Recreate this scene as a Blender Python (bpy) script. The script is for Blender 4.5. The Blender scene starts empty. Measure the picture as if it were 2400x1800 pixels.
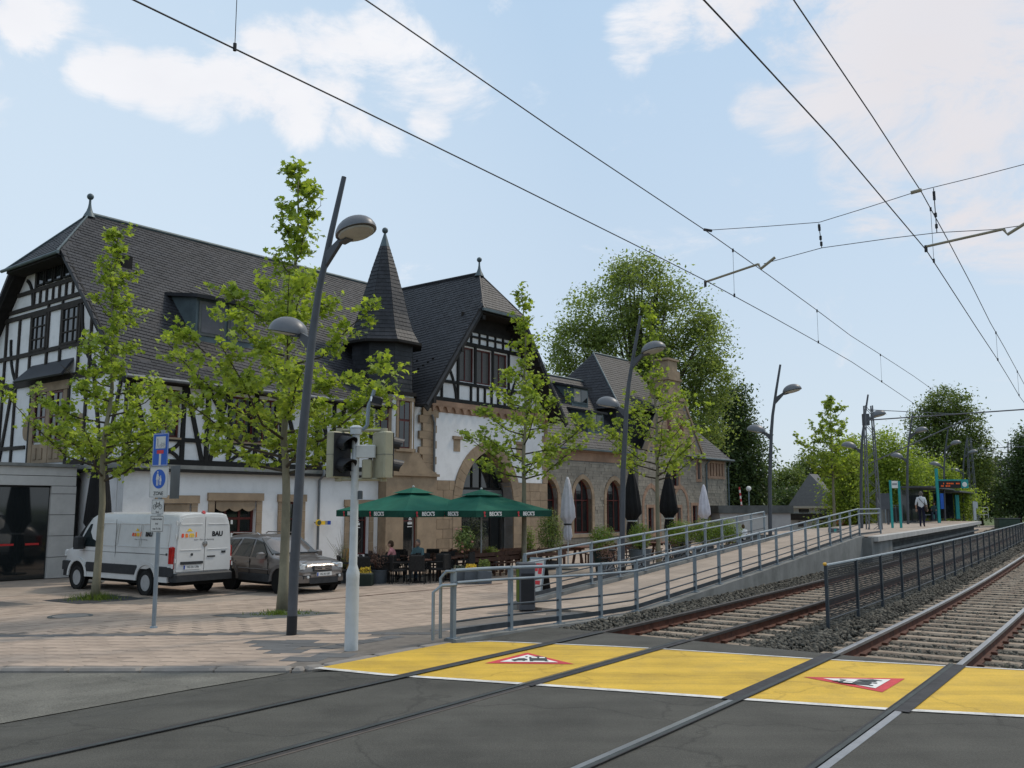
import bpy, bmesh, math, random
import numpy as np
from mathutils import Vector, Matrix

R = math.radians
scene = bpy.context.scene
COL = scene.collection
random.seed(7)

# ------------------------------------------------------------------ camera, sky, sun, exposure
F = 2150.0
PITCH = math.atan(284 / F)
EYE = 1.96
cam_d = bpy.data.cameras.new('camera')
cam = bpy.data.objects.new('camera', cam_d)
COL.objects.link(cam)
cam.location = (0, 0, EYE)
cam.rotation_euler = (R(90) + PITCH, 0, 0)
cam_d.sensor_width = 36
cam_d.lens = 36 * F / 2400
cam_d.clip_start = 0.1
cam_d.clip_end = 3000
scene.camera = cam
scene.render.resolution_x = 1024
scene.render.resolution_y = 768

SUN_EL, SUN_AZ = 52.0, 55.0      # azimuth clockwise from +Y (camera heading)
world = bpy.data.worlds.new("World")
scene.world = world
world.use_nodes = True
scene.view_settings.view_transform = 'Standard'
scene.view_settings.look = 'None'
scene.view_settings.exposure = 0.0
scene.view_settings.gamma = 1.0
scene.view_settings.use_curve_mapping = False


def pix_dir(px, py):
    x = (px - 1200) / F
    d = (py - 900) / F
    v = Vector((x, math.cos(PITCH) + d * math.sin(PITCH), math.sin(PITCH) - d * math.cos(PITCH)))
    return v.normalized()


def build_sky():
    nt = world.node_tree
    nt.nodes.clear()
    N, L = nt.nodes.new, nt.links.new
    out = N('ShaderNodeOutputWorld')
    bg = N('ShaderNodeBackground')
    bg.inputs['Strength'].default_value = SKY_STRENGTH
    sky = N('ShaderNodeTexSky')
    sky.sky_type = 'NISHITA'
    sky.sun_disc = False
    sky.sun_elevation = R(SUN_EL)
    sky.sun_rotation = R(SUN_AZ)
    sky.air_density = 1.0
    sky.dust_density = 1.2
    sky.ozone_density = 1.0
    tc = N('ShaderNodeTexCoord')

    def math_n(op, a, b=None, clamp=False):
        m = N('ShaderNodeMath'); m.operation = op; m.use_clamp = clamp
        for i, v in enumerate((a, b)):
            if v is None: continue
            if isinstance(v, (int, float)): m.inputs[i].default_value = v
            else: L(v, m.inputs[i])
        return m.outputs[0]

    def mix(f, a, b):
        m = N('ShaderNodeMix'); m.data_type = 'RGBA'
        if isinstance(f, (int, float)): m.inputs[0].default_value = f
        else: L(f, m.inputs[0])
        for i, v in ((6, a), (7, b)):
            if isinstance(v, tuple): m.inputs[i].default_value = (*v, 1)
            else: L(v, m.inputs[i])
        return m.outputs[2]
    k = 1.0 / SKY_STRENGTH
    # thin high veil over the blue
    nv = N('ShaderNodeVectorMath'); nv.operation = 'NORMALIZE'
    L(tc.outputs['Generated'], nv.inputs[0])
    sep = N('ShaderNodeSeparateXYZ'); L(nv.outputs[0], sep.inputs[0])
    low = N('ShaderNodeMapRange'); low.inputs[1].default_value = 0.0; low.inputs[2].default_value = 0.55
    low.inputs[3].default_value = 1.0; low.inputs[4].default_value = 0.0
    L(sep.outputs['Z'], low.inputs[0])
    veil = mix(low.outputs[0], (0.51 * k, 0.69 * k, 0.89 * k), (0.66 * k, 0.755 * k, 0.85 * k))
    # the side away from the sun (left) is paler
    sw = N('ShaderNodeVectorMath'); sw.operation = 'DOT_PRODUCT'
    L(nv.outputs[0], sw.inputs[0]); sw.inputs[1].default_value = tuple(pix_dir(-150, 700))
    pale = N('ShaderNodeMapRange'); pale.inputs[1].default_value = 0.80; pale.inputs[2].default_value = 1.0
    pale.inputs[3].default_value = 0.0; pale.inputs[4].default_value = 0.75
    L(sw.outputs['Value'], pale.inputs[0])
    veil2 = mix(pale.outputs[0], veil, (0.75 * k, 0.88 * k, 1.0 * k))
    base = mix(0.86, sky.outputs[0], veil2)
    # clouds
    mp = N('ShaderNodeMapping'); mp.inputs['Scale'].default_value = (1, 1, 2.1)
    L(nv.outputs[0], mp.inputs[0])
    n1 = N('ShaderNodeTexNoise'); n1.inputs['Scale'].default_value = 5.5
    n1.inputs['Detail'].default_value = 12; n1.inputs['Roughness'].default_value = 0.66
    n1.inputs['Distortion'].default_value = 0.5
    L(mp.outputs[0], n1.inputs['Vector'])
    blobs = [(215, 172, 1.5, .8), (300, 182, 1.9, 1), (390, 205, 2.3, 1), (470, 245, 2.3, 1), (560, 210, 2.4, 1), (650, 110, 2.2, .9), (640, 190, 2.6, 1), (730, 90, 2.0, .8), (700, 260, 2.2, .9), (790, 140, 2.8, 1), (820, 300, 1.6, .7),
             (890, 70, 2.4, 1), (940, 150, 3.0, 1), (1040, 190, 2.6, .9), (1100, 225, 1.8, .6), (1010, 270, 1.6, .8), (900, 330, 1.4, .5), (60, 50, 1.9, .8), (90, -40, 2.5, .8), (1175, 10, 1.0, .6),
             (1490, 60, 2.0, .8), (1480, 130, 1.4, .6), (1560, 20, 2.6, .9), (1680, -20, 3.2, .9), (1800, 250, 2.3, .8), (1850, 300, 2.6, .8), (1900, 120, 3.6, .8), (2000, 200, 4.5, 1.0), (2200, 60, 6.0, 1.0),
             (2050, 330, 4.4, 1.0), (2250, 340, 5.0, 1.0), (2380, 480, 5.0, .9), (1760, 400, 2.0, .45), (2100, 450, 3.6, .6), (2400, 640, 3.5, .6), (2330, 760, 3.0, .5),
             (2500, 200, 8.0, 1.0), (2700, 500, 8.0, .8), (2050, -250, 9.0, .9), (700, -400, 7, .7), (-300, 200, 6, .7), (-500, -100, 9, .8)]
    tot = None
    for px, py, rad, w in blobs:
        d = N('ShaderNodeVectorMath'); d.operation = 'DOT_PRODUCT'
        L(nv.outputs[0], d.inputs[0]); d.inputs[1].default_value = tuple(pix_dir(px, py))
        mr = N('ShaderNodeMapRange'); mr.interpolation_type = 'SMOOTHSTEP'
        mr.inputs[1].default_value = math.cos(R(rad * 1.25)); mr.inputs[2].default_value = 1.0
        mr.inputs[3].default_value = 0; mr.inputs[4].default_value = w
        L(d.outputs['Value'], mr.inputs[0])
        tot = mr.outputs[0] if tot is None else math_n('MAXIMUM', tot, mr.outputs[0])
    hi = N('ShaderNodeMapRange'); hi.inputs[1].default_value = .56; hi.inputs[2].default_value = .75  # unseen cloud cover added high above the view, makes the sky's light less blue
    hi.inputs[3].default_value = 0.0; hi.inputs[4].default_value = .62
    L(sep.outputs['Z'], hi.inputs[0]); tot = math_n('MAXIMUM', tot, hi.outputs[0])
    fld = math_n('ADD', math_n('MULTIPLY', tot, 0.30), n1.outputs['Fac'])
    cl = N('ShaderNodeMapRange'); cl.interpolation_type = 'SMOOTHSTEP'
    cl.inputs[1].default_value = 0.575; cl.inputs[2].default_value = 0.82
    L(fld, cl.inputs[0])
    n2 = N('ShaderNodeTexNoise'); n2.inputs['Scale'].default_value = 9; n2.inputs['Detail'].default_value = 5
    L(mp.outputs[0], n2.inputs['Vector'])
    # right-hand clouds are greyer (thicker, seen from below)
    sr = N('ShaderNodeVectorMath'); sr.operation = 'DOT_PRODUCT'
    L(nv.outputs[0], sr.inputs[0]); sr.inputs[1].default_value = tuple(pix_dir(2500, 200))
    gr = N('ShaderNodeMapRange'); gr.inputs[1].default_value = math.cos(R(24)); gr.inputs[2].default_value = math.cos(R(8))
    L(sr.outputs['Value'], gr.inputs[0])
    ccol = mix(gr.outputs[0], (1.0 * k, 1.0 * k, 1.02 * k), (0.80 * k, 0.765 * k, 0.785 * k))
    n2f = math_n('MULTIPLY', n2.outputs['Fac'], .75)
    ccol = mix(n2f, ccol, (0.78 * k, 0.79 * k, 0.85 * k))
    fac = math_n('MULTIPLY', cl.outputs[0], 0.96)
    col = mix(fac, base, ccol)
    L(col, bg.inputs['Color'])
    L(bg.outputs[0], out.inputs['Surface'])


SKY_STRENGTH = 0.12
build_sky()
sun_d = bpy.data.lights.new('sun', 'SUN')
sun = bpy.data.objects.new('sun', sun_d)
COL.objects.link(sun)
sun_d.energy = 1.9
sun_d.angle = R(8)
sun_d.color = (1.0, 0.90, 0.76)
sd = Vector((math.sin(R(SUN_AZ)) * math.cos(R(SUN_EL)), math.cos(R(SUN_AZ)) * math.cos(R(SUN_EL)), math.sin(R(SUN_EL))))
sun.rotation_euler = sd.to_track_quat('Z', 'Y').to_euler()
sun.location = (0, 0, 60)

# ------------------------------------------------------------------ place frames
TH = R(36.7)
U = Vector((math.sin(TH), math.cos(TH)))      # along the tracks
NL = Vector((-math.cos(TH), math.sin(TH)))    # to their left


def cc(s):
    if s < 28:
        return .0012 * s * s if s > 0 else 0.0
    d = s - 28
    return .94 + .067 * d + .0003 * d * d


def GZ(l, s=20.0):
    """square falls away from the tracks"""
    if l < 8.3: return 0.0
    q = min(1.0, max(0.0, (s - 10.0) / 6.0)); q = q * q * (3 - 2 * q)
    return -min(.6, max(0.0, .036 * (l - 9.0)) + .15 * q * min(1.0, (l - 8.3) / .3))


def TP(s, l, z=0.0):
    v = U * s + NL * (l + cc(s))
    return Vector((v.x, v.y, z))


def TG(s, l, dz=0.0):
    return TP(s, l, GZ(l, s) + dz)


def to_sl(x, y):
    s = x * U.x + y * U.y
    return s, x * NL.x + y * NL.y - cc(s)


def t_head(s):
    a = TP(s - .5, 0); b = TP(s + .5, 0)
    return math.atan2(b.y - a.y, b.x - a.x)


def gz_xy(x, y):
    s, l = to_sl(x, y); return GZ(l, s)


def GR(px, py, dz=0.0):
    """point of the ground seen at a place of the picture"""
    r = pix_dir(px, py)
    z = 0.0
    for i in range(40):
        t = (z + dz - EYE) / r.z
        q = r * t
        z = .5 * z + .5 * gz_xy(q.x, q.y)
    return Vector((q.x, q.y, z + dz))


# the station front: a straight line of facades
B0 = Vector((-11.4, 35.0)); UB = Vector((.6225, .7826)); NB = Vector((-.7826, .6225))
BZ = -.6
BM = Matrix(((UB.x, NB.x, 0, B0.x), (UB.y, NB.y, 0, B0.y), (0, 0, 1, 0), (0, 0, 0, 1)))


def FW(px, py, t=0.0):
    r = pix_dir(px, py); a = r.x / r.y; o = B0 + NB * t
    s = (a * o.y - o.x) / (UB.x - a * UB.y); Y = o.y + s * UB.y
    return s, EYE + r.z * Y / r.y


def GW(px, py, s=0.0):
    r = pix_dir(px, py); a = r.x / r.y; o = B0 + UB * s
    t = (a * o.y - o.x) / (NB.x - a * NB.y); Y = o.y + t * NB.y
    return t, EYE + r.z * Y / r.y


# ------------------------------------------------------------------ materials
MATS = {}


def mat(name, col, rough=.8, var=.12, scale=6.0, bump=.0, metal=0.0, col2=None, stretch=None, spec=.26, bscale=None, dirt=None, coat=0.0, trans=0.0):
    if name in MATS: return MATS[name]
    m = bpy.data.materials.new(name); MATS[name] = m
    m.use_nodes = True
    nt = m.node_tree; N, L = nt.nodes.new, nt.links.new
    b = nt.nodes['Principled BSDF']
    b.inputs['Roughness'].default_value = rough
    b.inputs['Metallic'].default_value = metal
    b.inputs['Specular IOR Level'].default_value = spec
    if coat: b.inputs['Coat Weight'].default_value = coat; b.inputs['Coat Roughness'].default_value = .05
    tc = N('ShaderNodeTexCoord')
    src = tc.outputs['Object']
    if stretch:
        mp = N('ShaderNodeMapping'); mp.inputs['Scale'].default_value = stretch
        L(src, mp.inputs[0]); src = mp.outputs[0]
    no = N('ShaderNodeTexNoise'); no.inputs['Scale'].default_value = scale
    no.inputs['Detail'].default_value = 6; no.inputs['Roughness'].default_value = .62
    L(src, no.inputs['Vector'])
    mx = N('ShaderNodeMix'); mx.data_type = 'RGBA'
    c2 = col2 or tuple(max(0, c * (1 - 2 * var)) for c in col)
    c1 = col if col2 else tuple(min(1, c * (1 + var)) for c in col)
    mx.inputs[6].default_value = (*c1, 1); mx.inputs[7].default_value = (*c2, 1)
    cr = N('ShaderNodeMapRange'); cr.inputs[1].default_value = .32; cr.inputs[2].default_value = .72
    L(no.outputs['Fac'], cr.inputs[0]); L(cr.outputs[0], mx.inputs[0])
    outc = mx.outputs[2]
    if dirt:
        n3 = N('ShaderNodeTexNoise'); n3.inputs['Scale'].default_value = dirt[1]; n3.inputs['Detail'].default_value = 8
        n3.inputs['Roughness'].default_value = .7
        L(tc.outputs['Object'], n3.inputs['Vector'])
        r3 = N('ShaderNodeMapRange'); r3.inputs[1].default_value = .48; r3.inputs[2].default_value = .75
        r3.inputs[4].default_value = dirt[2]
        L(n3.outputs['Fac'], r3.inputs[0])
        m3 = N('ShaderNodeMix'); m3.data_type = 'RGBA'
        L(r3.outputs[0], m3.inputs[0]); L(outc, m3.inputs[6]); m3.inputs[7].default_value = (*dirt[0], 1)
        outc = m3.outputs[2]
    # each object varies slightly
    L(outc, b.inputs['Base Color'])
    if bump:
        n2 = N('ShaderNodeTexNoise'); n2.inputs['Scale'].default_value = bscale or scale * 5
        n2.inputs['Detail'].default_value = 5
        L(src, n2.inputs['Vector'])
        bp = N('ShaderNodeBump'); bp.inputs['Strength'].default_value = bump; bp.inputs['Distance'].default_value = .02
        L(n2.outputs['Fac'], bp.inputs['Height']); L(bp.outputs[0], b.inputs['Normal'])
    return m


def vary(m, amt=.25, key='Random'):
    """brightness differs from piece to piece (islands of one mesh and objects)"""
    nt = m.node_tree; N, L = nt.nodes.new, nt.links.new
    b = nt.nodes['Principled BSDF']
    lk = b.inputs['Base Color'].links[0]; src = lk.from_socket
    g = N('ShaderNodeNewGeometry'); oi = N('ShaderNodeObjectInfo')
    ad = N('ShaderNodeMath'); ad.operation = 'ADD'; L(g.outputs['Random Per Island'], ad.inputs[0]); L(oi.outputs['Random'], ad.inputs[1])
    fr = N('ShaderNodeMath'); fr.operation = 'FRACT'; L(ad.outputs[0], fr.inputs[0])
    mr = N('ShaderNodeMapRange'); mr.inputs[3].default_value = 1 - amt; mr.inputs[4].default_value = 1 + amt
    L(fr.outputs[0], mr.inputs[0])
    vm = N('ShaderNodeVectorMath'); vm.operation = 'SCALE'
    L(src, vm.inputs[0]); L(mr.outputs[0], vm.inputs['Scale'])
    L(vm.outputs[0], b.inputs['Base Color'])
    return m


def leaf_mat(name, c1, c2, tr=.35):
    m = bpy.data.materials.new(name); MATS[name] = m
    m.use_nodes = True
    nt = m.node_tree; N, L = nt.nodes.new, nt.links.new
    b = nt.nodes['Principled BSDF']; o = nt.nodes['Material Output']
    b.inputs['Roughness'].default_value = .55
    b.inputs['Specular IOR Level'].default_value = .3
    g = N('ShaderNodeNewGeometry')
    mx = N('ShaderNodeMix'); mx.data_type = 'RGBA'
    mx.inputs[6].default_value = (*c1, 1); mx.inputs[7].default_value = (*c2, 1)
    L(g.outputs['Random Per Island'], mx.inputs[0])
    L(mx.outputs[2], b.inputs['Base Color'])
    t = N('ShaderNodeBsdfTranslucent')
    vm = N('ShaderNodeVectorMath'); vm.operation = 'MULTIPLY'; vm.inputs[1].default_value = (1.25, 1.3, .6)
    L(mx.outputs[2], vm.inputs[0]); L(vm.outputs[0], t.inputs['Color'])
    ms = N('ShaderNodeMixShader'); ms.inputs[0].default_value = tr
    L(b.outputs[0], ms.inputs[1]); L(t.outputs[0], ms.inputs[2]); L(ms.outputs[0], o.inputs['Surface'])
    return m


def glass_mat(name, col=(.02, .025, .03), rough=.06):
    if name in MATS: return MATS[name]
    m = mat(name, col, rough, .1, .8, spec=.8)
    return m


M_ = lambda k: MATS[k]
mat('asphalt', (.082, .079, .068), .85, .16, .9, .35, bscale=90, dirt=((.098, .093, .08), 2.0, .55))
mat('asphalt_old', (.165, .158, .135), .9, .14, 1.3, .5, bscale=70, dirt=((.085, .08, .07), 2.5, .55))
mat('bitumen', (.045, .045, .048), .8, .2, 4, .3)
mat('yellow_paint', (.68, .435, .055), .75, .08, 1.2, .25, bscale=80, dirt=((.40, .27, .075), 1.5, .6))
mat('white_paint', (.72, .70, .66), .7, .1, 3, .2, dirt=((.35, .33, .3), 6, .6))
mat('red_paint', (.62, .06, .07), .7, .12, 4)
mat('sign_white', (.78, .76, .72), .7, .06, 5)
mat('dark_print', (.05, .06, .06), .7, .2, 5)
vary(mat('paver', (.41, .318, .25), .88, .1, 1.5, .3, bscale=60, dirt=((.20, .17, .14), .9, .6)), .11)
vary(mat('paver_dark', (.125, .125, .125), .88, .1, 2, .3, bscale=60), .15)
mat('joint', (.17, .15, .13), .95, .15, 5, .3)
mat('kerb_stone', (.25, .225, .20), .85, .12, 3, .3, dirt=((.2, .19, .18), 5, .6))
mat('concrete', (.235, .235, .222), .85, .14, 1.3, .3, bscale=30, stretch=(1, 1, .25), dirt=((.10, .105, .095), 1.1, .8))
mat('concrete_light', (.46, .44, .41), .85, .08, 1.5, .2, dirt=((.3, .29, .27), 2.5, .5))
mat('concrete_dark', (.12, .125, .12), .9, .2, 1.3, .3, dirt=((.06, .065, .06), 1.2, .6))
vary(mat('ballast', (.108, .10, .082), .9, .2, 3, .2), .5)
mat('ballast_bed', (.042, .04, .034), .95, .25, 9, .8, bscale=25)
mat('rail_rust', (.10, .036, .02), .75, .3, 7, .2, dirt=((.06, .03, .022), 3, .6))
mat('rail_head', (.36, .35, .345), .32, .12, 4, metal=.8)
mat('rail_head_dull', (.055, .048, .045), .55, .2, 4, metal=.2)
vary(mat('sleeper', (.33, .265, .20), .9, .12, 4, .3, dirt=((.2, .13, .09), 4, .75)), .15)
mat('earth', (.14, .13, .10), .95, .25, .6, .3)
mat('meadow', (.10, .13, .045), .95, .3, .4, .5, bscale=8)
mat('render_white', (.74, .735, .735), .9, .04, .5, .15, bscale=40, stretch=(1, 1, .35), dirt=((.46, .455, .45), 1.1, .5))
mat('timber', (.016, .015, .014), .75, .2, 3, .2)
mat('timber_brown', (.038, .032, .028), .8, .2, 3, .2)
vary(mat('slate', (.030, .031, .036), .55, .14, 1.2, .15, dirt=((.045, .045, .044), .5, .45)), .2)
mat('slate_under', (.045, .045, .05), .9, .1, 3)
mat('lead', (.10, .13, .14), .5, .15, 2, metal=.2)
vary(mat('sandstone', (.31, .23, .155), .9, .14, 1.4, .35, bscale=30, dirt=((.19, .145, .105), 1.2, .6)), .1)
vary(mat('sandstone_red', (.32, .205, .14), .9, .14, 1.4, .3, dirt=((.2, .13, .09), 1.5, .5)), .1)
vary(mat('greystone', (.28, .25, .205), .92, .12, 2, .4, bscale=25, dirt=((.19, .17, .14), 1.4, .5)), .12)
mat('mortar', (.22, .21, .20), .95, .1, 5)
mat('window_red', (.10, .022, .018), .5, .15, 4)
glass_mat('glass_dark', (.014, .017, .018), .05)
mat('curtain', (.33, .31, .28), .9, .2, 8)
mat('pipe_grey', (.17, .18, .19), .5, .12, 4, metal=.3)
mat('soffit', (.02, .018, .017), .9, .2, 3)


def weather(m, cracks=0.0, speck=0.0, streak=None, rot=0.0):
    """traffic wear: aggregate specks, hairline cracks, streaks along the driving direction"""
    nt = m.node_tree; N, L = nt.nodes.new, nt.links.new
    b = nt.nodes['Principled BSDF']; src = b.inputs['Base Color'].links[0].from_socket
    tc = N('ShaderNodeTexCoord')
    def mul(src, fac):
        vm = N('ShaderNodeVectorMath'); vm.operation = 'SCALE'; L(src, vm.inputs[0]); L(fac, vm.inputs['Scale']); return vm.outputs[0]
    if speck:
        no = N('ShaderNodeTexNoise'); no.inputs['Scale'].default_value = 55; no.inputs['Detail'].default_value = 3; L(tc.outputs['Object'], no.inputs['Vector'])
        mr = N('ShaderNodeMapRange'); mr.inputs[1].default_value = .25; mr.inputs[2].default_value = .75; mr.inputs[3].default_value = 1 - speck; mr.inputs[4].default_value = 1 + speck
        L(no.outputs['Fac'], mr.inputs[0]); src = mul(src, mr.outputs[0])
        vo = N('ShaderNodeTexVoronoi'); vo.inputs['Scale'].default_value = 26; L(tc.outputs['Object'], vo.inputs['Vector'])
        m2 = N('ShaderNodeMapRange'); m2.inputs[1].default_value = .0; m2.inputs[2].default_value = .16; m2.inputs[3].default_value = 1 + speck * 1.6; m2.inputs[4].default_value = 1
        L(vo.outputs['Distance'], m2.inputs[0]); src = mul(src, m2.outputs[0])
    if cracks:
        nw = N('ShaderNodeTexNoise'); nw.inputs['Scale'].default_value = 1.6; nw.inputs['Detail'].default_value = 6; L(tc.outputs['Object'], nw.inputs['Vector'])
        ad = N('ShaderNodeVectorMath'); ad.operation = 'MULTIPLY_ADD'; L(nw.outputs['Color'], ad.inputs[0]); ad.inputs[1].default_value = (.9, .9, .9); L(tc.outputs['Object'], ad.inputs[2])
        vo = N('ShaderNodeTexVoronoi'); vo.feature = 'DISTANCE_TO_EDGE'; vo.inputs['Scale'].default_value = .42; L(ad.outputs[0], vo.inputs['Vector'])
        mr = N('ShaderNodeMapRange'); mr.inputs[1].default_value = .0; mr.inputs[2].default_value = .012; mr.inputs[3].default_value = 1 - cracks; mr.inputs[4].default_value = 1
        L(vo.outputs['Distance'], mr.inputs[0]); src = mul(src, mr.outputs[0])
    if streak:
        mp = N('ShaderNodeMapping'); mp.inputs['Rotation'].default_value = (0, 0, rot); mp.inputs['Scale'].default_value = (.22, 2.6, 1)
        L(tc.outputs['Object'], mp.inputs[0])
        no = N('ShaderNodeTexNoise'); no.inputs['Scale'].default_value = 1.0; no.inputs['Detail'].default_value = 7; no.inputs['Roughness'].default_value = .6; L(mp.outputs[0], no.inputs['Vector'])
        mr = N('ShaderNodeMapRange'); mr.inputs[1].default_value = .40; mr.inputs[2].default_value = .72; mr.inputs[3].default_value = 1.0; mr.inputs[4].default_value = 1 - streak
        L(no.outputs['Fac'], mr.inputs[0]); src = mul(src, mr.outputs[0])
    L(src, b.inputs['Base Color'])


weather(MATS['asphalt'], .30, .26, .22, R(-15))
weather(MATS['asphalt_old'], .25, .38, .12, R(-15))
weather(MATS['yellow_paint'], .22, .12, .30, R(-15))
weather(MATS['white_paint'], .3, .12, .25, R(-15))
weather(MATS['red_paint'], .0, .15, .2, R(-15))

# ------------------------------------------------------------------ mesh and object helpers
class MB:
    def __init__(self):
        self.v = []; self.f = []; self.m = []

    def add(self, vs, fs, mi=0):
        o = len(self.v)
        self.v.extend([tuple(p) for p in vs])
        self.f.extend([tuple(i + o for i in f) for f in fs])
        self.m.extend([mi] * len(fs))
        return self

    def box(self, x0, x1, y0, y1, z0, z1, mi=0, X=None):
        vs = [Vector(p) for p in ((x0, y0, z0), (x1, y0, z0), (x1, y1, z0), (x0, y1, z0), (x0, y0, z1), (x1, y0, z1), (x1, y1, z1), (x0, y1, z1))]
        if X is not None: vs = [X @ p for p in vs]
        return self.add(vs, [(0, 3, 2, 1), (4, 5, 6, 7), (0, 1, 5, 4), (1, 2, 6, 5), (2, 3, 7, 6), (3, 0, 4, 7)], mi)

    def bevbox(self, x0, x1, y0, y1, z0, z1, b, mi=0, X=None):
        """box with its upper and vertical edges chamfered"""
        def ring(d, z):
            return [(x0 + d + b, y0 + d, z), (x1 - d - b, y0 + d, z), (x1 - d, y0 + d + b, z), (x1 - d, y1 - d - b, z),
                    (x1 - d - b, y1 - d, z), (x0 + d + b, y1 - d, z), (x0 + d, y1 - d - b, z), (x0 + d, y0 + d + b, z)]
        vs = [Vector(p) for p in ring(0, z0) + ring(0, z1 - b) + ring(b, z1)]
        if X is not None: vs = [X @ p for p in vs]
        fs = [tuple(range(7, -1, -1)), tuple(range(16, 24))]
        for k in (0, 8):
            for i in range(8):
                j = (i + 1) % 8
                fs.append((k + i, k + j, k + 8 + j, k + 8 + i))
        return self.add(vs, fs, mi)

    def tube(self, pts, rad, n=8, mi=0, cap=True):
        pts = [Vector(p) for p in pts]
        if not isinstance(rad, (list, tuple)): rad = [rad] * len(pts)
        rings = []
        prev = None
        for i, p in enumerate(pts):
            a = pts[max(0, i - 1)]; b = pts[min(len(pts) - 1, i + 1)]
            d = (b - a)
            d = d.normalized() if d.length > 1e-9 else Vector((0, 0, 1))
            if prev is None:
                x = d.orthogonal().normalized()
            else:
                x = (prev - d * prev.dot(d))
                x = x.normalized() if x.length > 1e-6 else d.orthogonal().normalized()
            prev = x
            y = d.cross(x)
            rings.append([p + (x * math.cos(2 * math.pi * k / n) + y * math.sin(2 * math.pi * k / n)) * rad[i] for k in range(n)])
        vs = [q for r in rings for q in r]
        fs = []
        for i in range(len(pts) - 1):
            for k in range(n):
                k2 = (k + 1) % n
                fs.append((i * n + k, i * n + k2, (i + 1) * n + k2, (i + 1) * n + k))
        if cap:
            fs.append(tuple(range(n - 1, -1, -1))); fs.append(tuple((len(pts) - 1) * n + k for k in range(n)))
        return self.add(vs, fs, mi)

    def lathe(self, prof, n=16, mi=0, X=None, cx=0, cy=0):
        vs = []; fs = []
        for r, z in prof:
            for k in range(n):
                a = 2 * math.pi * k / n
                vs.append(Vector((cx + r * math.cos(a), cy + r * math.sin(a), z)))
        if X is not None: vs = [X @ p for p in vs]
        for i in range(len(prof) - 1):
            for k in range(n):
                k2 = (k + 1) % n
                fs.append((i * n + k, i * n + k2, (i + 1) * n + k2, (i + 1) * n + k))
        if prof[0][0] > 1e-4: fs.append(tuple(range(n - 1, -1, -1)))
        if prof[-1][0] > 1e-4: fs.append(tuple((len(prof) - 1) * n + k for k in range(n)))
        return self.add(vs, fs, mi)

    def prism(self, poly, h, mi=0, X=None, z0=0.0):
        """poly in x,y extruded from z0 to z0+h"""
        n = len(poly)
        vs = [Vector((p[0], p[1], z0)) for p in poly] + [Vector((p[0], p[1], z0 + h)) for p in poly]
        if X is not None: vs = [X @ p for p in vs]
        fs = [tuple(range(n - 1, -1, -1)), tuple(range(n, 2 * n))]
        for i in range(n):
            j = (i + 1) % n
            fs.append((i, j, n + j, n + i))
        return self.add(vs, fs, mi)

    def ellip(self, c, r, n=12, m=8, mi=0, X=None, z_from=-1.0):
        prof = []
        vs = []; fs = []
        a0 = math.asin(max(-1, z_from))
        for i in range(m + 1):
            a = a0 + (math.pi / 2 - a0) * i / m
            for k in range(n):
                b = 2 * math.pi * k / n
                vs.append(Vector((c[0] + r[0] * math.cos(a) * math.cos(b), c[1] + r[1] * math.cos(a) * math.sin(b), c[2] + r[2] * math.sin(a))))
        if X is not None: vs = [X @ p for p in vs]
        for i in range(m):
            for k in range(n):
                k2 = (k + 1) % n
                fs.append((i * n + k, i * n + k2, (i + 1) * n + k2, (i + 1) * n + k))
        fs.append(tuple(range(n - 1, -1, -1)))
        return self.add(vs, fs, mi)

    def mesh(self, name, mats, smooth=False):
        me = bpy.data.meshes.new(name)
        me.from_pydata(self.v, [], self.f)
        if not isinstance(mats, (list, tuple)): mats = [mats]
        for m in mats: me.materials.append(MATS[m] if isinstance(m, str) else m)
        if len(mats) > 1: me.polygons.foreach_set('material_index', self.m)
        if smooth:
            me.polygons.foreach_set('use_smooth', [True] * len(me.polygons))
            if smooth != 'full':
                try: me.set_sharp_from_angle(angle=R(40))
                except Exception: pass
        me.update()
        return me

    def build(self, name, mats, parent=None, smooth=False, **props):
        return link(name, self.mesh(name, mats, smooth), parent, **props)


def link(name, me, parent=None, loc=None, **props):
    o = bpy.data.objects.new(name, me)
    COL.objects.link(o)
    if parent is not None: o.parent = parent
    if loc is not None: o.location = loc
    for k, v in props.items(): o[k] = v
    return o


def thing(name, label, cat, loc=(0, 0, 0), rz=0.0, group=None, M=None):
    o = bpy.data.objects.new(name, None)
    COL.objects.link(o)
    o.empty_display_size = .3
    if M is not None: o.matrix_world = M
    else:
        o.location = loc; o.rotation_euler = (0, 0, rz)
    o['label'] = label; o['category'] = cat
    if group: o['group'] = group
    return o


def struct(name, mb, mats, **kw):
    return mb.build(name, mats, None, kind='structure', **kw)


def copy_tree(root, parent=None):
    c = root.copy(); COL.objects.link(c)
    if parent is not None: c.parent = parent
    for ch in KIDS.get(root.name, [x for x in bpy.data.objects if x.parent == root]):
        copy_tree(ch, c)
    return c


KIDS = {}


def np_mesh(name, V, Fc, mats, smooth=False):
    """V (n,3), Fc (m,k) arrays"""
    me = bpy.data.meshes.new(name)
    k = Fc.shape[1]
    me.vertices.add(len(V)); me.vertices.foreach_set('co', V.astype(np.float32).ravel())
    me.loops.add(Fc.size); me.loops.foreach_set('vertex_index', Fc.astype(np.int32).ravel())
    me.polygons.add(len(Fc)); me.polygons.foreach_set('loop_start', np.arange(len(Fc), dtype=np.int32) * k)
    try: me.polygons.foreach_set('loop_total', np.full(len(Fc), k, dtype=np.int32))
    except Exception: pass
    me.materials.append(MATS[mats] if isinstance(mats, str) else mats)
    me.update(calc_edges=True)
    me.validate()
    return me


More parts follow.
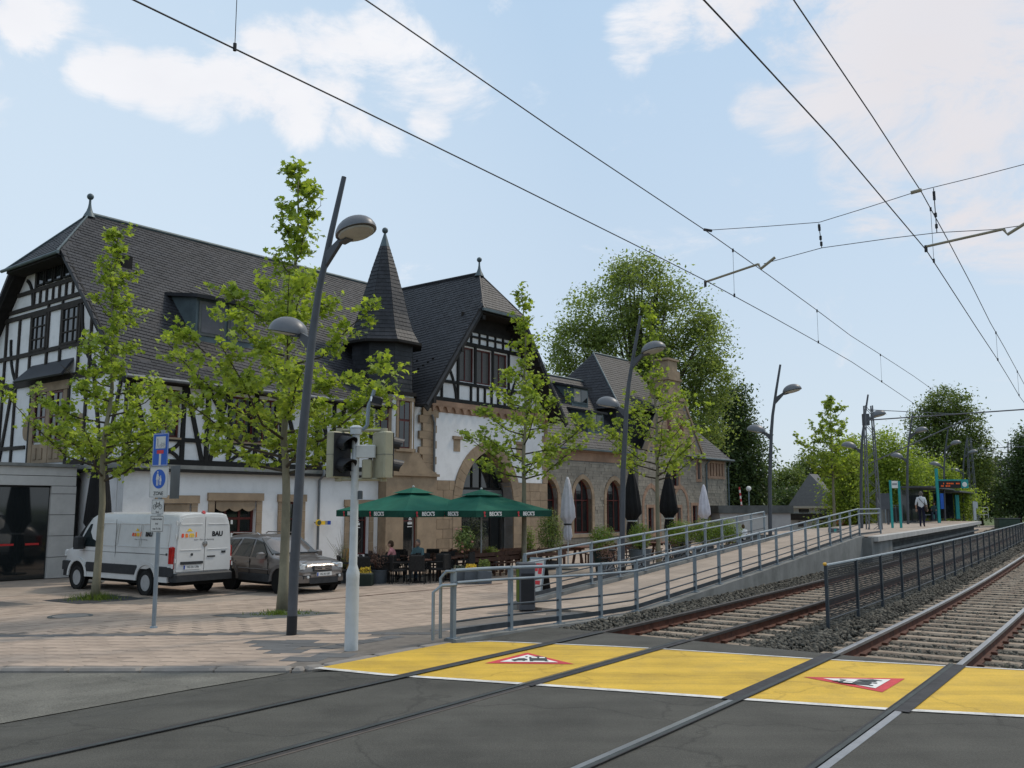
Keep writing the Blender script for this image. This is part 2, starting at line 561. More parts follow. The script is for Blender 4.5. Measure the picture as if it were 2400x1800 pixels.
def add_text(body, size, X, material, parent, name='lettering', depth=.004, align='CENTER', sx=1.0, bold=0.0):
    """lettering as a mesh lying in the plane X (x right, y up, z out)"""
    cu = bpy.data.curves.new(name, 'FONT')
    cu.body = body; cu.size = size; cu.align_x = align; cu.align_y = 'CENTER'
    cu.extrude = depth / 2; cu.offset = bold; cu.resolution_u = 3
    tmp = bpy.data.objects.new('tmp_text', cu); COL.objects.link(tmp)
    bpy.context.view_layer.update()
    me = bpy.data.meshes.new_from_object(tmp.evaluated_get(bpy.context.evaluated_depsgraph_get()))
    bpy.data.objects.remove(tmp)
    me.transform(X @ Matrix.Diagonal((sx, 1, 1, 1)))
    me.name = name
    me.materials.clear(); me.materials.append(MATS[material] if isinstance(material, str) else material)
    return link(name, me, parent)


def plane_X(origin, xdir, up=(0, 0, 1)):
    x = Vector(xdir).normalized(); y = Vector(up).normalized(); z = x.cross(y).normalized(); y = z.cross(x)
    return Matrix(((x.x, y.x, z.x, origin[0]), (x.y, y.y, z.y, origin[1]), (x.z, y.z, z.z, origin[2]), (0, 0, 0, 1)))
# ------------------------------------------------------------------ ground, road, square
def strip(s0, s1, l0, l1, zf, ds=1.0, dl=1.0):
    """grid sheet in track coordinates"""
    mb = MB()
    ns = max(1, int(round((s1 - s0) / ds))); nl = max(1, int(round((l1 - l0) / dl)))
    for i in range(ns + 1):
        for j in range(nl + 1):
            s = s0 + (s1 - s0) * i / ns; l = l0 + (l1 - l0) * j / nl
            mb.v.append(tuple(TP(s, l, zf(s, l))))
    for i in range(ns):
        for j in range(nl):
            a = i * (nl + 1) + j
            mb.f.append((a, a + nl + 1, a + nl + 2, a + 1)); mb.m.append(0)
    return mb


def outline_sheet(pts, z, mi=0, mb=None):
    mb = mb or MB()
    mb.add([(p[0], p[1], z) for p in pts], [tuple(range(len(pts)))], mi)
    return mb


g = MB()
for i in range(24):
    for j in range(24):
        x = -700 + i * 62.5; y = -350 + j * 62.5
        g.add([(x, y, -.68), (x + 62.5, y, -.68), (x + 62.5, y + 62.5, -.68), (x, y + 62.5, -.68)], [(0, 1, 2, 3)])
struct('ground', g, 'meadow')

KA = (7.6, 8.8); KS = -.49      # kerb of the square: from the tracks outwards
BALL_S = 12.6


def s_edge(l):
    """far edge of the roadway"""
    if l <= 8.4: return BALL_S + (2.9 - min(l, 2.9)) * .12
    if l <= 8.85: return BALL_S
    return KA[0] + KS * (l - 8.8)


def RZ(s, l):
    if l < 8.3: return 0.0
    return GZ(l, 0) - .05 * min(1, (l - 8.3) / .5)


mb = MB()
ls = [-60, -40, -20, -8, -3, 0, 1, 2, 2.9, 4, 5.5, 7, 8.3, 8.84, 8.86, 9.5, 10.5, 12, 14, 17, 20, 25, 30, 40, 60]
for l in ls:
    for k in range(13):
        s = -45 + (s_edge(l) + (.0 if l < 8.85 else .05) + 45) * (k / 12)
        mb.v.append(tuple(TP(s, l, RZ(s, l))))
for i in range(len(ls) - 1):
    for k in range(12):
        a = i * 13 + k; mb.f.append((a, a + 1, a + 14, a + 13)); mb.m.append(0)
# broken edge of the asphalt down to the ballast
for i in range(11):
    a = TP(s_edge(ls[i]), ls[i], 0); b = TP(s_edge(ls[i + 1]), ls[i + 1], 0)
    mb.add([a, b, (b.x, b.y, -.3), (a.x, a.y, -.3)], [(0, 1, 2, 3)])
road = struct('road', mb, 'asphalt')

# older, lighter asphalt of the side road
old = [GR(*p) for p in ((0, 1684), (250, 1640), (450, 1605), (640, 1574))]
mb = MB()
top = [TG(KA[0] + KS * (l - 8.8) - .02, l, -.05) for l in (9.0, 10.0, 11.5, 14, 18, 30)]
pl = []
ll = [TP(3.6, 13.8)]
edge = [(to_sl(q.x, q.y)) for q in old]
edge = sorted(edge, key=lambda e: e[1])
l_far = 40
edge.append((edge[-1][0] - (l_far - edge[-1][1]) * .62, l_far))
for a, b in zip(edge[:-1], edge[1:]):
    for k in range(6):
        l0 = a[1] + (b[1] - a[1]) * k / 6; l1 = a[1] + (b[1] - a[1]) * (k + 1) / 6
        s0 = a[0] + (b[0] - a[0]) * k / 6; s1 = a[0] + (b[0] - a[0]) * (k + 1) / 6
        vs = []
        for s, l in ((s0, l0), (s1, l1), (s_edge(l1) - .0, l1), (s_edge(l0) - .0, l0)):
            vs.append(TP(s, l, RZ(s, l) + .005))
        mb.add(vs, [(0, 3, 2, 1)])
struct('road_patch', mb, 'asphalt_old')

# the square
mb = MB()
ls = [8.85, 9.2, 9.6, 10, 10.5, 11.3, 12, 13, 14.5, 16, 18, 20, 23, 26, 30, 36, 45]
NS = 40
for l in ls:
    for k in range(NS + 1):
        e = s_edge(l) + .12
        s = e + (110 - e) * (k / NS) ** 1.6
        mb.v.append(tuple(TP(s, l, GZ(l, s) - .012)))
for i in range(len(ls) - 1):
    for k in range(NS):
        a = i * (NS + 1) + k
        mb.f.append((a, a + 1, a + NS + 2, a + NS + 1)); mb.m.append(0)


def paving_mat():
    """distant paving: slab courses too small to pick apart"""
    m = bpy.data.materials.new('paving_far'); MATS['paving_far'] = m
    m.use_nodes = True
    nt = m.node_tree; N, L = nt.nodes.new, nt.links.new
    b = nt.nodes['Principled BSDF']; b.inputs['Roughness'].default_value = .9
    tc = N('ShaderNodeTexCoord'); mp = N('ShaderNodeMapping'); mp.inputs['Rotation'].default_value = (0, 0, -(math.pi / 2 - TH))
    L(tc.outputs['Object'], mp.inputs[0])
    br = N('ShaderNodeTexBrick'); br.inputs['Scale'].default_value = 1
    br.inputs['Brick Width'].default_value = .50; br.inputs['Row Height'].default_value = .36
    br.inputs['Mortar Size'].default_value = .006
    br.inputs['Color1'].default_value = (.395, .315, .25, 1); br.inputs['Color2'].default_value = (.35, .28, .22, 1)
    br.inputs['Mortar'].default_value = (.17, .145, .12, 1)
    L(mp.outputs[0], br.inputs[0])
    no = N('ShaderNodeTexNoise'); no.inputs['Scale'].default_value = .9; no.inputs['Detail'].default_value = 7
    L(tc.outputs['Object'], no.inputs[0])
    mr = N('ShaderNodeMapRange'); mr.inputs[1].default_value = .35; mr.inputs[2].default_value = .75; mr.inputs[3].default_value = 1.05; mr.inputs[4].default_value = .72
    L(no.outputs[0], mr.inputs[0])
    vm = N('ShaderNodeVectorMath'); vm.operation = 'SCALE'; L(br.outputs[0], vm.inputs[0]); L(mr.outputs[0], vm.inputs['Scale'])
    L(vm.outputs[0], b.inputs['Base Color'])


paving_mat()
square = struct('square', mb, 'paving_far')

# slabs laid one by one where they can be told apart
ka = TP(*KA); kb = TP(5.8, 12.5)
kd = (kb - ka); kd.z = 0; kd.normalize(); kn = Vector((-kd.y, kd.x, 0))
if kn.dot(U.to_3d()) < 0: kn = -kn
TREES_GRATE = [GR(222, 1405), GR(655, 1440)]
slabs = []
D_BAND = (GR(300, 1488) - ka); D_BAND.z = 0; D_BAND = D_BAND.dot(kn)
print('band offset', D_BAND)


def band_A(p):
    return (p - ka).dot(kn)


def inpoly2(x, y, P):
    c = False; j = len(P) - 1
    for i in range(len(P)):
        if (P[i][1] > y) != (P[j][1] > y) and x < (P[j][0] - P[i][0]) * (y - P[i][1]) / (P[j][1] - P[i][1]) + P[i][0]: c = not c
        j = i
    return c


PATCH = [[tuple(GR(*q))[:2] for q in P] for P in (((560, 1506), (660, 1529), (760, 1524), (800, 1507), (680, 1500)), ((640, 1558), (720, 1528), (830, 1530), (860, 1533), (760, 1556), (690, 1563)), ((845, 1510), (880, 1498), (1010, 1498), (960, 1512), (900, 1520)))]


def try_slab(p, ax, w, h, zone):
    s, l = to_sl(p.x, p.y)
    if l < 9.0 or s > 27 or l > 27: return
    if s < s_edge(l) + .30: return
    Yd = p.y
    if Yd < 6 or abs(p.x) > Yd * .62 + 1: return
    dA = band_A(p); dT = l - 9.95
    inA = dA < D_BAND - .12
    if abs(dA - D_BAND) < .30 and zone != 'B': return
    if abs(dT) < .30 and s > 8.9 and zone == 'T': return
    if zone == 'A' and not inA: return
    if zone == 'T' and dA < D_BAND: return
    if zone == 'A' and l < 10.2 and s > 8.9: return
    dark = zone in 'BC'
    for P_ in PATCH:
        if inpoly2(p.x, p.y, P_): dark = True
    for t in TREES_GRATE:
        q = p - t; a = q.x * U.x + q.y * U.y; b = q.x * NL.x + q.y * NL.y
        if abs(a) < 1.0 and abs(b) < 1.0: return
    ay = Vector((-ax.y, ax.x, 0))
    zc = gz_xy(p.x, p.y)
    dx = (gz_xy(p.x + ax.x * .2, p.y + ax.y * .2) - zc) / .2
    dy = (gz_xy(p.x + ay.x * .2, p.y + ay.y * .2) - zc) / .2
    slabs.append((Yd * Yd + p.x * p.x, p.copy(), ax.copy(), ay, w, h, zc + random.uniform(-.002, .003), dx + random.uniform(-.006, .006), dy + random.uniform(-.006, .006), dark))


for r in range(0, int(D_BAND / .36) + 2):
    for c in range(-3, 70):
        w = .56; h = (D_BAND - .42) / round((D_BAND - .42) / .36)
        if r >= round((D_BAND - .42) / .36): continue
        p = ka + kd * (c * w + (r % 2) * .28) + kn * (.27 + (r + .5) * h)
        try_slab(p, kd, w, h, 'A')
u3 = U.to_3d()
for i in range(-30, 80):
    for j in list(range(0, 60)):
        w = .50; h = .36
        s = i * w + (j % 2) * .25; l = 10.12 + (j + .5) * h if j >= 2 else 9.06 + (j + .5) * h
        try_slab(TP(s, l), (TP(s + .3, l) - TP(s, l)).normalized(), w, h, 'T')
for c in range(-2, 90):
    try_slab(ka + kd * (c * .30) + kn * D_BAND, kd, .30, .30, 'B')
for i in range(0, 70):
    s = 8.95 + i * .30
    try_slab(TP(s, 9.95), (TP(s + .3, 9.95) - TP(s, 9.95)).normalized(), .30, .30, 'C')
slabs.sort(key=lambda a: a[0])
slab_me = MB().bevbox(-.5, .5, -.5, .5, -.05, 0, .012).mesh('paver', 'paver')
slab_dk = MB().bevbox(-.5, .5, -.5, .5, -.05, 0, .012).mesh('paver_dark', 'paver_dark')
rest = {False: MB(), True: MB()}
for n, (_, p, ax, ay, w, h, z, dx, dy, dark) in enumerate(slabs):
    X = Matrix(((ax.x * (w - .012), ay.x * (h - .012), 0, p.x), (ax.y * (w - .012), ay.y * (h - .012), 0, p.y),
                (dx * w, dy * h, 1, z), (0, 0, 0, 1)))
    if n < 300:
        o = bpy.data.objects.new('paver', slab_dk if dark else slab_me)
        COL.objects.link(o); o.parent = square; o.matrix_local = X
    else:
        vs = [X @ Vector(q) for q in ((-.5, -.5, 0), (.5, -.5, 0), (.5, .5, 0), (-.5, .5, 0), (-.5, -.5, -.03), (.5, -.5, -.03), (.5, .5, -.03), (-.5, .5, -.03))]
        rest[dark].add(vs, [(0, 1, 2, 3), (0, 4, 5, 1), (1, 5, 6, 2), (2, 6, 7, 3), (3, 7, 4, 0)])
rest[False].build('pavers', 'paver', square, kind='stuff')
rest[True].build('dark_pavers', 'paver_dark', square, kind='stuff')
# bedding under the slabs
mb = MB()
ls = [8.9, 9.4, 10, 11, 12, 13.5, 15, 17, 19, 21, 24, 27.2]
for l in ls:
    for k in range(25):
        e = s_edge(l) + .14; s = e + (27.2 - e) * k / 24
        mb.v.append(tuple(TP(s, l, GZ(l, s) - .007)))
for i in range(len(ls) - 1):
    for k in range(24):
        a = i * 25 + k; mb.f.append((a, a + 1, a + 26, a + 25)); mb.m.append(0)
struct('paving_bed', mb, 'joint')

# kerb stones
kerb = bpy.data.objects.new('kerb', None); COL.objects.link(kerb); kerb['kind'] = 'structure'
path = []
for i in range(30): path.append((KA[0] + .05 + KS * (i * .9), 8.85 + i * .9 + .12))
path = path[::-1] + [(7.75, 8.85), (8.0, 8.78), (8.9, 8.78), (9.8, 8.77), (10.7, 8.76)]
pp = [TP(s, l) for s, l in path]
for a, b in zip(pp[:-1], pp[1:]):
    d = (b - a); Ln = d.length; d.normalize()
    za = gz_xy(a.x, a.y); zb = gz_xy(b.x, b.y)
    X = Matrix(((d.x, -d.y, 0, a.x), (d.y, d.x, 0, a.y), ((zb - za) / Ln, 0, 1, za), (0, 0, 0, 1)))
    MB().bevbox(.006, Ln - .006, -.10, .10, -.2, .006 + random.uniform(-.002, .003), .03, X=X).build('kerb_stone', 'kerb_stone', kerb)

# yellow crossing
yn = [(7.78, 8.7), (7.95, 7.71), (8.52, 5.91), (9.1, 3.96), (9.55, 2.48), (10.1, 1.1), (12.0, -4.5)]
yf = [(10.3, 8.62), (10.75, 8.3), (11.02, 7.6), (11.55, 6.2), (12.0, 4.1), (12.45, 2.57), (12.85, 1.3), (14.3, -4.5)]


def inter(tab, l):
    for (s0, l0), (s1, l1) in zip(tab[:-1], tab[1:]):
        if l1 <= l <= l0: return s0 + (s1 - s0) * (l0 - l) / (l0 - l1)
    return tab[0][0] if l > tab[0][1] else tab[-1][0]


mb = MB(); wl = MB()
lv = sorted(set([8.68, 8.62, 8.5, 8.3, 8.0, 7.71, 7.2, 6.6, 5.91, 5, 3.96, 3, 2.48, 1.3, 0, -2, -4.4]), reverse=True)
for a, b in zip(lv[:-1], lv[1:]):
    mb.add([TP(inter(yn, a), a, .004), TP(inter(yn, b), b, .004), TP(inter(yf, b), b, .004), TP(inter(yf, a), a, .004)], [(0, 1, 2, 3)])
    wl.add([TP(inter(yn, a) - .055, a, .009), TP(inter(yn, b) - .055, b, .009), TP(inter(yn, b) + .055, b, .009), TP(inter(yn, a) + .055, a, .009)], [(0, 1, 2, 3)])
    if a <= 8.5:
        wl.add([TP(inter(yf, a) - .03, a, .009), TP(inter(yf, b) - .03, b, .009), TP(inter(yf, b) + .03, b, .009), TP(inter(yf, a) + .03, a, .009)], [(0, 1, 2, 3)])
cross = struct('crossing_marking', mb, 'yellow_paint')
wl.build('edge_line', 'white_paint', cross)


# warning triangles painted on the yellow field
def tri_sign(corners, motif_flip, name='warning_triangle'):
    c = [GR(*p) for p in corners]
    cen = (c[0] + c[1] + c[2]) / 3
    def sh(k, z): return [cen + (q - cen) * k + Vector((0, 0, z)) for q in c]
    rt = MB().add(sh(1, .0085), [(0, 1, 2)])
    r = rt.build(name, 'red_paint', cross)
    MB().add(sh(.66, .013), [(0, 1, 2)]).build('white_field', 'sign_white', r)
    # tram front and striking car, drawn in the triangle's own frame: apex up, base below
    ap, bl, br = c
    ctr = (bl + br) / 2
    ex = (br - bl) / 2; ey = ap - ctr

    def P(x, y): return ctr + ex * x + ey * y + Vector((0, 0, .0175))
    m = MB()
    def poly(ps): m.add([P(*q) for q in ps], [tuple(range(len(ps)))])
    poly([(-.42, .22), (-.02, .22), (-.02, .52), (-.12, .56), (-.36, .56), (-.42, .5)])
    poly([(-.44, .17), (-.36, .17), (-.36, .215), (-.44, .215)])
    poly([(-.1, .17), (-.02, .17), (-.02, .215), (-.1, .215)])
    poly([(-.30, .57), (-.16, .57), (-.2, .63), (-.26, .63)])
    poly([(.02, .25), (.36, .20), (.40, .28), (.30, .33), (.24, .40), (.10, .42), (.04, .34)])
    poly([(.08, .20), (.14, .19), (.15, .24), (.09, .25)])
    poly([(.28, .17), (.34, .16), (.35, .20), (.29, .21)])
    poly([(0, .58), (.05, .50), (.07, .60)])
    m.build('tram_and_car_symbol', 'dark_print', r)
    w = MB()
    for x0, x1, y0, y1 in ((-.38, -.25, .40, .50), (-.20, -.07, .40, .50)):
        w.add([P(x0, y0) + Vector((0, 0, .004)), P(x1, y0) + Vector((0, 0, .004)), P(x1, y1) + Vector((0, 0, .004)), P(x0, y1) + Vector((0, 0, .004))], [(0, 1, 2, 3)])
    w.build('window_mark', 'sign_white', r)


tri_sign([(1236, 1531), (1346, 1558), (1136, 1556)], 0)
tri_sign([(1882, 1588), (2068, 1624), (2121, 1592)], 1)

# ------------------------------------------------------------------ tracks
mb = strip(BALL_S + .0, 120, -3.2, 8.75, lambda s, l: -.205 + .0 * l, 2, 1.5)
# shift the bed edge to butt under the asphalt
bed = struct('trackbed', mb, 'ballast_bed')
mb = strip(BALL_S, 160, -80, -3.1, lambda s, l: -.19, 6, 8)
struct('verge', mb, 'meadow')


def rail_profile():
    return [(-.07, -.165), (.07, -.165), (.07, -.15), (.012, -.135), (.012, -.045), (.036, -.035), (.036, .004), (.028, .011), (-.028, .011), (-.036, .004), (-.036, -.035), (-.012, -.045), (-.012, -.135), (-.07, -.15)]


def sweep(mb, prof, L, s0, s1, ds, mif=None):
    n = len(prof); k0 = len(mb.v)
    ss = []
    s = s0
    while s < s1: ss.append(s); s += ds
    ss.append(s1)
    for s in ss:
        a = TP(s, L)
        t = t_head(s); nx, ny = -math.sin(t), math.cos(t)   # left
        for x, z in prof:
            mb.v.append((a.x + nx * x, a.y + ny * x, z))
    for i in range(len(ss) - 1):
        for j in range(n):
            j2 = (j + 1) % n
            mb.f.append((k0 + i * n + j, k0 + i * n + j2, k0 + (i + 1) * n + j2, k0 + (i + 1) * n + j)); mb.m.append(mif(j) if mif else 0)
    mb.f.append(tuple(k0 + j for j in range(n - 1, -1, -1))); mb.m.append(0)
    mb.f.append(tuple(k0 + (len(ss) - 1) * n + j for j in range(n))); mb.m.append(0)


sleeper_me = MB().bevbox(-1.27, 1.27, -.115, .115, -.3, -.155, .03).mesh('sleeper', 'sleeper')
for idx, (Lc, head, lab) in enumerate(((6.72, 'rail_head_dull', 'left tramway track with dull rusty rails running beside the platform ramp'),
                                       (3.12, 'rail_head', 'right tramway track with bright polished rails beyond the mesh fence'))):
    tr = thing('tramway_track', lab, 'railway track', TP(13, Lc, -.2))
    inv = Matrix.Translation(TP(13, Lc, -.2)).inverted()
    for side in (1, -1):
        m = MB()
        sweep(m, rail_profile(), Lc + side * .75, -14, 118, 1.0, lambda j: 1 if j in (5, 6, 7, 8, 9) else 0)
        o = m.build('rail', ['rail_rust', head], tr); o.matrix_parent_inverse = inv
        # groove with guard lip through the roadway, tar joints in the yellow field
        gm = MB(); g0 = -side
        def flat(m_, a, b, z, s0, s1, ds=.8):
            s = s0
            while s < s1 - 1e-6:
                e = min(s + ds, s1)
                m_.add([TP(s, Lc + side * .75 + a, z), TP(e, Lc + side * .75 + a, z), TP(e, Lc + side * .75 + b, z), TP(s, Lc + side * .75 + b, z)], [(0, 1, 2, 3)])
                s = e
        lo, hi = sorted((g0 * .038, g0 * .085))
        se = s_edge(Lc + side * .75) - .02
        flat(gm, lo, hi, .0065 + .010, -14, se)
        sy = inter(yn, Lc + side * .75) - .35
        gb = MB(); flat(gb, -.065 if idx == 0 else -.10, .07 if idx == 0 else .105, .0135, sy + .25, se)
        gb.build('tar_joint', 'bitumen', tr).matrix_parent_inverse = inv
        gm.build('groove', 'dark_print', tr).matrix_parent_inverse = inv
        gl = MB(); lo, hi = sorted((g0 * .087, g0 * .105))
        flat(gl, lo, hi, .0185, -14, se); gl.build('guard_lip', 'bitumen', tr).matrix_parent_inverse = inv
    clips = MB()
    k = 0
    s = 13.05
    while s < 82:
        c = TP(s, Lc, 0)
        a = t_head(s)
        if s < 110:
            o = bpy.data.objects.new('sleeper', sleeper_me)
            COL.objects.link(o); o.parent = tr; o.matrix_parent_inverse = inv
            o.location = (c.x, c.y, random.uniform(-.006, .004)); o.rotation_euler = (0, 0, a + math.pi / 2 + random.uniform(-.012, .012))
        if s < 45:
            for side in (1, -1):
                for q in (1, -1):
                    p = TP(s, Lc + side * .75 + q * .095, 0)
                    X = Matrix.Translation(p) @ Matrix.Rotation(a, 4, 'Z')
                    clips.box(-.05, .05, -.04, .04, -.17, -.12, X=X)
        s += .64
    clips.build('rail_clips', 'rail_rust', tr, kind='stuff').matrix_parent_inverse = inv


# ballast stones
def stones(n, s0, s1, l0, l1, size, hf, seed):
    rng = np.random.default_rng(seed)
    s = rng.uniform(s0, s1, n); l = rng.uniform(l0, l1, n)
    cube = np.array([(-1, -1, -1), (1, -1, -1), (1, 1, -1), (-1, 1, -1), (-1, -1, 1), (1, -1, 1), (1, 1, 1), (-1, 1, 1)], float)
    fc = np.array([(0, 3, 2, 1), (4, 5, 6, 7), (0, 1, 5, 4), (1, 2, 6, 5), (2, 3, 7, 6), (3, 0, 4, 7)])
    ccv = np.where(s < 28, .0012 * s * s, .94 + .067 * (s - 28) + .0003 * (s - 28) ** 2)
    x = s * U.x + (l + ccv) * NL.x; y = s * U.y + (l + ccv) * NL.y
    z = hf(s, l, rng)
    sz = size * rng.uniform(.55, 1.25, (n, 1, 1)) * rng.uniform(.6, 1.1, (n, 1, 3))
    V = cube[None] * sz * .5 * rng.uniform(.55, 1.15, (n, 8, 1))
    a = rng.uniform(0, 6.28, n); b = rng.uniform(0, 3.1, n)
    ca, sa, cb, sb = np.cos(a), np.sin(a), np.cos(b), np.sin(b)
    X = V[:, :, 0]; Y = V[:, :, 1]; Z = V[:, :, 2]
    Y2 = Y * cb[:, None] - Z * sb[:, None]; Z2 = Y * sb[:, None] + Z * cb[:, None]
    X3 = X * ca[:, None] - Y2 * sa[:, None]; Y3 = X * sa[:, None] + Y2 * ca[:, None]
    P = np.stack([X3 + x[:, None], Y3 + y[:, None], Z2 + z[:, None]], -1).reshape(-1, 3)
    Fq = (fc[None] + (np.arange(n) * 8)[:, None, None]).reshape(-1, 4)
    return P, Fq


def ball_h(s, l, rng):
    z = rng.uniform(-.205, -.175, len(s))
    sh = np.exp(-((l - 4.9) / .45) ** 2) * .06
    between = (np.abs(l - 6.72) < 1.3) | (np.abs(l - 3.12) < 1.3)
    z = z + sh + np.where(between, -.012, .012) + np.clip((l - 8.0) * .12, 0, .07)
    return z


def ball_ok(P, Fq): return P, Fq


parts = [stones(42000, 12.75, 27, -.6, 8.62, .060, ball_h, 1), stones(26000, 27, 48, -.6, 8.62, .075, ball_h, 2), stones(12000, 48, 95, -.6, 8.6, .12, ball_h, 3)]
Vs = []; Fs = []; off = 0
for P, Fq in parts:
    Vs.append(P); Fs.append(Fq + off); off += len(P)
o = link('ballast_gravel', np_mesh('ballast_gravel', np.concatenate(Vs), np.concatenate(Fs), 'ballast'))
o['kind'] = 'stuff'; o['label'] = 'grey crushed stone ballast between and around the tracks'
# a few stray stones and pale litter
for px, py in ((1830, 1389), (1842, 1389)):
    pass

# drainage channel line across the square
a = GR(700, 1411); b = GR(1178, 1368)
mb = MB()
for k in range(30):
    p = a.lerp(b, k / 30); q = a.lerp(b, (k + 1) / 30)
    d = (b - a).normalized(); nn = Vector((-d.y, d.x, 0)) * .05
    zs = lambda v: Vector((v.x, v.y, gz_xy(v.x, v.y) + .012))
    mb.add([zs(p - nn), zs(q - nn), zs(q + nn), zs(p + nn)], [(0, 1, 2, 3)])
mb.build('drain_channel', 'rail_rust', None, label='narrow rusty drainage channel running across the paved square', category='drain')
# manhole frame near the kerb
c = GR(165, 1445)
mh = thing('manhole_cover', 'worn round manhole cover in the paving left of the sign pole', 'manhole cover', c)
MB().lathe([(.36, .004), (.42, .018), (.44, .018), (.44, .0)], 24).build('ring', 'concrete_dark', mh)
MB().lathe([(.35, .0), (.35, .016), (0, .018)], 24).build('lid', 'kerb_stone', mh)

# ------------------------------------------------------------------ ramp and platform
L_IN, L_OUT = 8.62, 11.55


def zr(s):
    if s < 16: return GZ(8.8, s) + .01
    return min(.82, -.15 + (s - 16) * .0511)


mb = MB()
S = [10.4, 11.5, 13, 14.5, 16] + [16 + i * .95 for i in range(1, 20)] + [35.2]
def ramp_sweep(la, lb, zoff_a, zoff_b, zb=None, mbx=None, s_from=10.4):
    m = mbx or MB()
    for s, e in zip(S[:-1], S[1:]):
        if s < s_from: continue
        if zb is None:
            vs = [TP(s, la, zr(s) + zoff_a), TP(e, la, zr(e) + zoff_a), TP(e, lb, zr(e) + zoff_b), TP(s, lb, zr(s) + zoff_b)]
            m.add(vs, [(0, 1, 2, 3)])
        else:
            vs = [TP(s, la, zb), TP(e, la, zb), TP(e, lb, zb), TP(s, lb, zb), TP(s, la, zr(s) + zoff_a), TP(e, la, zr(e) + zoff_a), TP(e, lb, zr(e) + zoff_b), TP(s, lb, zr(s) + zoff_b)]
            m.add(vs, [(0, 3, 2, 1), (4, 5, 6, 7), (0, 1, 5, 4), (1, 2, 6, 5), (2, 3, 7, 6), (3, 0, 4, 7)])
    return m


ramp = struct('ramp', ramp_sweep(8.90, L_OUT - .2, .0, .0, -.6, None, 16), 'paving_far')
w = ramp_sweep(L_IN, 8.86, .03, .03, -.6)
w.build('coping_wall', 'concrete', ramp)
w = ramp_sweep(L_OUT - .17, L_OUT + .05, .08, .08, -.6, None, 16)
w.build('outer_kerb', 'concrete', ramp)

# platform
PZ = .82
PE = 8.12
mb = MB()
S2 = [35.2 + i * 2.7 for i in range(0, 15)]
def plat_sweep(la, lb, z0, z1, s0=35.2, s1=73):
    m = MB()
    ss = [s0 + (s1 - s0) * i / 14 for i in range(15)]
    for s, e in zip(ss[:-1], ss[1:]):
        la0 = la(s) if callable(la) else la; la1 = la(e) if callable(la) else la
        m.add([TP(s, la0, z0), TP(e, la1, z0), TP(e, lb, z0), TP(s, lb, z0), TP(s, la0, z1), TP(e, la1, z1), TP(e, lb, z1), TP(s, lb, z1)],
              [(0, 3, 2, 1), (4, 5, 6, 7), (0, 1, 5, 4), (1, 2, 6, 5), (2, 3, 7, 6), (3, 0, 4, 7)])
    return m
platform = struct('platform', plat_sweep(8.62, 13.2, -.62, PZ - .02), 'concrete_dark')
plat_sweep(8.50, 13.2, PZ - .02, PZ).build('platform_paving', 'paving_far', platform)
plat_sweep(PE, 8.49, PZ - .18, PZ + .004).build('platform_edge', 'concrete_light', platform)
plat_sweep(8.40, 8.61, PZ - .36, PZ - .19).build('ledge', 'concrete_dark', platform)
plat_sweep(8.33, 8.39, .18, .28, 38).build('buffer_beam', 'concrete', platform)
pw = MB()
pw.add([TP(34.9, 8.3, -.6), TP(38.2, 8.2, -.6), TP(38.2, 8.61, -.6), TP(34.9, 8.9, -.6), TP(34.9, 8.3, PZ - .03), TP(38.2, 8.2, PZ - .19), TP(38.2, 8.61, PZ - .19), TP(34.9, 8.9, PZ - .03)],
       [(0, 3, 2, 1), (4, 5, 6, 7), (0, 1, 5, 4), (1, 2, 6, 5), (2, 3, 7, 6), (3, 0, 4, 7)])
pw.build('end_wall', 'concrete', platform)


# ------------------------------------------------------------------ railings
def pipe_run(pts, r, n=8): return MB().tube(pts, r, n)


mat('galv', (.23, .27, .30), .45, .15, 3, metal=.4, dirt=((.33, .37, .39), 6, .6))
mat('galv_dark', (.05, .06, .07), .5, .2, 3, metal=.3)


def railing(Lr, s_posts, base, label, name='railing', extra=None):
    rt = thing(name, label, 'railing', TP(s_posts[0], Lr, base(s_posts[0])))
    inv = rt.matrix_basis.inverted()
    H = .97
    for s in s_posts:
        m = MB(); p = TP(s, Lr, base(s)); a = t_head(s)
        X = Matrix.Translation(p) @ Matrix.Rotation(a, 4, 'Z')
        m.box(-.035, .035, -.03, .03, .0, H - .02, X=X)
        m.box(-.09, .09, -.07, .07, .0, .014, X=X)
        m.tube([X @ Vector((0, 0, H - .02)), X @ Vector((0, 0, H + .025))], .034, 8)
        m.build('post', 'galv', rt).matrix_parent_inverse = inv
    for h, r, nm, off in ((H, .027, 'handrail', 0), (.80, .021, 'middle_rail', -.07), (.40, .017, 'lower_rail', .0), (.235, .017, 'lower_rail', .0)):
        pts = []
        s = s_posts[0]
        while s < s_posts[-1]: pts.append(TP(s, Lr + off, base(s) + h)); s += .7
        pts.append(TP(s_posts[-1], Lr + off, base(s_posts[-1]) + h))
        m = MB().tube(pts, r, 8)
        m.build(nm, 'galv' if h > .5 else 'galv_dark', rt, smooth=True).matrix_parent_inverse = inv
    m = MB()
    s = s_posts[0]
    while s < s_posts[-1] - .01:
        e = min(s + .7, s_posts[-1])
        vs = [TP(s, Lr - .01, base(s) + .05), TP(e, Lr - .01, base(e) + .05), TP(e, Lr + .01, base(e) + .05), TP(s, Lr + .01, base(s) + .05),
              TP(s, Lr - .01, base(s) + .13), TP(e, Lr - .01, base(e) + .13), TP(e, Lr + .01, base(e) + .13), TP(s, Lr + .01, base(s) + .13)]
        m.add(vs, [(0, 3, 2, 1), (4, 5, 6, 7), (0, 1, 5, 4), (1, 2, 6, 5), (2, 3, 7, 6), (3, 0, 4, 7)]); s = e
    m.build('kick_bar', 'galv_dark', rt).matrix_parent_inverse = inv
    return rt, inv


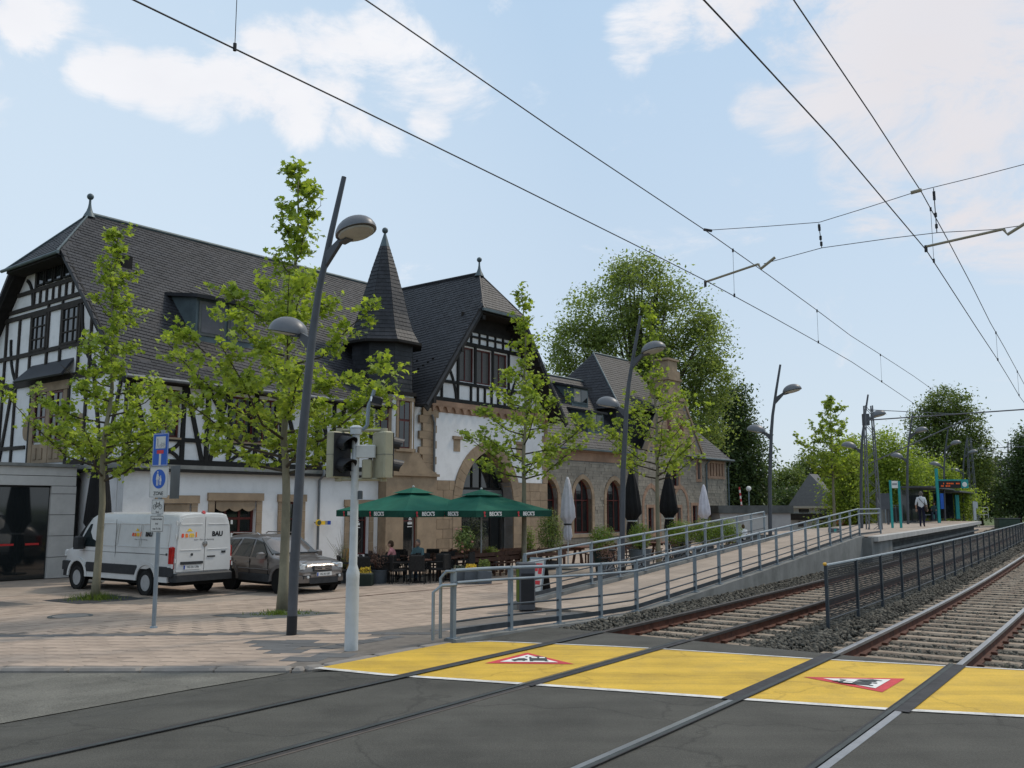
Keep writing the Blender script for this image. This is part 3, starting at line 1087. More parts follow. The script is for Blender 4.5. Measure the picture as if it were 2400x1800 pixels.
bz = lambda s: zr(s) + .03
posts = [10.48 + 1.447 * i for i in range(18)]
rl, inv = railing(8.75, posts, bz, 'long grey tubular steel railing on the low wall along the near track')
# hooped end with two bent tubes
s0 = 10.48
for off, dl, h in ((.16, -.03, .93), (.36, -.06, .74)):
    a = TP(s0, 8.75 + dl, bz(s0) + h + .03)
    m = MB().tube([a, TP(s0 - off * .7, 8.75 + dl + .08, bz(s0) + h + .03), TP(s0 - off, 8.75 + dl + .14, bz(s0) + h - .06), TP(s0 - off, 8.75 + dl + .14, bz(s0) + .01)], .024, 8)
    m.build('end_loop', 'galv', rl, smooth=True).matrix_parent_inverse = inv
# level piece at the head of the ramp
m = MB(); Sx = [35.08, 37, 38.9]
for h in (.97, .80): m.tube([TP(s, 8.75, PZ + .02 + h) for s in Sx], .024, 8)
m.build('handrail', 'galv', rl).matrix_parent_inverse = inv
m = MB().box(-.035, .035, -.03, .03, 0, 1.0, X=Matrix.Translation(TP(38.9, 8.75, PZ)) @ Matrix.Rotation(t_head(39), 4, 'Z'))
m.build('post', 'galv', rl).matrix_parent_inverse = inv
m = MB().box(-1.9, 1.9, -.01, .01, .05, .12, X=Matrix.Translation(TP(37, 8.75, PZ)) @ Matrix.Rotation(t_head(37), 4, 'Z'))
m.build('kick_bar', 'galv_dark', rl).matrix_parent_inverse = inv
posts2 = [16.2 + 1.447 * i for i in range(12)]
railing(11.42, posts2, lambda s: zr(s) + .08, 'second tubular steel railing on the far side of the ramp')

# fence between the tracks
posts3 = [15.9 + 1.98 * i for i in range(45)]


mat('fence_wire', (.028, .03, .036), .6, .1, 3)


FL = 4.9
fn = thing('track_fence', 'dark grey wire mesh fence standing on the ballast between the two tracks', 'fence', TP(15.9, FL, -.1))
inv = fn.matrix_basis.inverted()
post_me = MB().box(-.03, .03, -.025, .025, -.25, .965).mesh('post', 'galv_dark')
fz = -.02
for i, s in enumerate(posts3):
    o = link('post', post_me, fn); o.matrix_parent_inverse = inv
    p = TP(s, FL, fz); o.location = p; o.rotation_euler = (0, 0, t_head(s))
    if i + 1 < len(posts3):
        e = posts3[i + 1]
        a = TP(s, FL, 0); b = TP(e, FL, 0)
        d = (b - a); Ln = d.length; d.normalize(); nn = Vector((-d.y, d.x, 0))
        # welded wires, each a strip of its own
        m = MB(); a1 = a + d * .03; W_ = Ln - .06; nw = int(W_ / .038)
        for k in range(nw + 1):
            q = a1 + d * (W_ * k / nw); q0 = q - d * .008; q1 = q + d * .008
            m.add([(q0.x, q0.y, fz + .06), (q1.x, q1.y, fz + .06), (q1.x, q1.y, fz + .95), (q0.x, q0.y, fz + .95)], [(0, 1, 2, 3)])
        b1 = b - d * .03; o2 = nn * .004
        for k in range(24):
            z = fz + .07 + k * .038
            m.add([(a1.x + o2.x, a1.y + o2.y, z - .008), (b1.x + o2.x, b1.y + o2.y, z - .008), (b1.x + o2.x, b1.y + o2.y, z + .008), (a1.x + o2.x, a1.y + o2.y, z + .008)], [(0, 1, 2, 3)])
        m.build('mesh_panel', 'fence_wire', fn, kind='stuff').matrix_parent_inverse = inv
        m = MB()
        m.tube([a + Vector((0, 0, fz + .965)), b + Vector((0, 0, fz + .965))], .024, 6)
        m.build('top_rail', 'galv', fn).matrix_parent_inverse = inv
        m = MB().tube([a + Vector((0, 0, fz + .06)), b + Vector((0, 0, fz + .06))], .014, 6)
        m.build('bottom_rail', 'galv_dark', fn).matrix_parent_inverse = inv
mat('amber', (.75, .42, .06), .4, .05, 4)
MB().ellip((0, 0, 0), (.036, .036, .03), 10, 6, X=Matrix.Translation(TP(15.85, FL, fz + .99))).build('end_cap', 'amber', fn).matrix_parent_inverse = inv
# ------------------------------------------------------------------ station buildings (frame: s along the front, t into the depth, z up)
def bthing(name, label, s, t, cat='building', z=BZ):
    """Empty at the foot of a building; children are written in facade coordinates"""
    o = thing(name, label, cat)
    X = BM @ Matrix.Translation((s, t, z))
    o.matrix_world = X
    return o, Matrix.Translation((-s, -t, -z))


class BB:
    """adds parts to a building in facade coordinates"""
    def __init__(self, root, inv): self.root = root; self.inv = inv

    def part(self, mb, name, m, parent=None, **kw):
        o = mb.build(name, m, parent or self.root, **kw)
        if parent is None: o.matrix_parent_inverse = self.inv
        return o


def beam(mb, a, b, w, plane, off, d=.06, mi=0):
    """timber in a wall plane: 'F' (s,z at depth t=off, face towards -t) or 'G' (t,z at s=off, face towards -s)"""
    ax = Vector((a[0], a[1])); bx = Vector((b[0], b[1])); v = (bx - ax)
    n = Vector((-v.y, v.x)).normalized() * (w / 2)
    q = [ax - n, bx - n, bx + n, ax + n]
    vs = []
    for e in (off, off - d):
        for p in q: vs.append((p.x, e, p.y) if plane == 'F' else (e, p.x, p.y))
    mb.add(vs, [(0, 1, 2, 3), (4, 7, 6, 5), (0, 4, 5, 1), (1, 5, 6, 2), (2, 6, 7, 3), (3, 7, 4, 0)], mi)


def arc_beam(mb, pts, w, plane, off, d=.06):
    for a, b in zip(pts[:-1], pts[1:]): beam(mb, a, b, w, plane, off, d)


def qbez(a, c, b, n=7):
    return [((1 - t) ** 2 * a[0] + 2 * t * (1 - t) * c[0] + t * t * b[0], (1 - t) ** 2 * a[1] + 2 * t * (1 - t) * c[1] + t * t * b[1]) for t in [i / (n - 1) for i in range(n)]]


def pointed(a, h):
    r = (a * a + h * h) / (2 * a)
    return lambda x: math.sqrt(max(0, r * r - (abs(x) + r - a) ** 2)) if abs(x) <= a else 0.0


def wall_holes(mb, s0, s1, z0, z1, holes, t0, t1, step=.16, plane='F', ztop=None):
    """wall built in columns; holes: (sa, sb, zb, ztop or function)"""
    br = {s0, s1}
    for h in holes:
        br.add(max(s0, h[0])); br.add(min(s1, h[1]))
        if callable(h[3]):
            n = max(2, int((h[1] - h[0]) / step))
            for i in range(1, n):
                q = h[0] + (h[1] - h[0]) * i / n
                if s0 < q < s1: br.add(q)
    if ztop:
        n = int((s1 - s0) / .35)
        for i in range(n): br.add(s0 + (s1 - s0) * i / n)
    br = sorted(br)
    for a, b in zip(br[:-1], br[1:]):
        if b - a < 1e-5: continue
        m = (a + b) / 2
        Z1a = ztop(a) if ztop else z1; Z1b = ztop(b) if ztop else z1
        cuts = []
        for h in holes:
            if h[0] - 1e-6 <= m <= h[1] + 1e-6:
                f = h[3] if callable(h[3]) else (lambda x, k=h[3]: k)
                cuts.append((h[2], f(a), f(b)))
        cuts.sort()
        lo = (z0, z0)
        segs = []
        for c in cuts:
            segs.append((lo[0], lo[1], c[0], c[0])); lo = (c[1], c[2])
        segs.append((lo[0], lo[1], Z1a, Z1b))
        for la, lb, ha, hb in segs:
            if ha - la < 1e-3 and hb - lb < 1e-3: continue
            def P(u, t, z): return (u, t, z) if plane == 'F' else (t, u, z)
            vs = [P(a, t0, la), P(b, t0, lb), P(b, t1, lb), P(a, t1, la), P(a, t0, ha), P(b, t0, hb), P(b, t1, hb), P(a, t1, ha)]
            mb.add(vs, [(0, 3, 2, 1), (4, 5, 6, 7), (0, 1, 5, 4), (1, 2, 6, 5), (2, 3, 7, 6), (3, 0, 4, 7)])
    return mb


def window(B, s0, s1, z0, z1, t, nx=2, nz=2, fr=.07, bar=.05, frame='window_red', plane='F', glass='glass_dark', sill=None, curtain=False, zt=None, splits=None):
    """window part with separate panes; zt: arched top function"""
    f = MB(); d = .07
    def bx(a, b, c, e, y0, y1):
        if b - a < .004 or e - c < .004: return
        if plane == 'F': f.box(a, b, y0, y1, c, e)
        else: f.box(y0, y1, a, b, c, e)
    bx(s0, s1, z0, z0 + fr, t - d, t); bx(s0, s0 + fr, z0, (zt(s0 + fr) if zt else z1), t - d, t); bx(s1 - fr, s1, z0, (zt(s1 - fr) if zt else z1), t - d, t)
    if not zt: bx(s0, s1, z1 - fr, z1, t - d, t)
    xs = [s0 + (s1 - s0) * i / nx for i in range(nx + 1)]
    zs = splits or [z0 + (z1 - z0) * i / nz for i in range(nz + 1)]
    for x in xs[1:-1]: bx(x - bar / 2, x + bar / 2, z0, zt(x) if zt else z1, t - d * .8, t - .005)
    for z in zs[1:-1]: bx(s0, s1, z - bar / 2, z + bar / 2, t - d * .9, t - .003)
    if zt:
        n = 14
        pts = [(s0 + (s1 - s0) * i / n, zt(s0 + (s1 - s0) * i / n) - fr * .4) for i in range(n + 1)]
        arc_beam(f, pts, fr, plane, t, d)
    w = B.part(f, 'window', frame)
    for i in range(nx):
        for j in range(len(zs) - 1):
            a, b = xs[i] + .015, xs[i + 1] - .015
            top0 = zs[j + 1]; g = MB()
            if zt and j == len(zs) - 2:
                n = 5
                lo = zs[j]
                for k in range(n):
                    u0 = a + (b - a) * k / n; u1 = a + (b - a) * (k + 1) / n
                    h0 = max(lo, zt(u0) - .02); h1 = max(lo, zt(u1) - .02)
                    vs = [(u0, t - .02, lo), (u1, t - .02, lo), (u1, t - .02, h1), (u0, t - .02, h0), (u0, t - .008, lo), (u1, t - .008, lo), (u1, t - .008, h1), (u0, t - .008, h0)]
                    if plane == 'G': vs = [(q[1], q[0], q[2]) for q in vs]
                    g.add(vs, [(0, 1, 2, 3), (4, 7, 6, 5)])
            else:
                if plane == 'F': g.box(a, b, t - .02, t - .008, zs[j] + .01, top0 - .01)
                else: g.box(t - .02, t - .008, a, b, zs[j] + .01, top0 - .01)
            B.part(g, 'pane', glass, w)
    if sill:
        g = MB()
        if plane == 'F': g.box(s0 - .08, s1 + .08, t - .16, t - .005, z0 - .09, z0 - .002)
        else: g.box(t - .16, t - .005, s0 - .08, s1 + .08, z0 - .09, z0 - .002)
        B.part(g, 'sill', sill, w)
    return w


def in_poly(x, y, P):
    c = False; n = len(P); j = n - 1
    for i in range(n):
        if (P[i][1] > y) != (P[j][1] > y) and x < (P[j][0] - P[i][0]) * (y - P[i][1]) / (P[j][1] - P[i][1]) + P[i][0]: c = not c
        j = i
    return c


def slates(B, roof, corners, tw=.26, th=.20, rot=0.0, n_single=60, matname='slate', edge=.03):
    """lay slates on the planar polygon `corners` (facade coordinates, eave first, left to right); returns nothing"""
    P = [Vector(p) for p in corners]
    O = P[0]; X = (P[1] - P[0]).normalized(); N = X.cross(P[2] - P[0]).normalized()
    if N.z < 0: N = -N
    Y = N.cross(X)
    if Y.z < 0: Y = -Y
    pl = [((p - O).dot(X), (p - O).dot(Y)) for p in P]
    ca, sa = math.cos(rot), math.sin(rot)
    x0 = min(p[0] for p in pl); x1 = max(p[0] for p in pl); y0 = min(p[1] for p in pl); y1 = max(p[1] for p in pl)
    cx, cy = (x0 + x1) / 2, (y0 + y1) / 2
    D = math.hypot(x1 - x0, y1 - y0) / 2 + 1
    lst = []
    rows = int(2 * D / th) + 1; cols = int(2 * D / tw) + 1
    for r in range(rows):
        for c in range(cols):
            u = -D + c * tw + (r % 2) * tw / 2; v = -D + r * th
            x = cx + u * ca - v * sa; y = cy + u * sa + v * ca
            if not (x0 - .1 < x < x1 + .1 and y0 - .1 < y < y1 + .1): continue
            if not in_poly(x, y, pl): continue
            # keep the piece inside the roof's outline
            ok = sum(in_poly(x + dx * ca - dy * sa, y + dx * sa + dy * ca, pl) for dx, dy in ((-tw * .3, -th * .3), (tw * .3, -th * .3), (tw * .3, th * .3), (-tw * .3, th * .3)))
            if ok < 3: continue
            lst.append((x, y))
    def geo(j):
        e = random.uniform(-.004, .006)
        w = tw / 2 - .006; l = -th * .56; h = th * .52
        loc = [(-w, l, .022 + e), (w, l, .022 + e), (w, h, .004), (-w, h, .004), (-w, l, .001), (w, l, .001)]
        return loc
    F6 = [(0, 1, 2, 3), (4, 5, 1, 0), (0, 3, 4), (1, 5, 2)]
    rest = MB()
    # those nearest the camera stand for themselves
    camb = BM.inverted() @ Vector((0, 0, EYE))
    order = sorted(range(len(lst)), key=lambda i: ((O + X * lst[i][0] + Y * lst[i][1]) - camb).length)
    singles = set(order[:n_single])
    me = MB().add(geo(0), F6).mesh('slate', matname)
    for i, (x, y) in enumerate(lst):
        o3 = O + X * x + Y * y
        Xr = X * ca + Y * sa; Yr = Y * ca - X * sa
        if i in singles:
            M = Matrix(((Xr.x, Yr.x, N.x, o3.x), (Xr.y, Yr.y, N.y, o3.y), (Xr.z, Yr.z, N.z, o3.z), (0, 0, 0, 1)))
            ob = bpy.data.objects.new('slate', me); COL.objects.link(ob); ob.parent = roof
            ob.matrix_basis = M
        else:
            rest.add([o3 + Xr * q[0] + Yr * q[1] + N * q[2] for q in geo(i)], F6)
    if rest.v:
        rest.build('slate_courses', matname, roof, kind='stuff')


def solid_poly(mb, pts, th=.12, mi=0):
    """planar polygon with thickness below it"""
    P = [Vector(p) for p in pts]
    n = (P[1] - P[0]).cross(P[2] - P[0]).normalized()
    if n.z < 0: n = -n; P = P[::-1]
    k = len(P)
    vs = P + [p - n * th for p in P]
    fs = [tuple(range(k)), tuple(range(2 * k - 1, k - 1, -1))]
    for i in range(k): fs.append((i, k + i, k + (i + 1) % k, (i + 1) % k))
    mb.add(vs, fs, mi)


def finial(B, s, t, z, h=1.0, mat_='lead'):
    B.part(MB().lathe([(.26, -.12), (.20, .02), (.13, .15), (.075, .32), (.05, .5), (.045, h * .72)], 12, cx=s, cy=t, X=Matrix.Translation((0, 0, z))), 'finial', mat_, smooth=True)
    B.part(MB().ellip((s, t, z + h * .84), (.14, .14, .14), 12, 10), 'finial_ball', mat_, smooth=True)


# ============================ half-timbered main block
root, inv = bthing('timbered_building', 'black and white half-timbered station building with big slate roof and pointed corner turret', 4.0, 0)
B = BB(root, inv)
ZL = 3.42      # ledge between the storeys
# ground floor walls
gf = wall_holes(MB(), -3.5, 8.6, BZ - .1, 3.25, [(-1.98, -.83, BZ, 2.02), (.15, 2.05, BZ - .05, 2.13), (3.36, 4.2, -.1, 2.1), (6.9, 8.05, -.2, 1.9)], .0, .4)
gf.box(-3.5, 8.6, .41, 13.2, BZ - .1, 3.24)
wall_holes(gf, .42, 13.2, BZ - .1, 3.25, [], -3.52, -3.2, plane='G')
B.part(gf, 'ground_floor_wall', 'render_white')
up = wall_holes(MB(), -3.4, 12.0, 3.25, 6.62, [(-2.38, -1.42, 4.42, 6.2), (.78, 3.1, 4.42, 6.2)], .05, .35)
up.box(-3.4, 12, .36, 13.0, 3.26, 6.6)
B.part(up, 'upper_wall', 'render_white')
# gable wall over the whole end
gz = lambda t: 6.5 + (t + .3) * 1.085 if t < 6.65 else 6.5 + (13.6 - t) * 1.085
g = wall_holes(MB(), .0, 13.3, 3.25, 6.5, [], -3.5, -3.2, plane='G', ztop=lambda t: min(11.95, gz(t) - .25) if .0 < t < 13.3 else 6.4)
B.part(g, 'gable_wall', 'render_white')
# ledge
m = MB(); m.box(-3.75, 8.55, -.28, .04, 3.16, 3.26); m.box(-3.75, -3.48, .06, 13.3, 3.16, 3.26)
B.part(m, 'ledge_black_board', 'timber')  # black timber board along the underside of the ledge
m = MB(); m.box(-3.68, 8.55, -.22, .04, 3.27, 3.42); m.box(-3.68, -3.48, .06, 13.3, 3.27, 3.42)
B.part(m, 'ledge', 'concrete')


def timbers(lst, plane, off, matn='timber', w=.17, d=.07):
    k = 0
    for L_ in lst:
        ww = L_[4] if len(L_) > 4 else w
        m = MB(); k = (k + 1) % 4
        beam(m, (L_[0], L_[1]), (L_[2], L_[3]), ww, plane, off, d + k * .003)
        B.part(m, 'timber_beam', matn)


Tm = [(-3.45, 3.53, 8.5, 3.53, .2), (-3.45, 6.42, 8.5, 6.42, .2), (-3.45, 4.36, 8.5, 4.36, .15)]
for s in (-3.4, -2.45, -1.3, -.28, .70, 1.92, 3.16, 5.0): Tm.append((s, 3.4, s, 6.45))
for s in (1.92,): pass
for s in (-2.95,): Tm.append((-3.35, 6.35, -2.55, 3.6, .16))
# braces between the windows: two long legs and two short arms
Tm += [(-1.22, 6.4, -.45, 3.6, .16), (.62, 6.4, -.12, 3.6, .16), (-.28, 6.35, -.92, 5.5, .15), (-.28, 6.35, .33, 5.5, .15),
       (3.28, 6.4, 4.15, 3.6, .16), (4.92, 6.4, 4.2, 4.5, .16), (5.1, 6.4, 5.9, 3.6, .16), (5.95, 3.5, 5.95, 6.4), (6.6, 6.4, 6.0, 4.4, .14), (8.1, 3.5, 8.1, 6.4)]
timbers(Tm, 'F', .05)
for s0, s1 in ((-2.37, -1.38), (.78, 1.84), (2.0, 3.08), (3.26, 4.1), (5.1, 5.87)):
    c = (s0 + s1) / 2
    for pts in (qbez((s0, 4.28), (c, 3.62), (s1, 4.28)), qbez((s0, 3.62), (c, 4.22), (s1, 3.62))):
        m = MB(); arc_beam(m, pts, .12, 'F', .05, .062 + random.uniform(0, .006)); B.part(m, 'curved_brace', 'timber')
window(B, -2.38, -1.42, 4.44, 6.2, .22, 2, 2, splits=[4.44, 5.62, 6.2])
window(B, .78, 1.84, 4.44, 6.2, .22, 3, 2, splits=[4.44, 5.62, 6.2])
window(B, 2.0, 3.08, 4.44, 6.2, .22, 3, 2, splits=[4.44, 5.62, 6.2])
for s0, s1 in ((-2.42, -1.38), (.74, 3.14)):
    B.part(MB().box(s0, s1, -.04, .2, 4.36, 4.43), 'window_sill', 'sandstone')
# ground floor openings with sandstone surrounds
def surround(s0, s1, z0, z1, wv=.26, wh=.30, t=0.0, m_='sandstone'):
    m = MB(); m.box(s0 - wv - .05, s1 + wv + .05, t - .09, t + .12, z1 + .005, z1 + wh)
    B.part(m, 'lintel', m_)
    for a in (s0 - wv, s1 + .005):
        z = z0; k = 0
        while z < z1 - .02:
            h = min(.46, z1 - z); B.part(MB().box(a, a + wv - .005, t - .05 - (k % 2) * .006, t + .12, z + .006, z + h), 'jamb_stone', m_); z += h; k += 1


surround(-1.98, -.83, -.4, 2.02); window(B, -1.98, -.83, -.3, 2.0, .25, 2, 2, splits=[-.3, 1.4, 2.0])
surround(.15, 2.05, BZ, 2.13); window(B, .15, 2.05, BZ, 2.11, .25, 3, 3, fr=.1, bar=.09, splits=[BZ, .9, 1.45, 2.11])
surround(3.36, 4.2, -.1, 2.1); window(B, 3.36, 4.2, -.1, 2.08, .25, 2, 2, splits=[-.1, 1.4, 2.08])
surround(6.9, 8.05, BZ, 1.9); window(B, 6.9, 8.05, -.2, 1.88, .25, 2, 2, splits=[-.2, 1.3, 1.88])
# scalloped blinds above two openings
for s0, s1, z in ((.22, 1.98, 2.12), (-1.9, -.9, 2.0)):
    m = MB(); n = 3; w = (s1 - s0) / n
    for i in range(n):
        pts = [(s0 + w * i, z)] + [(s0 + w * i + w * k / 8, z - .28 - .12 * math.sin(math.pi * k / 8)) for k in range(9)] + [(s0 + w * (i + 1), z)]
        m.add([(p[0], -.03, p[1]) for p in pts] + [(p[0], -.01, p[1]) for p in pts], [tuple(range(len(pts))), tuple(range(2 * len(pts) - 1, len(pts) - 1, -1))])
    B.part(m, 'scalloped_blind', 'sandstone')
# drainpipe
B.part(MB().tube([(5.12, -.10, BZ), (5.12, -.10, 3.0), (5.12, -.36, 3.2), (5.12, -.36, 3.5), (5.12, -.12, 3.8), (5.12, -.12, 6.3)], .055, 8), 'drainpipe', 'pipe_grey', smooth=True)

# gable timbers (plane at the left end)
G = [(0, 3.55, 4.4, 3.57, .16), (0, 4.28, 4.6, 4.28, .15), (7.3, 3.55, 13, 3.55, .16), (7.8, 4.28, 13.1, 4.28, .15), (.0, 6.87, 13.3, 6.87, .24), (1.2, 8.1, 12.1, 8.1, .17), (3.0, 9.76, 10.4, 9.76, .18),
     (3.4, 10.07, 10.1, 10.07, .16), (3.9, 10.75, 9.4, 10.75, .16)]
for t in (.08, 3.0, 4.35, 7.5, 9.0, 10.2): G.append((t, 3.4, t, 6.85))
for t in (3.8, 5.3, 6.42, 7.9): G.append((t, 8.1, t, 9.76))
for t in (1.9, 2.9, 9.0, 10.2, 11.2): G.append((t, 6.9, t, min(9.7, gz(t) - .3)))
for t in (3.8, 5.3, 6.42, 7.9): G.append((t, 6.9, t, 8.1))
for t in (4.55, 5.1, 5.65, 6.2, 6.75, 7.3, 7.85): G.append((t, 10.1, t, 10.72, .11))
for t in (4.6, 7.75): G.append((t, 10.75, t, 11.9, .15))
for t in (5.3, 6.5): G.append((t, 9.8, t, 10.05, .11))
G += [(.4, 6.8, 1.3, 3.6, .15), (2.5, 6.8, 1.6, 3.6, .15), (9.3, 6.8, 10.1, 3.6, .15), (10.9, 6.8, 10.3, 4.3, .13), (12.9, 6.8, 12.2, 3.6, .15)]
timbers(G, 'G', -3.5, 'timber_brown', w=.13)
for pts in (qbez((8.9, 6.95), (9.7, 7.6), (9.75, 8.9)), qbez((2.3, 7.0), (3.6, 7.6), (3.7, 9.6)), qbez((7.95, 10.1), (8.0, 11.0), (8.6, 11.3)), qbez((10.3, 7.0), (11.2, 7.6), (11.3, 8.6))):
    m = MB(); arc_beam(m, pts, .13, 'G', -3.5, .068); B.part(m, 'curved_brace', 'timber')
window(B, 6.5, 7.85, 8.15, 9.68, -3.52, 3, 3, plane='G', fr=.1, glass='glass_dark', frame='timber_brown')
window(B, 3.88, 5.22, 8.15, 9.68, -3.52, 3, 3, plane='G', fr=.1, frame='timber_brown')
for a, b in ((4.75, 5.4), (5.5, 6.15), (6.25, 6.9), (7.0, 7.65)):
    window(B, a, b, 10.88, 11.72, -3.52, 1, 1, plane='G', frame='timber', glass='glass_dark')
# sandstone window bay in the gable
m = MB(); m.box(-3.58, -3.5, 4.4, 4.7, 3.6, 6.55); m.box(-3.58, -3.5, 7.1, 7.4, 3.6, 6.55); m.box(-3.58, -3.5, 5.75, 6.05, 3.6, 6.4); m.box(-3.62, -3.5, 4.3, 7.5, 6.40, 6.75)
B.part(m, 'sandstone_surround', 'sandstone')
B.part(MB().box(-3.56, -3.5, 4.7, 7.1, 3.6, 4.35), 'sandstone_apron', 'sandstone')
for a, b in ((4.72, 5.73), (6.07, 7.08)):
    window(B, a, b, 4.45, 6.38, -3.50, 2, 2, plane='G')
    for q in range(2):
        B.part(MB().box(-3.60, -3.56, a + .1 + q * .5, a + .4 + q * .5, 3.75, 4.2), 'carved_panel', 'sandstone')
# little slate canopy over it
m = MB(); solid_poly(m, [(-4.1, 3.9, 6.9), (-4.1, 8.0, 6.9), (-3.5, 7.7, 7.6), (-3.5, 4.2, 7.6)], .08)
B.part(m, 'canopy_roof', 'slate')
for tc_ in (3.3, 7.75):
    B.part(MB().lathe([(.18, 0), (.30, 0), (.30, .05), (.18, .05)], 18, X=Matrix.Translation((-3.5, tc_, 4.97)) @ Matrix.Rotation(R(-90), 4, 'Y') @ Matrix.Diagonal((1.4, 1, 1, 1))), 'oval_surround', 'sandstone')
    B.part(MB().lathe([(.2, 0), (.2, .02)], 18, X=Matrix.Translation((-3.5, tc_, 4.97)) @ Matrix.Rotation(R(-90), 4, 'Y') @ Matrix.Diagonal((1.4, 1, 1, 1))), 'oval_window', 'window_red')
# roof
roof = MB()
RT, RZ_ = 6.65, 14.15
E0 = (-.62, 6.46); E1 = (.25, 7.22)
VS = -4.0; VE = 14.3; HS = -2.05; HE = (-4.15, 4.5, 11.78)
k_ = (RZ_ - E1[1]) / (RT - E1[0])
up_poly = [(VS, E1[0], E1[1]), (VE, E1[0], E1[1]), (VE, RT, RZ_), (HS, RT, RZ_), (HE[0], 4.45, E1[1] + (4.45 - E1[0]) * k_)]
low_poly = [(VS, E0[0], E0[1]), (9.2, E0[0], E0[1]), (9.2, E1[0] - .005, E1[1] - .005), (VS, E1[0] - .005, E1[1] - .005)]
hip_poly = [(-4.3, 8.9, 11.62), (-4.3, 4.4, 11.62), (HS, RT, RZ_)]
zb4 = E1[1] + (4.45 - E1[0]) * k_
back = [(VS, 13.05, E1[1]), (VE, 13.05, E1[1]), (VE, RT, RZ_), (HS, RT, RZ_), (HE[0], 8.85, zb4)]
backlow = [(VS, 13.92, E0[1]), (VE, 13.92, E0[1]), (VE, 13.06, E1[1]), (VS, 13.06, E1[1])]
for pl_ in (up_poly, low_poly, hip_poly, back, backlow): solid_poly(roof, pl_, .14)
rf = B.part(roof, 'roof', 'slate')
slates(B, rf, up_poly, .30, .21, R(-9), 130)
slates(B, rf, low_poly, .30, .21, R(-9), 50)
slates(B, rf, hip_poly, .28, .20, 0, 20)
m = MB().tube([(HS, RT, RZ_ + .03), (VE, RT, RZ_ + .03)], .09, 8); m.tube([(HS, RT, RZ_ + .03), (-4.3, 4.42, 11.68)], .045, 6); m.tube([(HS, RT, RZ_ + .03), (-4.3, 8.9, 11.68)], .045, 6)
B.part(m, 'ridge_cap', 'lead', rf)
# dark eaves, gutters and barge boards
B.part(MB().tube([(VS, -.70, 6.42), (8.3, -.70, 6.42)], .075, 8), 'gutter', 'pipe_grey', smooth=True)
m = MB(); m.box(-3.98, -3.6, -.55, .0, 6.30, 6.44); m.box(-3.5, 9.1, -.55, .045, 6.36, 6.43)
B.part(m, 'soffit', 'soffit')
for mir in (0, 1):
    m = MB()
    for (t0, z0), (t1, z1) in ((E0, E1), (E1, (4.45, zb4))):
        if mir: t0, t1 = 13.3 - t0, 13.3 - t1
        beam(m, (t0, z0 - .18), (t1, z1 - .2), .30, 'G', -3.93, .07)
    B.part(m, 'barge_board', 'timber')
m = MB(); m.tube([(-4.38, 4.2, 11.6), (-4.38, 9.1, 11.6)], .07, 8); B.part(m, 'hip_gutter', 'lead', smooth=True)
m = MB(); m.box(-4.3, -3.6, 4.5, 8.8, 11.46, 11.55)
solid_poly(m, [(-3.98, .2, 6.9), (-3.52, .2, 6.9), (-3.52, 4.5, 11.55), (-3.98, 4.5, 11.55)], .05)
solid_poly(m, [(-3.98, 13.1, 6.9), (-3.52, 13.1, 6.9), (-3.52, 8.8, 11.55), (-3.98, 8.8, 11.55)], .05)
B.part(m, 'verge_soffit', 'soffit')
finial(B, HS, RT, RZ_ - .02, .95)
# shed dormer
dt = 1.35
ds0, dz1 = FW(459, 740, dt); dzb = E1[1] + (dt - E1[0]) * k_
ds1 = ds0 + 2.75
dz1 = dzb + 1.75
tback = E1[0] + (dz1 + .35 - E1[1]) / k_
m = MB()
m.add([(ds0, dt, dzb), (ds0, dt, dz1), (ds0, tback, dz1 + .35), (ds1, dt, dzb), (ds1, dt, dz1), (ds1, tback, dz1 + .35)], [(0, 1, 2), (3, 5, 4), (0, 3, 4, 1)])
dm = B.part(m, 'dormer', 'lead')
m = MB(); solid_poly(m, [(ds0 - .2, dt - .35, dz1 + .08), (ds1 + .2, dt - .35, dz1 + .08), (ds1 + .2, tback + .1, dz1 + .48), (ds0 - .2, tback + .1, dz1 + .48)], .14)
B.part(m, 'dormer_roof', 'slate', dm)
m = MB()
for a, b in ((ds0 + .12, ds0 + 1.30), (ds0 + 1.45, ds0 + 2.63)):
    m.box(a, b, dt - .06, dt - .01, dzb + .25, dz1 - .12)
B.part(m, 'dormer_window', 'concrete_dark', dm)
m = MB()
for a, b in ((ds0 + .22, ds0 + 1.20), (ds0 + 1.55, ds0 + 2.53)):
    m.box(a, b, dt - .075, dt - .062, dzb + .37, dz1 - .24)
mat('roller_blind', (.10, .10, .11), .6, .1, 3)
B.part(m, 'dormer_blind', 'roller_blind', dm)
# roof vents
for px, py in ((288, 648),):
    s, z = FW(px, py, 4.5); B.part(MB().box(s - .22, s + .22, 4.2, 4.6, E1[1] + (4.2 - .25) * k_, E1[1] + (4.5 - .25) * k_ + .22), 'roof_vent', 'soffit')

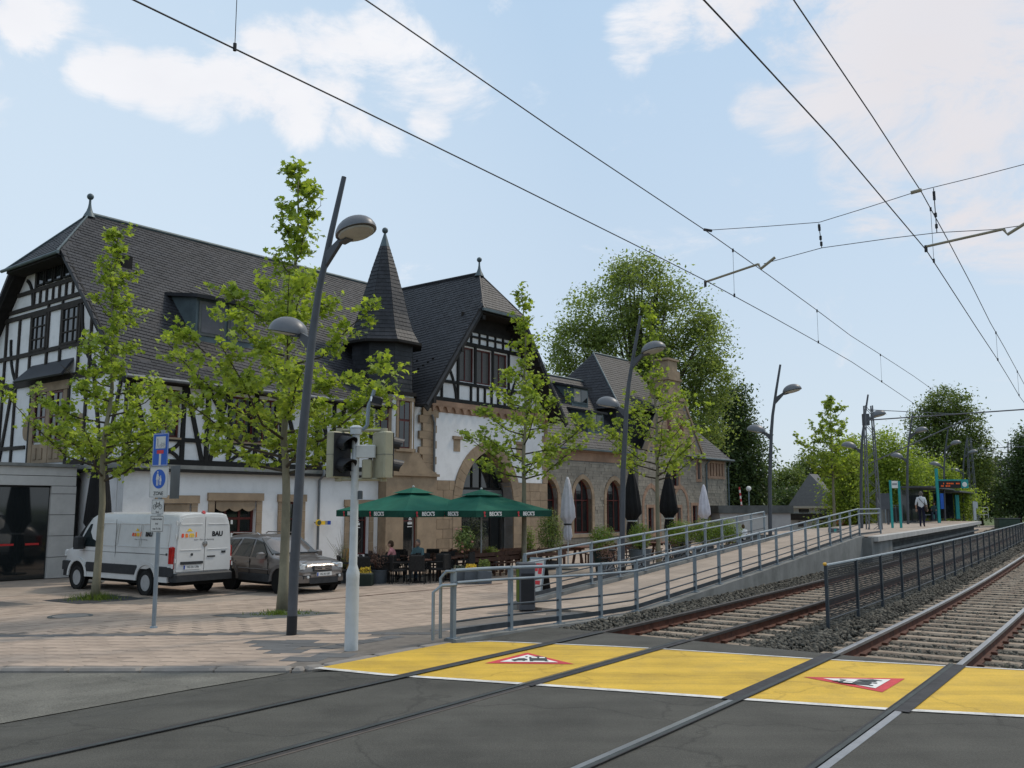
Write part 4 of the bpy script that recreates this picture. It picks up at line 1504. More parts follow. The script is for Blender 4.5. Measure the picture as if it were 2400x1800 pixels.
# ============================ turret (part of the same block)
TC = (9.62, .95)
def octa(r0, z0, r1, z1, mb, rot=R(22.5), n=8, mi=0):
    vs = []
    for r, z in ((r0, z0), (r1, z1)):
        for k in range(n):
            a = rot + 2 * math.pi * k / n; vs.append((TC[0] + r * math.cos(a), TC[1] + r * math.sin(a), z))
    fs = [(k, (k + 1) % n, n + (k + 1) % n, n + k) for k in range(n)]
    mb.add(vs, fs + [tuple(range(n - 1, -1, -1)), tuple(range(n, 2 * n))], mi)
m = MB(); octa(1.52, 7.15, 1.52, 9.5, m); tb = B.part(m, 'turret_body', 'slate_under')
def oct_slates(parent, r0, z0, r1, z1, tw, th, ns):
    for k in range(8):
        a0 = R(22.5) + 2 * math.pi * k / 8; a1 = a0 + 2 * math.pi / 8; am = (a0 + a1) / 2
        if math.sin(am) > .5: continue
        P = [(TC[0] + r * math.cos(a), TC[1] + r * math.sin(a), z) for r, z, a in ((r0, z0, a0), (r0, z0, a1), (r1, z1, a1), (r1, z1, a0))]
        slate_wall(parent, P, tw, th, ns)
def slate_wall(parent, P, tw, th, ns):
    P = [Vector(p) for p in P]
    m = MB(); H = ((P[3] + P[2]) / 2 - (P[0] + P[1]) / 2); rows = max(1, int(H.length / th))
    N = (P[1] - P[0]).cross(H).normalized()
    for r in range(rows):
        f0 = r / rows; f1 = (r + 1) / rows
        a = P[0].lerp(P[3], f0); b = P[1].lerp(P[2], f0); c = P[0].lerp(P[3], f1); d = P[1].lerp(P[2], f1)
        w = (b - a).length; n = max(1, round(w / tw)); o_ = (r % 2) * .5
        xs = [0] + [min(1, (i + o_) / n) for i in range(1 - (r % 2), n + 1) if (i + o_) / n < .999 and (i + o_) > 0] + [1]
        for u, v in zip(xs[:-1], xs[1:]):
            if v - u < .02: continue
            e = .02 + random.uniform(-.004, .004)
            u2 = u + .004; v2 = v - .004
            m.add([a.lerp(b, u2) + N * e, a.lerp(b, v2) + N * e, c.lerp(d, v2) + N * .004, c.lerp(d, u2) + N * .004, a.lerp(b, u2), a.lerp(b, v2)], [(0, 1, 2, 3), (4, 5, 1, 0)])
    m.build('slate_courses', 'slate', parent, kind='stuff')
oct_slates(tb, 1.52, 7.15, 1.52, 9.5, .26, .2, 0)
prof = [(1.86, 9.5), (1.52, 10.1), (1.26, 10.9), (.98, 12.0), (.62, 13.2), (.24, 14.35)]
m = MB()
for (r0, z0), (r1, z1) in zip(prof[:-1], prof[1:]): octa(r0, z0, r1, z1, m)
sp_ = B.part(m, 'spire', 'slate_under')
for (r0, z0), (r1, z1) in zip(prof[:-1], prof[1:]): oct_slates(sp_, r0, z0, r1, z1, .24, .18, 0)
m = MB(); octa(.26, 14.33, .05, 15.02, m); m.ellip((TC[0], TC[1], 15.16), (.15, .15, .15), 12, 10)
B.part(m, 'spire_tip', 'lead')
m = MB(); octa(1.98, 9.40, 1.98, 9.52, m); octa(1.75, 7.0, 1.75, 7.16, m)
B.part(m, 'turret_eaves', 'soffit')
m = MB(); octa(1.6, 3.95, 1.6, 7.0, m); bay = B.part(m, 'turret_bay', 'render_white')
for k in range(8):
    am = R(22.5) + 2 * math.pi * (k + .5) / 8
    if math.sin(am) > .2: continue
    X = Matrix.Translation((TC[0] + 1.6 * math.cos(R(22.5)) * math.cos(am), TC[1] + 1.6 * math.cos(R(22.5)) * math.sin(am), 0)) @ Matrix.Rotation(am + R(90), 4, 'Z')
    # local: x sideways, -y outwards
    X = X @ Matrix.Diagonal((1, 1, 1, 1))
    m = MB(); 
    for a, b in ((-.50, -.36), (.36, .50)): m.box(a, b, -.06, .05, 4.55, 6.75, X=X)
    m.box(-.55, .55, -.08, .05, 6.75, 6.92, X=X); m.box(-.58, .58, -.14, .05, 4.40, 4.55, X=X)
    B.part(m, 'window_surround', 'sandstone', bay)
    m = MB(); m.box(-.36, .36, -.02, .0, 4.55, 6.75, X=X); B.part(m, 'bay_window_frame', 'window_red', bay)
    for a, b, c_, d_ in ((-.30, -.03, 4.62, 5.8), (.03, .30, 4.62, 5.8), (-.30, -.03, 5.9, 6.68), (.03, .30, 5.9, 6.68)):
        B.part(MB().box(a, b, -.035, -.021, c_, d_, X=X), 'pane', 'glass_dark', bay)
# porch below the bay with stone weathering
m = MB()
pr = [(8.62, -.55), (11.93, -.55), (11.93, .3), (8.62, .3)]
vs = [(p[0], p[1], 3.42) for p in pr]
tp_ = [(TC[0] - .6, TC[1] - 1.52, 4.4), (TC[0] + .95, TC[1] - 1.52, 4.4), (TC[0] + 1.5, .3, 4.4), (TC[0] - 1.4, .3, 4.4)]
md = [(a[0] * .45 + b[0] * .55, a[1] * .6 + b[1] * .4, 3.72) for a, b in zip(vs, tp_)]
m.add(vs + md + tp_, [(0, 1, 5, 4), (1, 2, 6, 5), (3, 0, 4, 7), (4, 5, 9, 8), (5, 6, 10, 9), (7, 4, 8, 11), (8, 9, 10, 11)])
B.part(m, 'stone_weathering', 'sandstone')
B.part(MB().box(8.52, 12.0, -.62, .3, 3.30, 3.42), 'cornice', 'sandstone')
pw_ = wall_holes(MB(), 8.62, 11.93, BZ - .1, 3.30, [(9.72, 10.62, -.45, 1.75)], -.5, .0)
pw_.box(8.62, 11.93, .01, .3, BZ, 3.3)
B.part(pw_, 'porch_wall', 'sandstone')
window(B, 9.72, 10.62, -.45, 1.75, -.3, 1, 2, fr=.1, splits=[-.45, 1.25, 1.75])
# print stuck on the cafe panes
for s in (7.3, 10.05):
    t_ = -.345 if s > 9 else .205
    m = MB()
    for a, b, c_, d_ in ((.1, .42, 1.18, 1.28), (.16, .36, 1.3, 1.45), (.2, .32, 1.47, 1.56), (.08, .44, 1.06, 1.1)):
        m.box(s + a, s + b, t_ - .004, t_, c_ - .1, d_ - .1)
    B.part(m, 'window_lettering', 'sign_white')
m = MB()
for i in range(8):
    z = 3.6 + i * .38
    if i % 2: m.box(11.35, 11.92, -.10, .02, z, z + .37)
    else: m.box(11.12, 11.92, -.10, .02, z, z + .37)
B.part(m, 'quoins', 'sandstone')


# ============================ gabled entrance building
root, inv = bthing('entrance_building', 'gabled station entrance building with pointed stone arch and half-timbered upper gable', 16.3, 0)
B = BB(root, inv)
ES0, ES1, EC = 12.0, 21.45, 16.3
ai = pointed(2.1, 2.76); ao = pointed(2.72, 3.3)
SPR = 2.0
w_ = wall_holes(MB(), ES0 + .02, ES1 - .02, 3.17, 6.55, [(EC - 2.5, EC + 2.5, 3.17, lambda s: max(3.18, SPR + ao(s - EC) - .05)), (13.68, 14.12, 4.65, 5.3), (18.75, 19.2, 4.65, 5.3)], .02, .6)
w_.box(ES0 + .02, ES1 - .02, 1.6, 12, BZ, 6.5)
w_.box(ES0 + .02, ES0 + .5, .61, 1.6, BZ, 6.5); w_.box(ES1 - .5, ES1 - .02, .61, 1.6, BZ, 6.5)
B.part(w_, 'upper_wall', 'render_white')
w_ = wall_holes(MB(), ES0 + .01, ES1 - .01, BZ - .1, 3.16, [(EC - 2.1, EC + 2.1, BZ - .1, lambda s: 3.16 if SPR + ai(s - EC) > 3.16 else SPR + ai(s - EC))], .01, .6)
sb = B.part(w_, 'stone_base', 'mortar')
ro = (2.72 ** 2 + 3.3 ** 2) / (2 * 2.72); ri = (2.1 ** 2 + 2.76 ** 2) / (2 * 2.1)
# ashlar courses
row = 0; z = BZ
while z < 3.15:
    h = min(.47, 3.165 - z)
    x = ES0 - .02
    off = .45 if row % 2 else 0
    while x < ES1:
        wd = .9 - (off if x <= ES0 else 0); e = min(x + wd, ES1 + .02)
        zz = max(z, z + h * .5)
        hwid = 2.70 if zz < SPR else max(0, 2.70 - (2.72 - ro + 0) * 0 - (2.72 - (2.72 - ro + math.sqrt(max(0, ro * ro - (zz - SPR) ** 2)))))
        if x < EC - hwid < e: e = EC - hwid
        a_, b_ = x, e
        if a_ >= EC - hwid - .01 and a_ < EC + hwid: x = EC + hwid; continue
        if e - a_ > .05:
            ob = MB().bevbox(0, e - a_ - .012, 0, h - .012, 0, .05 + random.uniform(0, .008), .01, X=Matrix.Translation((a_, .01, z)) @ Matrix.Rotation(R(90), 4, 'X'))
            B.part(ob, 'ashlar', 'sandstone', sb)
        x = e
    z += h; row += 1
# voussoirs
N_ = 11
_ro = (2.72 ** 2 + 3.3 ** 2) / (2 * 2.72); ri = (2.1 ** 2 + 2.76 ** 2) / (2 * 2.1)
def arch_stones(B, cx, spr, ai_, ri_, hi_, ao_, ro_, ho_, n, t0, t1, z_base, matn, name='voussoir', parent=None, jamb=True):
    for side in (-1, 1):
        thi = math.atan2(hi_, ri_ - ai_); tho = math.atan2(ho_, ro_ - ao_)
        for k in range(n):
            q = []
            for (r_, a_, th_) in ((ri_, ai_, thi), (ro_, ao_, tho)):
                for kk in (k + .015, k + .985):
                    an = th_ * kk / n
                    q.append((cx + side * (a_ - r_ + r_ * math.cos(an)), spr + r_ * math.sin(an)))
            i0, i1, o0, o1 = q
            e = random.uniform(0, .008)
            vs = [(p[0], t0 - e, p[1]) for p in (i0, o0, o1, i1)] + [(p[0], t1, p[1]) for p in (i0, o0, o1, i1)]
            fs = [(0, 1, 2, 3), (7, 6, 5, 4), (0, 4, 5, 1), (1, 5, 6, 2), (2, 6, 7, 3), (3, 7, 4, 0)]
            if side > 0: fs = [f[::-1] for f in fs]
            B.part(MB().add(vs, fs), name, matn, parent)
        if jamb:
            z = z_base
            while z < spr - .02:
                h = min(.5, spr - z)
                a_, b_ = sorted((cx + side * ai_, cx + side * ao_))
                B.part(MB().box(a_, b_, t0 - random.uniform(0, .006), t1, z + .006, z + h - .004), name, matn, parent); z += h
arch_stones(B, EC, SPR, 2.1, ri, 2.76, 2.72, ro, 3.3, 10, -.06, .5, BZ, 'sandstone')
# doors and glazing in the arch
f = MB()
gt = .85
for x in (-1.95, -1.15, -.35, .35, 1.15, 1.95): f.box(EC + x - .04, EC + x + .04, gt - .08, gt, BZ, SPR + ai(min(2.05, abs(x))) - .02)
for z in (.35 + 1.25, 2.82): f.box(EC - 2.0, EC + 2.0, gt - .1, gt, z - .06, z + .06)
B.part(f, 'entrance_screen', 'timber')
xs = (-2.05, -1.15, -.35, .35, 1.15, 2.05)
for a, b in zip(xs[:-1], xs[1:]):
    for z0, z1 in ((BZ, 1.6), (1.6, 2.82)): B.part(MB().box(EC + a + .01, EC + b - .01, gt - .03, gt - .015, z0 + .01, z1 - .01), 'pane', 'glass_dark')
    g = MB(); n = 6
    for k in range(n):
        u0 = a + (b - a) * k / n; u1 = a + (b - a) * (k + 1) / n
        g.add([(EC + u0, gt - .02, 2.83), (EC + u1, gt - .02, 2.83), (EC + u1, gt - .02, max(2.84, SPR + ai(u1))), (EC + u0, gt - .02, max(2.84, SPR + ai(u0)))], [(0, 1, 2, 3)])
    B.part(g, 'pane', 'glass_dark')
glass_mat('fascia_glass', (.12, .13, .13), .2)
fs_ = B.part(MB().box(EC - 2.0, EC + 2.0, gt - .16, gt - .11, 2.0, 2.75), 'fascia', 'fascia_glass')
m = MB()
rr0 = random.Random(3)
for k in range(16):
    x = EC - 1.85 + k * .235
    if k in (3, 4, 9): continue
    m.box(x, x + .05, gt - .17, gt - .161, 2.08, 2.08 + rr0.uniform(.22, .42)); m.box(x + .05, x + .15, gt - .17, gt - .161, 2.08 + rr0.uniform(0, .1), 2.08 + rr0.uniform(.14, .3))
B.part(m, 'faded_lettering', 'dark_print', fs_)
# niches
for a in (13.9, 18.97):
    B.part(MB().box(a - .24, a + .24, .0, .12, 4.62, 5.22), 'niche_stone', 'sandstone'); B.part(MB().box(a - .34, a + .34, -.10, .12, 5.225, 5.38), 'niche_hood', 'sandstone')
# toothed quoins
for sd, edge in ((1, ES0 - .02), (-1, ES1 + .02)):
    z = 3.17; k = 0
    while z < 6.5:
        h = min(.38, 6.55 - z); wd = .42 if k % 2 == 0 else .24
        if sd > 0 and z > 5.6: wd += .12
        a, b = (edge, edge + wd) if sd > 0 else (edge - wd, edge)
        if sd < 0: b += .05
        B.part(MB().bevbox(a, b, 0, h - .01, 0, .05 + random.uniform(0, .01), .012, X=Matrix(((1, 0, 0, 0), (0, 0, -1, .02), (0, 1, 0, z), (0, 0, 0, 1)))), 'quoin_stone', 'sandstone')
        z += h; k += 1
B.part(MB().box(ES0 - .05, ES0 - .01, 0, .7, BZ, 6.5), 'corner_stone', 'sandstone'); B.part(MB().box(ES1 + .01, ES1 + .05, 0, .7, BZ, 6.5), 'corner_stone', 'sandstone')
# corbel table
B.part(MB().box(ES0 - .05, ES1 + .05, -.12, .02, 6.80, 7.05), 'corbel_course', 'sandstone_red')
n = 16; w = (ES1 - ES0) / n
m = MB()
for i in range(n):
    a = ES0 + i * w
    q = pointed(w * .34, w * .38)
    wall_holes(m, a, a + w, 6.52, 6.80, [(a + w * .16, a + w * .84, 6.52, lambda s, a=a: 6.56 + q(s - a - w / 2))], -.11, .02, step=.06)
B.part(m, 'corbel_arches', 'sandstone_red')
B.part(MB().box(ES0 + .1, ES1 - .1, .0, .02, 6.5, 6.85), 'corbel_recess', 'sandstone_red')
# gable
sl = 1.333
gtop = lambda s: 14.3 - abs(s - EC) * sl - .45
g = wall_holes(MB(), ES0 + .1, ES1 - .1, 7.05, 12, [(14.02, 15.2, 8.2, 10.0), (15.36, 16.6, 8.2, 10.0), (16.76, 17.96, 8.2, 10.0)], .05, .4, ztop=lambda s: min(11.9, max(7.1, gtop(s))))
B.part(g, 'gable_wall', 'render_white')
T2 = [(ES0, 7.15, ES1, 7.15, .22), (12.3, 8.08, 20.3, 8.08, .15), (13.3, 10.17, 19.3, 10.17, .2), (13.9, 10.62, 18.8, 10.62, .11), (14.0, 10.95, 18.6, 10.95, .2)]
for s in (12.75, 14.95, 15.5, 16.05, 16.6, 17.15, 17.7, 19.9): T2.append((s, 7.2, s, 8.05, .12))
for s in (13.94, 18.04): T2.append((s, 7.2, s, 10.1, .14))
for s in (14.3, 14.95, 15.6, 16.25, 16.9, 17.55, 18.2): T2.append((s, 10.25, s, 10.9, .1))
T2 += [(15.28, 8.1, 15.28, 10.1, .15), (16.68, 8.1, 16.68, 10.1, .15), (20.1, 8.1, 19.1, 9.2, .12), (14.2, 10.9, 14.6, 11.7, .12), (18.4, 10.9, 18.0, 11.7, .12)]
for L_ in T2:
    m = MB(); beam(m, L_[:2], L_[2:4], L_[4], 'F', .05, .075 + random.uniform(0, .012)); B.part(m, 'timber_beam', 'timber')
for pts in (qbez((13.85, 7.2), (13.7, 8.4), (13.0, 9.1)), qbez((18.15, 7.2), (18.3, 8.4), (19.0, 9.1))):
    m = MB(); arc_beam(m, pts, .13, 'F', .05, .07); B.part(m, 'curved_brace', 'timber')
mat('lattice_glass', (.085, .08, .075), .35, .2, 30)
for a, b in ((14.02, 15.2), (15.36, 16.6), (16.76, 17.96)): window(B, a, b, 8.22, 10.0, .2, 2, 1, glass='lattice_glass')
B.part(MB().box(14.2, 18.4, .0, .049, 11.0, 11.8), 'attic_louvre', 'soffit')
# roof: ridge runs back, half hip in front
OV = -1.05; RZ2 = 14.3
we = 5.72; ze = RZ2 - we * sl
hz = 12.0; hw = (RZ2 - hz) / sl; ht = .65; BK = 13
roof = MB()
pL = [(EC - we, BK, ze), (EC - we, OV, ze), (EC - hw, OV, hz), (EC, ht, RZ2), (EC, BK, RZ2)]
pR = [(EC + we, OV, ze), (EC + we, BK, ze), (EC, BK, RZ2), (EC, ht, RZ2), (EC + hw, OV, hz)]
pH = [(EC - hw - .05, OV - .1, hz - .08), (EC + hw + .05, OV - .1, hz - .08), (EC, ht, RZ2)]
for p in (pL, pR, pH): solid_poly(roof, p, .14)
rf = B.part(roof, 'roof', 'slate')
slates(B, rf, pL, .30, .21, R(7), 120)
slates(B, rf, pH, .28, .2, 0, 30)
m = MB().tube([(EC, ht, RZ2 + .03), (EC, BK, RZ2 + .03)], .085, 8)
for sx in (-1, 1): m.tube([(EC, ht, RZ2 + .02), (EC + sx * hw, OV - .05, hz - .02)], .05, 6)
B.part(m, 'ridge_cap', 'slate', rf)
for sx in (-1, 1):
    m = MB(); beam(m, (EC + sx * we, ze - .25), (EC + sx * hw, hz - .2), .34, 'F', OV + .09, .07)
    B.part(m, 'barge_board', 'timber')
m = MB()
for sx in (-1, 1):
    q = [(EC + sx * (we - .35), OV + .05, ze + .05), (EC + sx * (we - .35), .04, ze + .05), (EC + sx * hw, .04, hz - .35), (EC + sx * hw, OV + .05, hz - .35)]
    solid_poly(m, q, .06)
m.box(EC - hw, EC + hw, OV, .04, hz - .34, hz - .26)
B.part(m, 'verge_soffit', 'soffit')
m = MB()
for x, z in ((-we + .55, ze + .2), (-3.2, 9.6), (-1.6, 11.45), (1.6, 11.45), (3.2, 9.6), (we - .55, ze + .2)):
    m.box(EC + x - .1, EC + x + .1, OV - .02, .04, z - .12, z + .1)
B.part(m, 'purlin_ends', 'timber')
m = MB().box(EC - hw - .1, EC + hw + .1, OV - .2, OV - .08, hz - .24, hz - .1); B.part(m, 'hip_gutter', 'lead')
finial(B, EC, ht, RZ2 - .02, .95)
m = MB().tube([(ES0 + .10, -.14, BZ), (ES0 + .10, -.14, 5.9), (ES0 - .1, -.16, 6.3)], .06, 8); B.part(m, 'drainpipe', 'pipe_grey')
# snow guards
m = MB()
for k in range(5):
    for q in range(4):
        t = .3 + k * 1.1; s = EC - 3.9 - .12 * q; z = RZ2 - (EC - s) * sl
        m.box(s - .02, s + .02, t + q * .22 - .06, t + q * .22 + .06, z, z + .09)
B.part(m, 'snow_guards', 'timber', rf)

# ============================ stone wing
root, inv = bthing('stone_wing', 'low grey stone station wing with arched windows and hipped slate roofs', 33.0, .6)
B = BB(root, inv)
WT = .6
def stone_wall(parent, s0, s1, z0, z1, t, holes, matn='greystone', bw=.46, bh=.19, top=None, plane='F'):
    """coursed rubble: every stone is geometry, joined because they are near the limit of sight"""
    m = MB(); z = z0; r = 0
    while z < z1 - .03:
        h = min(bh * random.uniform(.8, 1.15), z1 - z); x = s0 + (0 if r % 2 else -.25)
        while x < s1:
            w = bw * random.uniform(.6, 1.35); a = max(x, s0); e = min(x + w, s1)
            x += w
            if e - a < .06: continue
            c = (a + e) / 2; zc = z + h / 2
            if top and z + h > min(top(a), top(e)): continue
            bad = False
            segs = [(a, e)]
            for hh in holes:
                f = hh[3] if callable(hh[3]) else (lambda q, k=hh[3]: k)
                new = []
                for a_, e_ in segs:
                    lo, hi = hh[0], hh[1]
                    if callable(hh[3]):
                        # width of the opening at this height
                        while lo < hh[0] + (hh[1] - hh[0]) / 2 and f(lo) < z + h * .3: lo += .04
                        hi = hh[1] - (lo - hh[0])
                        if lo >= (hh[0] + hh[1]) / 2: new.append((a_, e_)); continue
                    elif z + h * .7 > hh[3]: new.append((a_, e_)); continue
                    if z + h * .4 < hh[2] or e_ <= lo or a_ >= hi: new.append((a_, e_)); continue
                    if a_ < lo: new.append((a_, lo))
                    if e_ > hi: new.append((hi, e_))
                segs = new
            for a_, e_ in segs:
                if e_ - a_ < .05: continue
                d = random.uniform(.012, .045)
                m.box(a_ + .006, e_ - .006, t - d, t + .01, z + .006, z + h - .006)
        z += h; r += 1
    return m


wc = []
for pxl, pxr, in ((1342, 1388), (1416, 1463)):
    s0 = FW(pxl, 1180, WT)[0]; s1 = FW(pxr, 1180, WT)[0]; wc.append(((s0 + s1) / 2))
pitch = wc[1] - wc[0]
wc = [wc[0] - pitch] + wc
print('wing windows', wc)
hw_ = .98; ai2 = pointed(hw_, 1.2); SP2 = 2.35
holes = [(c - hw_ - .26, c + hw_ + .26, -.0, lambda s, c=c: SP2 + max(.02, pointed(1.24, 1.48)(s - c))) for c in wc]
inner = [(c - hw_, c + hw_, .28, lambda s, c=c: SP2 + ai2(s - c)) for c in wc]
W0, W1 = 21.5, FW(1478, 1200, WT)[0]
m = wall_holes(MB(), W0, W1, BZ - .1, 4.62, inner, WT + .01, WT + .5); m.box(W0, W1, WT + 1.4, 9, BZ, 5.2)
bk = B.part(m, 'wall', 'mortar')
stone_wall(None, W0, W1, BZ, 4.55, WT + .01, holes).build('stone_courses', 'greystone', bk, kind='stuff')
for c in wc:
    ri2 = (hw_ ** 2 + 1.2 ** 2) / (2 * hw_); ro2 = (1.24 ** 2 + 1.48 ** 2) / (2 * 1.24)
    arch_stones(B, c, SP2, hw_, ri2, 1.2, 1.24, ro2, 1.48, 6, WT - .06, WT + .3, .0, 'sandstone')
    window(B, c - hw_, c + hw_, .28, 3.6, WT + .32, 3, 3, fr=.1, bar=.07, zt=lambda s, c=c: SP2 + ai2(s - c), splits=[.28, 2.25, 3.5])
    B.part(MB().box(c - 1.3, c + 1.3, WT - .12, WT + .3, .06, .24), 'sill', 'sandstone')
B.part(MB().box(W0, W1, WT - .06, WT + .3, 4.62, 5.15), 'sandstone_band', 'sandstone_red')
B.part(MB().box(W0, W1 + .1, WT - .2, WT + .3, 5.155, 5.33), 'cornice', 'sandstone_red')
# end block
K0, K1 = W1, 44.4
eh = []
for (a, b) in (((1574, 1085), (1590, 1139)), ((1633, 1082), (1641, 1123)), ((1622, 1185), (1635, 1234))):
    s0, z1 = FW(*a); s1, z0 = FW(*b); eh.append((s0, s1, z0, z1))
s0, z1 = FW(1660, 1085); s1, z0 = FW(1695, 1117); eh.append((s0, s1, z0, z1)); grp = (s0, s1, z0, z1)
s0, z1 = FW(1665, 1199); s1, z0 = FW(1690, 1235); eh.append((s0, s1, z0, z1))
s0, z1 = FW(1518, 1190); s1, z0 = FW(1532, 1250); eh.append((s0, s1, z0, z1))
s0, z1 = FW(1586, 1190); s1, z0 = FW(1596, 1250); eh.append((s0, s1, z0, z1))
gtopf = lambda s: max(5.6, 10.8 - abs(s - 36.6) * 1.35) if 32.5 < s < 40.6 else 5.6
m = wall_holes(MB(), K0, K1, BZ - .1, 5.4, eh, .01, .5, ztop=lambda s: gtopf(s)); m.box(K0, K1, .51, 9.0, BZ, 5.4)
bk = B.part(m, 'end_wall', 'mortar')
oh = [(h[0] - .2, h[1] + .2, h[2] - .2, h[3] + .2) for h in eh]
stone_wall(None, K0, K1, BZ, 5.6, .01, oh).build('stone_courses', 'greystone', bk, kind='stuff')
stone_wall(None, 32.6, 40.5, 5.62, 11.0, .01, [(35.2, 36.0, 6.6, 8.2), (37.0, 37.8, 6.6, 8.2)], 'sandstone', top=lambda s: gtopf(s)).build('stone_courses', 'sandstone', bk, kind='stuff')
for h in eh:
    if h == grp: continue
    m = MB(); m.box(h[0] - .2, h[0] - .003, -.05, .2, h[2] - .2, h[3] + .2); m.box(h[1] + .003, h[1] + .2, -.05, .2, h[2] - .2, h[3] + .2)
    m.box(h[0], h[1], -.046, .2, h[3] + .003, h[3] + .2); m.box(h[0], h[1], -.07, .2, h[2] - .2, h[2] - .003)
    B.part(m, 'window_surround', 'sandstone_red')
    window(B, h[0], h[1], h[2], h[3], .22, 1 if h[1] - h[0] < 1 else 2, 2)
h = grp
n = 5; w = (h[1] - h[0]) / n
m = MB(); m.box(h[0] - .2, h[1] + .2, -.05, .2, h[3] + .003, h[3] + .18); m.box(h[0] - .2, h[1] + .2, -.07, .2, h[2] - .2, h[2] - .003)
for i in range(n + 1): m.box(h[0] + i * w - .13, h[0] + i * w + .13, -.05, .2, h[2], h[3])
B.part(m, 'mullions', 'sandstone_red')
for i in range(n): window(B, h[0] + i * w + .13, h[0] + (i + 1) * w - .13, h[2], h[3], .22, 1, 1, fr=.04)
for c in (33.0, 37.0):
    ri3 = (.95 ** 2 + 1.2 ** 2) / (2 * .95); ro3 = (1.2 ** 2 + 1.5 ** 2) / (2 * 1.2)
    arch_stones(B, c, 1.9, .95, ri3, 1.2, 1.2, ro3, 1.5, 5, -.05, .06, BZ, 'sandstone_red')
for a in (35.2, 37.0):
    B.part(MB().box(a, a + .8, -.04, .02, 6.6, 8.2), 'window_surround', 'sandstone_red'); B.part(MB().box(a + .18, a + .62, -.06, -.041, 6.75, 8.05), 'pane', 'window_red')
# coping of the gable and chimney
m = MB(); beam(m, (32.4, 5.3), (35.7, 9.75), .20, 'F', .3, .38); beam(m, (40.8, 5.3), (37.5, 9.75), .20, 'F', .3, .38)
m.box(35.5, 37.7, -.1, .5, 9.2, 9.9)
B.part(m, 'gable_coping', 'sandstone')
ch = MB(); ch.box(35.7, 37.4, .0, 1.5, 9.4, 11.3); ch.box(35.6, 37.5, -.1, 1.6, 10.6, 10.75); ch.box(35.9, 37.2, .1, 1.4, 11.3, 12.0)
chp = B.part(ch, 'chimney', 'sandstone'); B.part(MB().box(35.75, 37.35, 0, 1.5, 12.01, 12.15), 'chimney_cap', 'sandstone', chp)
# slate roofs
roof = MB()
k2 = 1.1
wr = [(W0 - .3, .3, 5.35), (W1 + .3, .3, 5.35), (W1 + 2, 5.0, 5.35 + 4.7 * k2), (W0 - .3, 5.0, 5.35 + 4.7 * k2)]
hipF = [(31.2, 1.2, 8.4), (38.6, 1.2, 8.4), (38.6, 5.0, 12.72), (33.9, 5.0, 12.72)]
hipL = [(31.2, 8.8, 8.4), (31.2, 1.2, 8.4), (33.9, 5.0, 12.72)]
rr = [(37.5, -.3, 5.35), (44.8, -.3, 5.35), (40.6, 4.8, 10.9), (37.5, 4.8, 10.9)]
rh = [(44.8, -.3, 5.35), (44.8, 10, 5.35), (40.6, 4.8, 10.9)]
for p in (wr, hipF, hipL, rr, rh): solid_poly(roof, p, .12)
solid_poly(roof, [(31.2, 8.8, 8.4), (40, 8.8, 8.4), (40, 5.0, 12.72), (33.9, 5.0, 12.72)], .12)
solid_poly(roof, [(38.61, 1.2, 8.4), (38.61, 8.8, 8.4), (38.61, 5, 12.72)], .1)
rf = B.part(roof, 'roof', 'slate')
slates(B, rf, wr, .32, .24, 0, 60); slates(B, rf, hipF, .32, .24, 0, 20); slates(B, rf, [hipL[0], hipL[1], hipL[2]], .32, .24, 0, 20); slates(B, rf, rr, .32, .24, 0, 30); slates(B, rf, rh, .32, .24, 0, 0)
B.part(MB().box(W0, W1, .12, .3, 5.24, 5.34), 'gutter', 'lead'); B.part(MB().tube([(38.3, -.42, 5.3), (44.9, -.42, 5.3)], .08, 8), 'gutter', 'lead')
B.part(MB().tube([(44.3, -.42, 5.25), (44.5, -.1, 4.8), (44.5, -.1, BZ)], .06, 8), 'drainpipe', 'lead'); B.part(MB().tube([(40.9, -.42, 5.25), (40.9, -.1, 4.9), (40.9, -.1, 2.2)], .06, 8), 'drainpipe', 'lead')
solid_b = MB().box(31.6, 38.3, 1.7, 8.4, 4.5, 8.32); B.part(solid_b, 'attic_wall', 'slate')
m = MB().tube([(W0, 5.0, 5.35 + 4.7 * k2 + .03), (W1 + 2, 5.0, 5.35 + 4.7 * k2 + .03)], .08, 6); m.tube([(33.9, 5, 12.76), (38.6, 5, 12.76)], .08, 6); m.tube([(33.9, 5, 12.76), (31.2, 1.2, 8.45)], .06, 6)
B.part(m, 'ridge_cap', 'lead', rf)
# dormers: one tall slate-cheeked, one small
def dormer(s0, s1, t, z0, z1, ztop_back, winm='glass_dark'):
    m = MB()
    tb_ = t + (z1 + .3 - z0) / k2
    m.add([(s0, t, z0), (s0, t, z1), (s0, tb_, z1 + .3), (s1, t, z0), (s1, t, z1), (s1, tb_, z1 + .3)], [(0, 1, 2), (3, 5, 4), (0, 3, 4, 1)])
    d_ = B.part(m, 'dormer', 'lead')
    m = MB(); solid_poly(m, [(s0 - .15, t - .25, z1 + .05), (s1 + .15, t - .25, z1 + .05), (s1 + .15, tb_, z1 + .4), (s0 - .15, tb_, z1 + .4)], .12); B.part(m, 'dormer_roof', 'slate', d_)
    B.part(MB().box(s0 + .12, s1 - .12, t - .05, t - .01, z0 + .25, z1 - .1), 'window_frame', 'lead', d_)
    B.part(MB().box(s0 + .2, (s0 + s1) / 2 - .04, t - .065, t - .052, z0 + .33, z1 - .18), 'pane', 'curtain', d_)
    B.part(MB().box((s0 + s1) / 2 + .04, s1 - .2, t - .065, t - .052, z0 + .33, z1 - .18), 'pane', winm, d_)
dormer(27.6, 29.4, 1.3, 5.35 + 1.0 * k2, 5.35 + 1.0 * k2 + 1.35, 0)
dormer(40.2, 41.7, .9, 5.35 + 1.25 * k2, 5.35 + 1.2 * k2 + 1.15, 0)
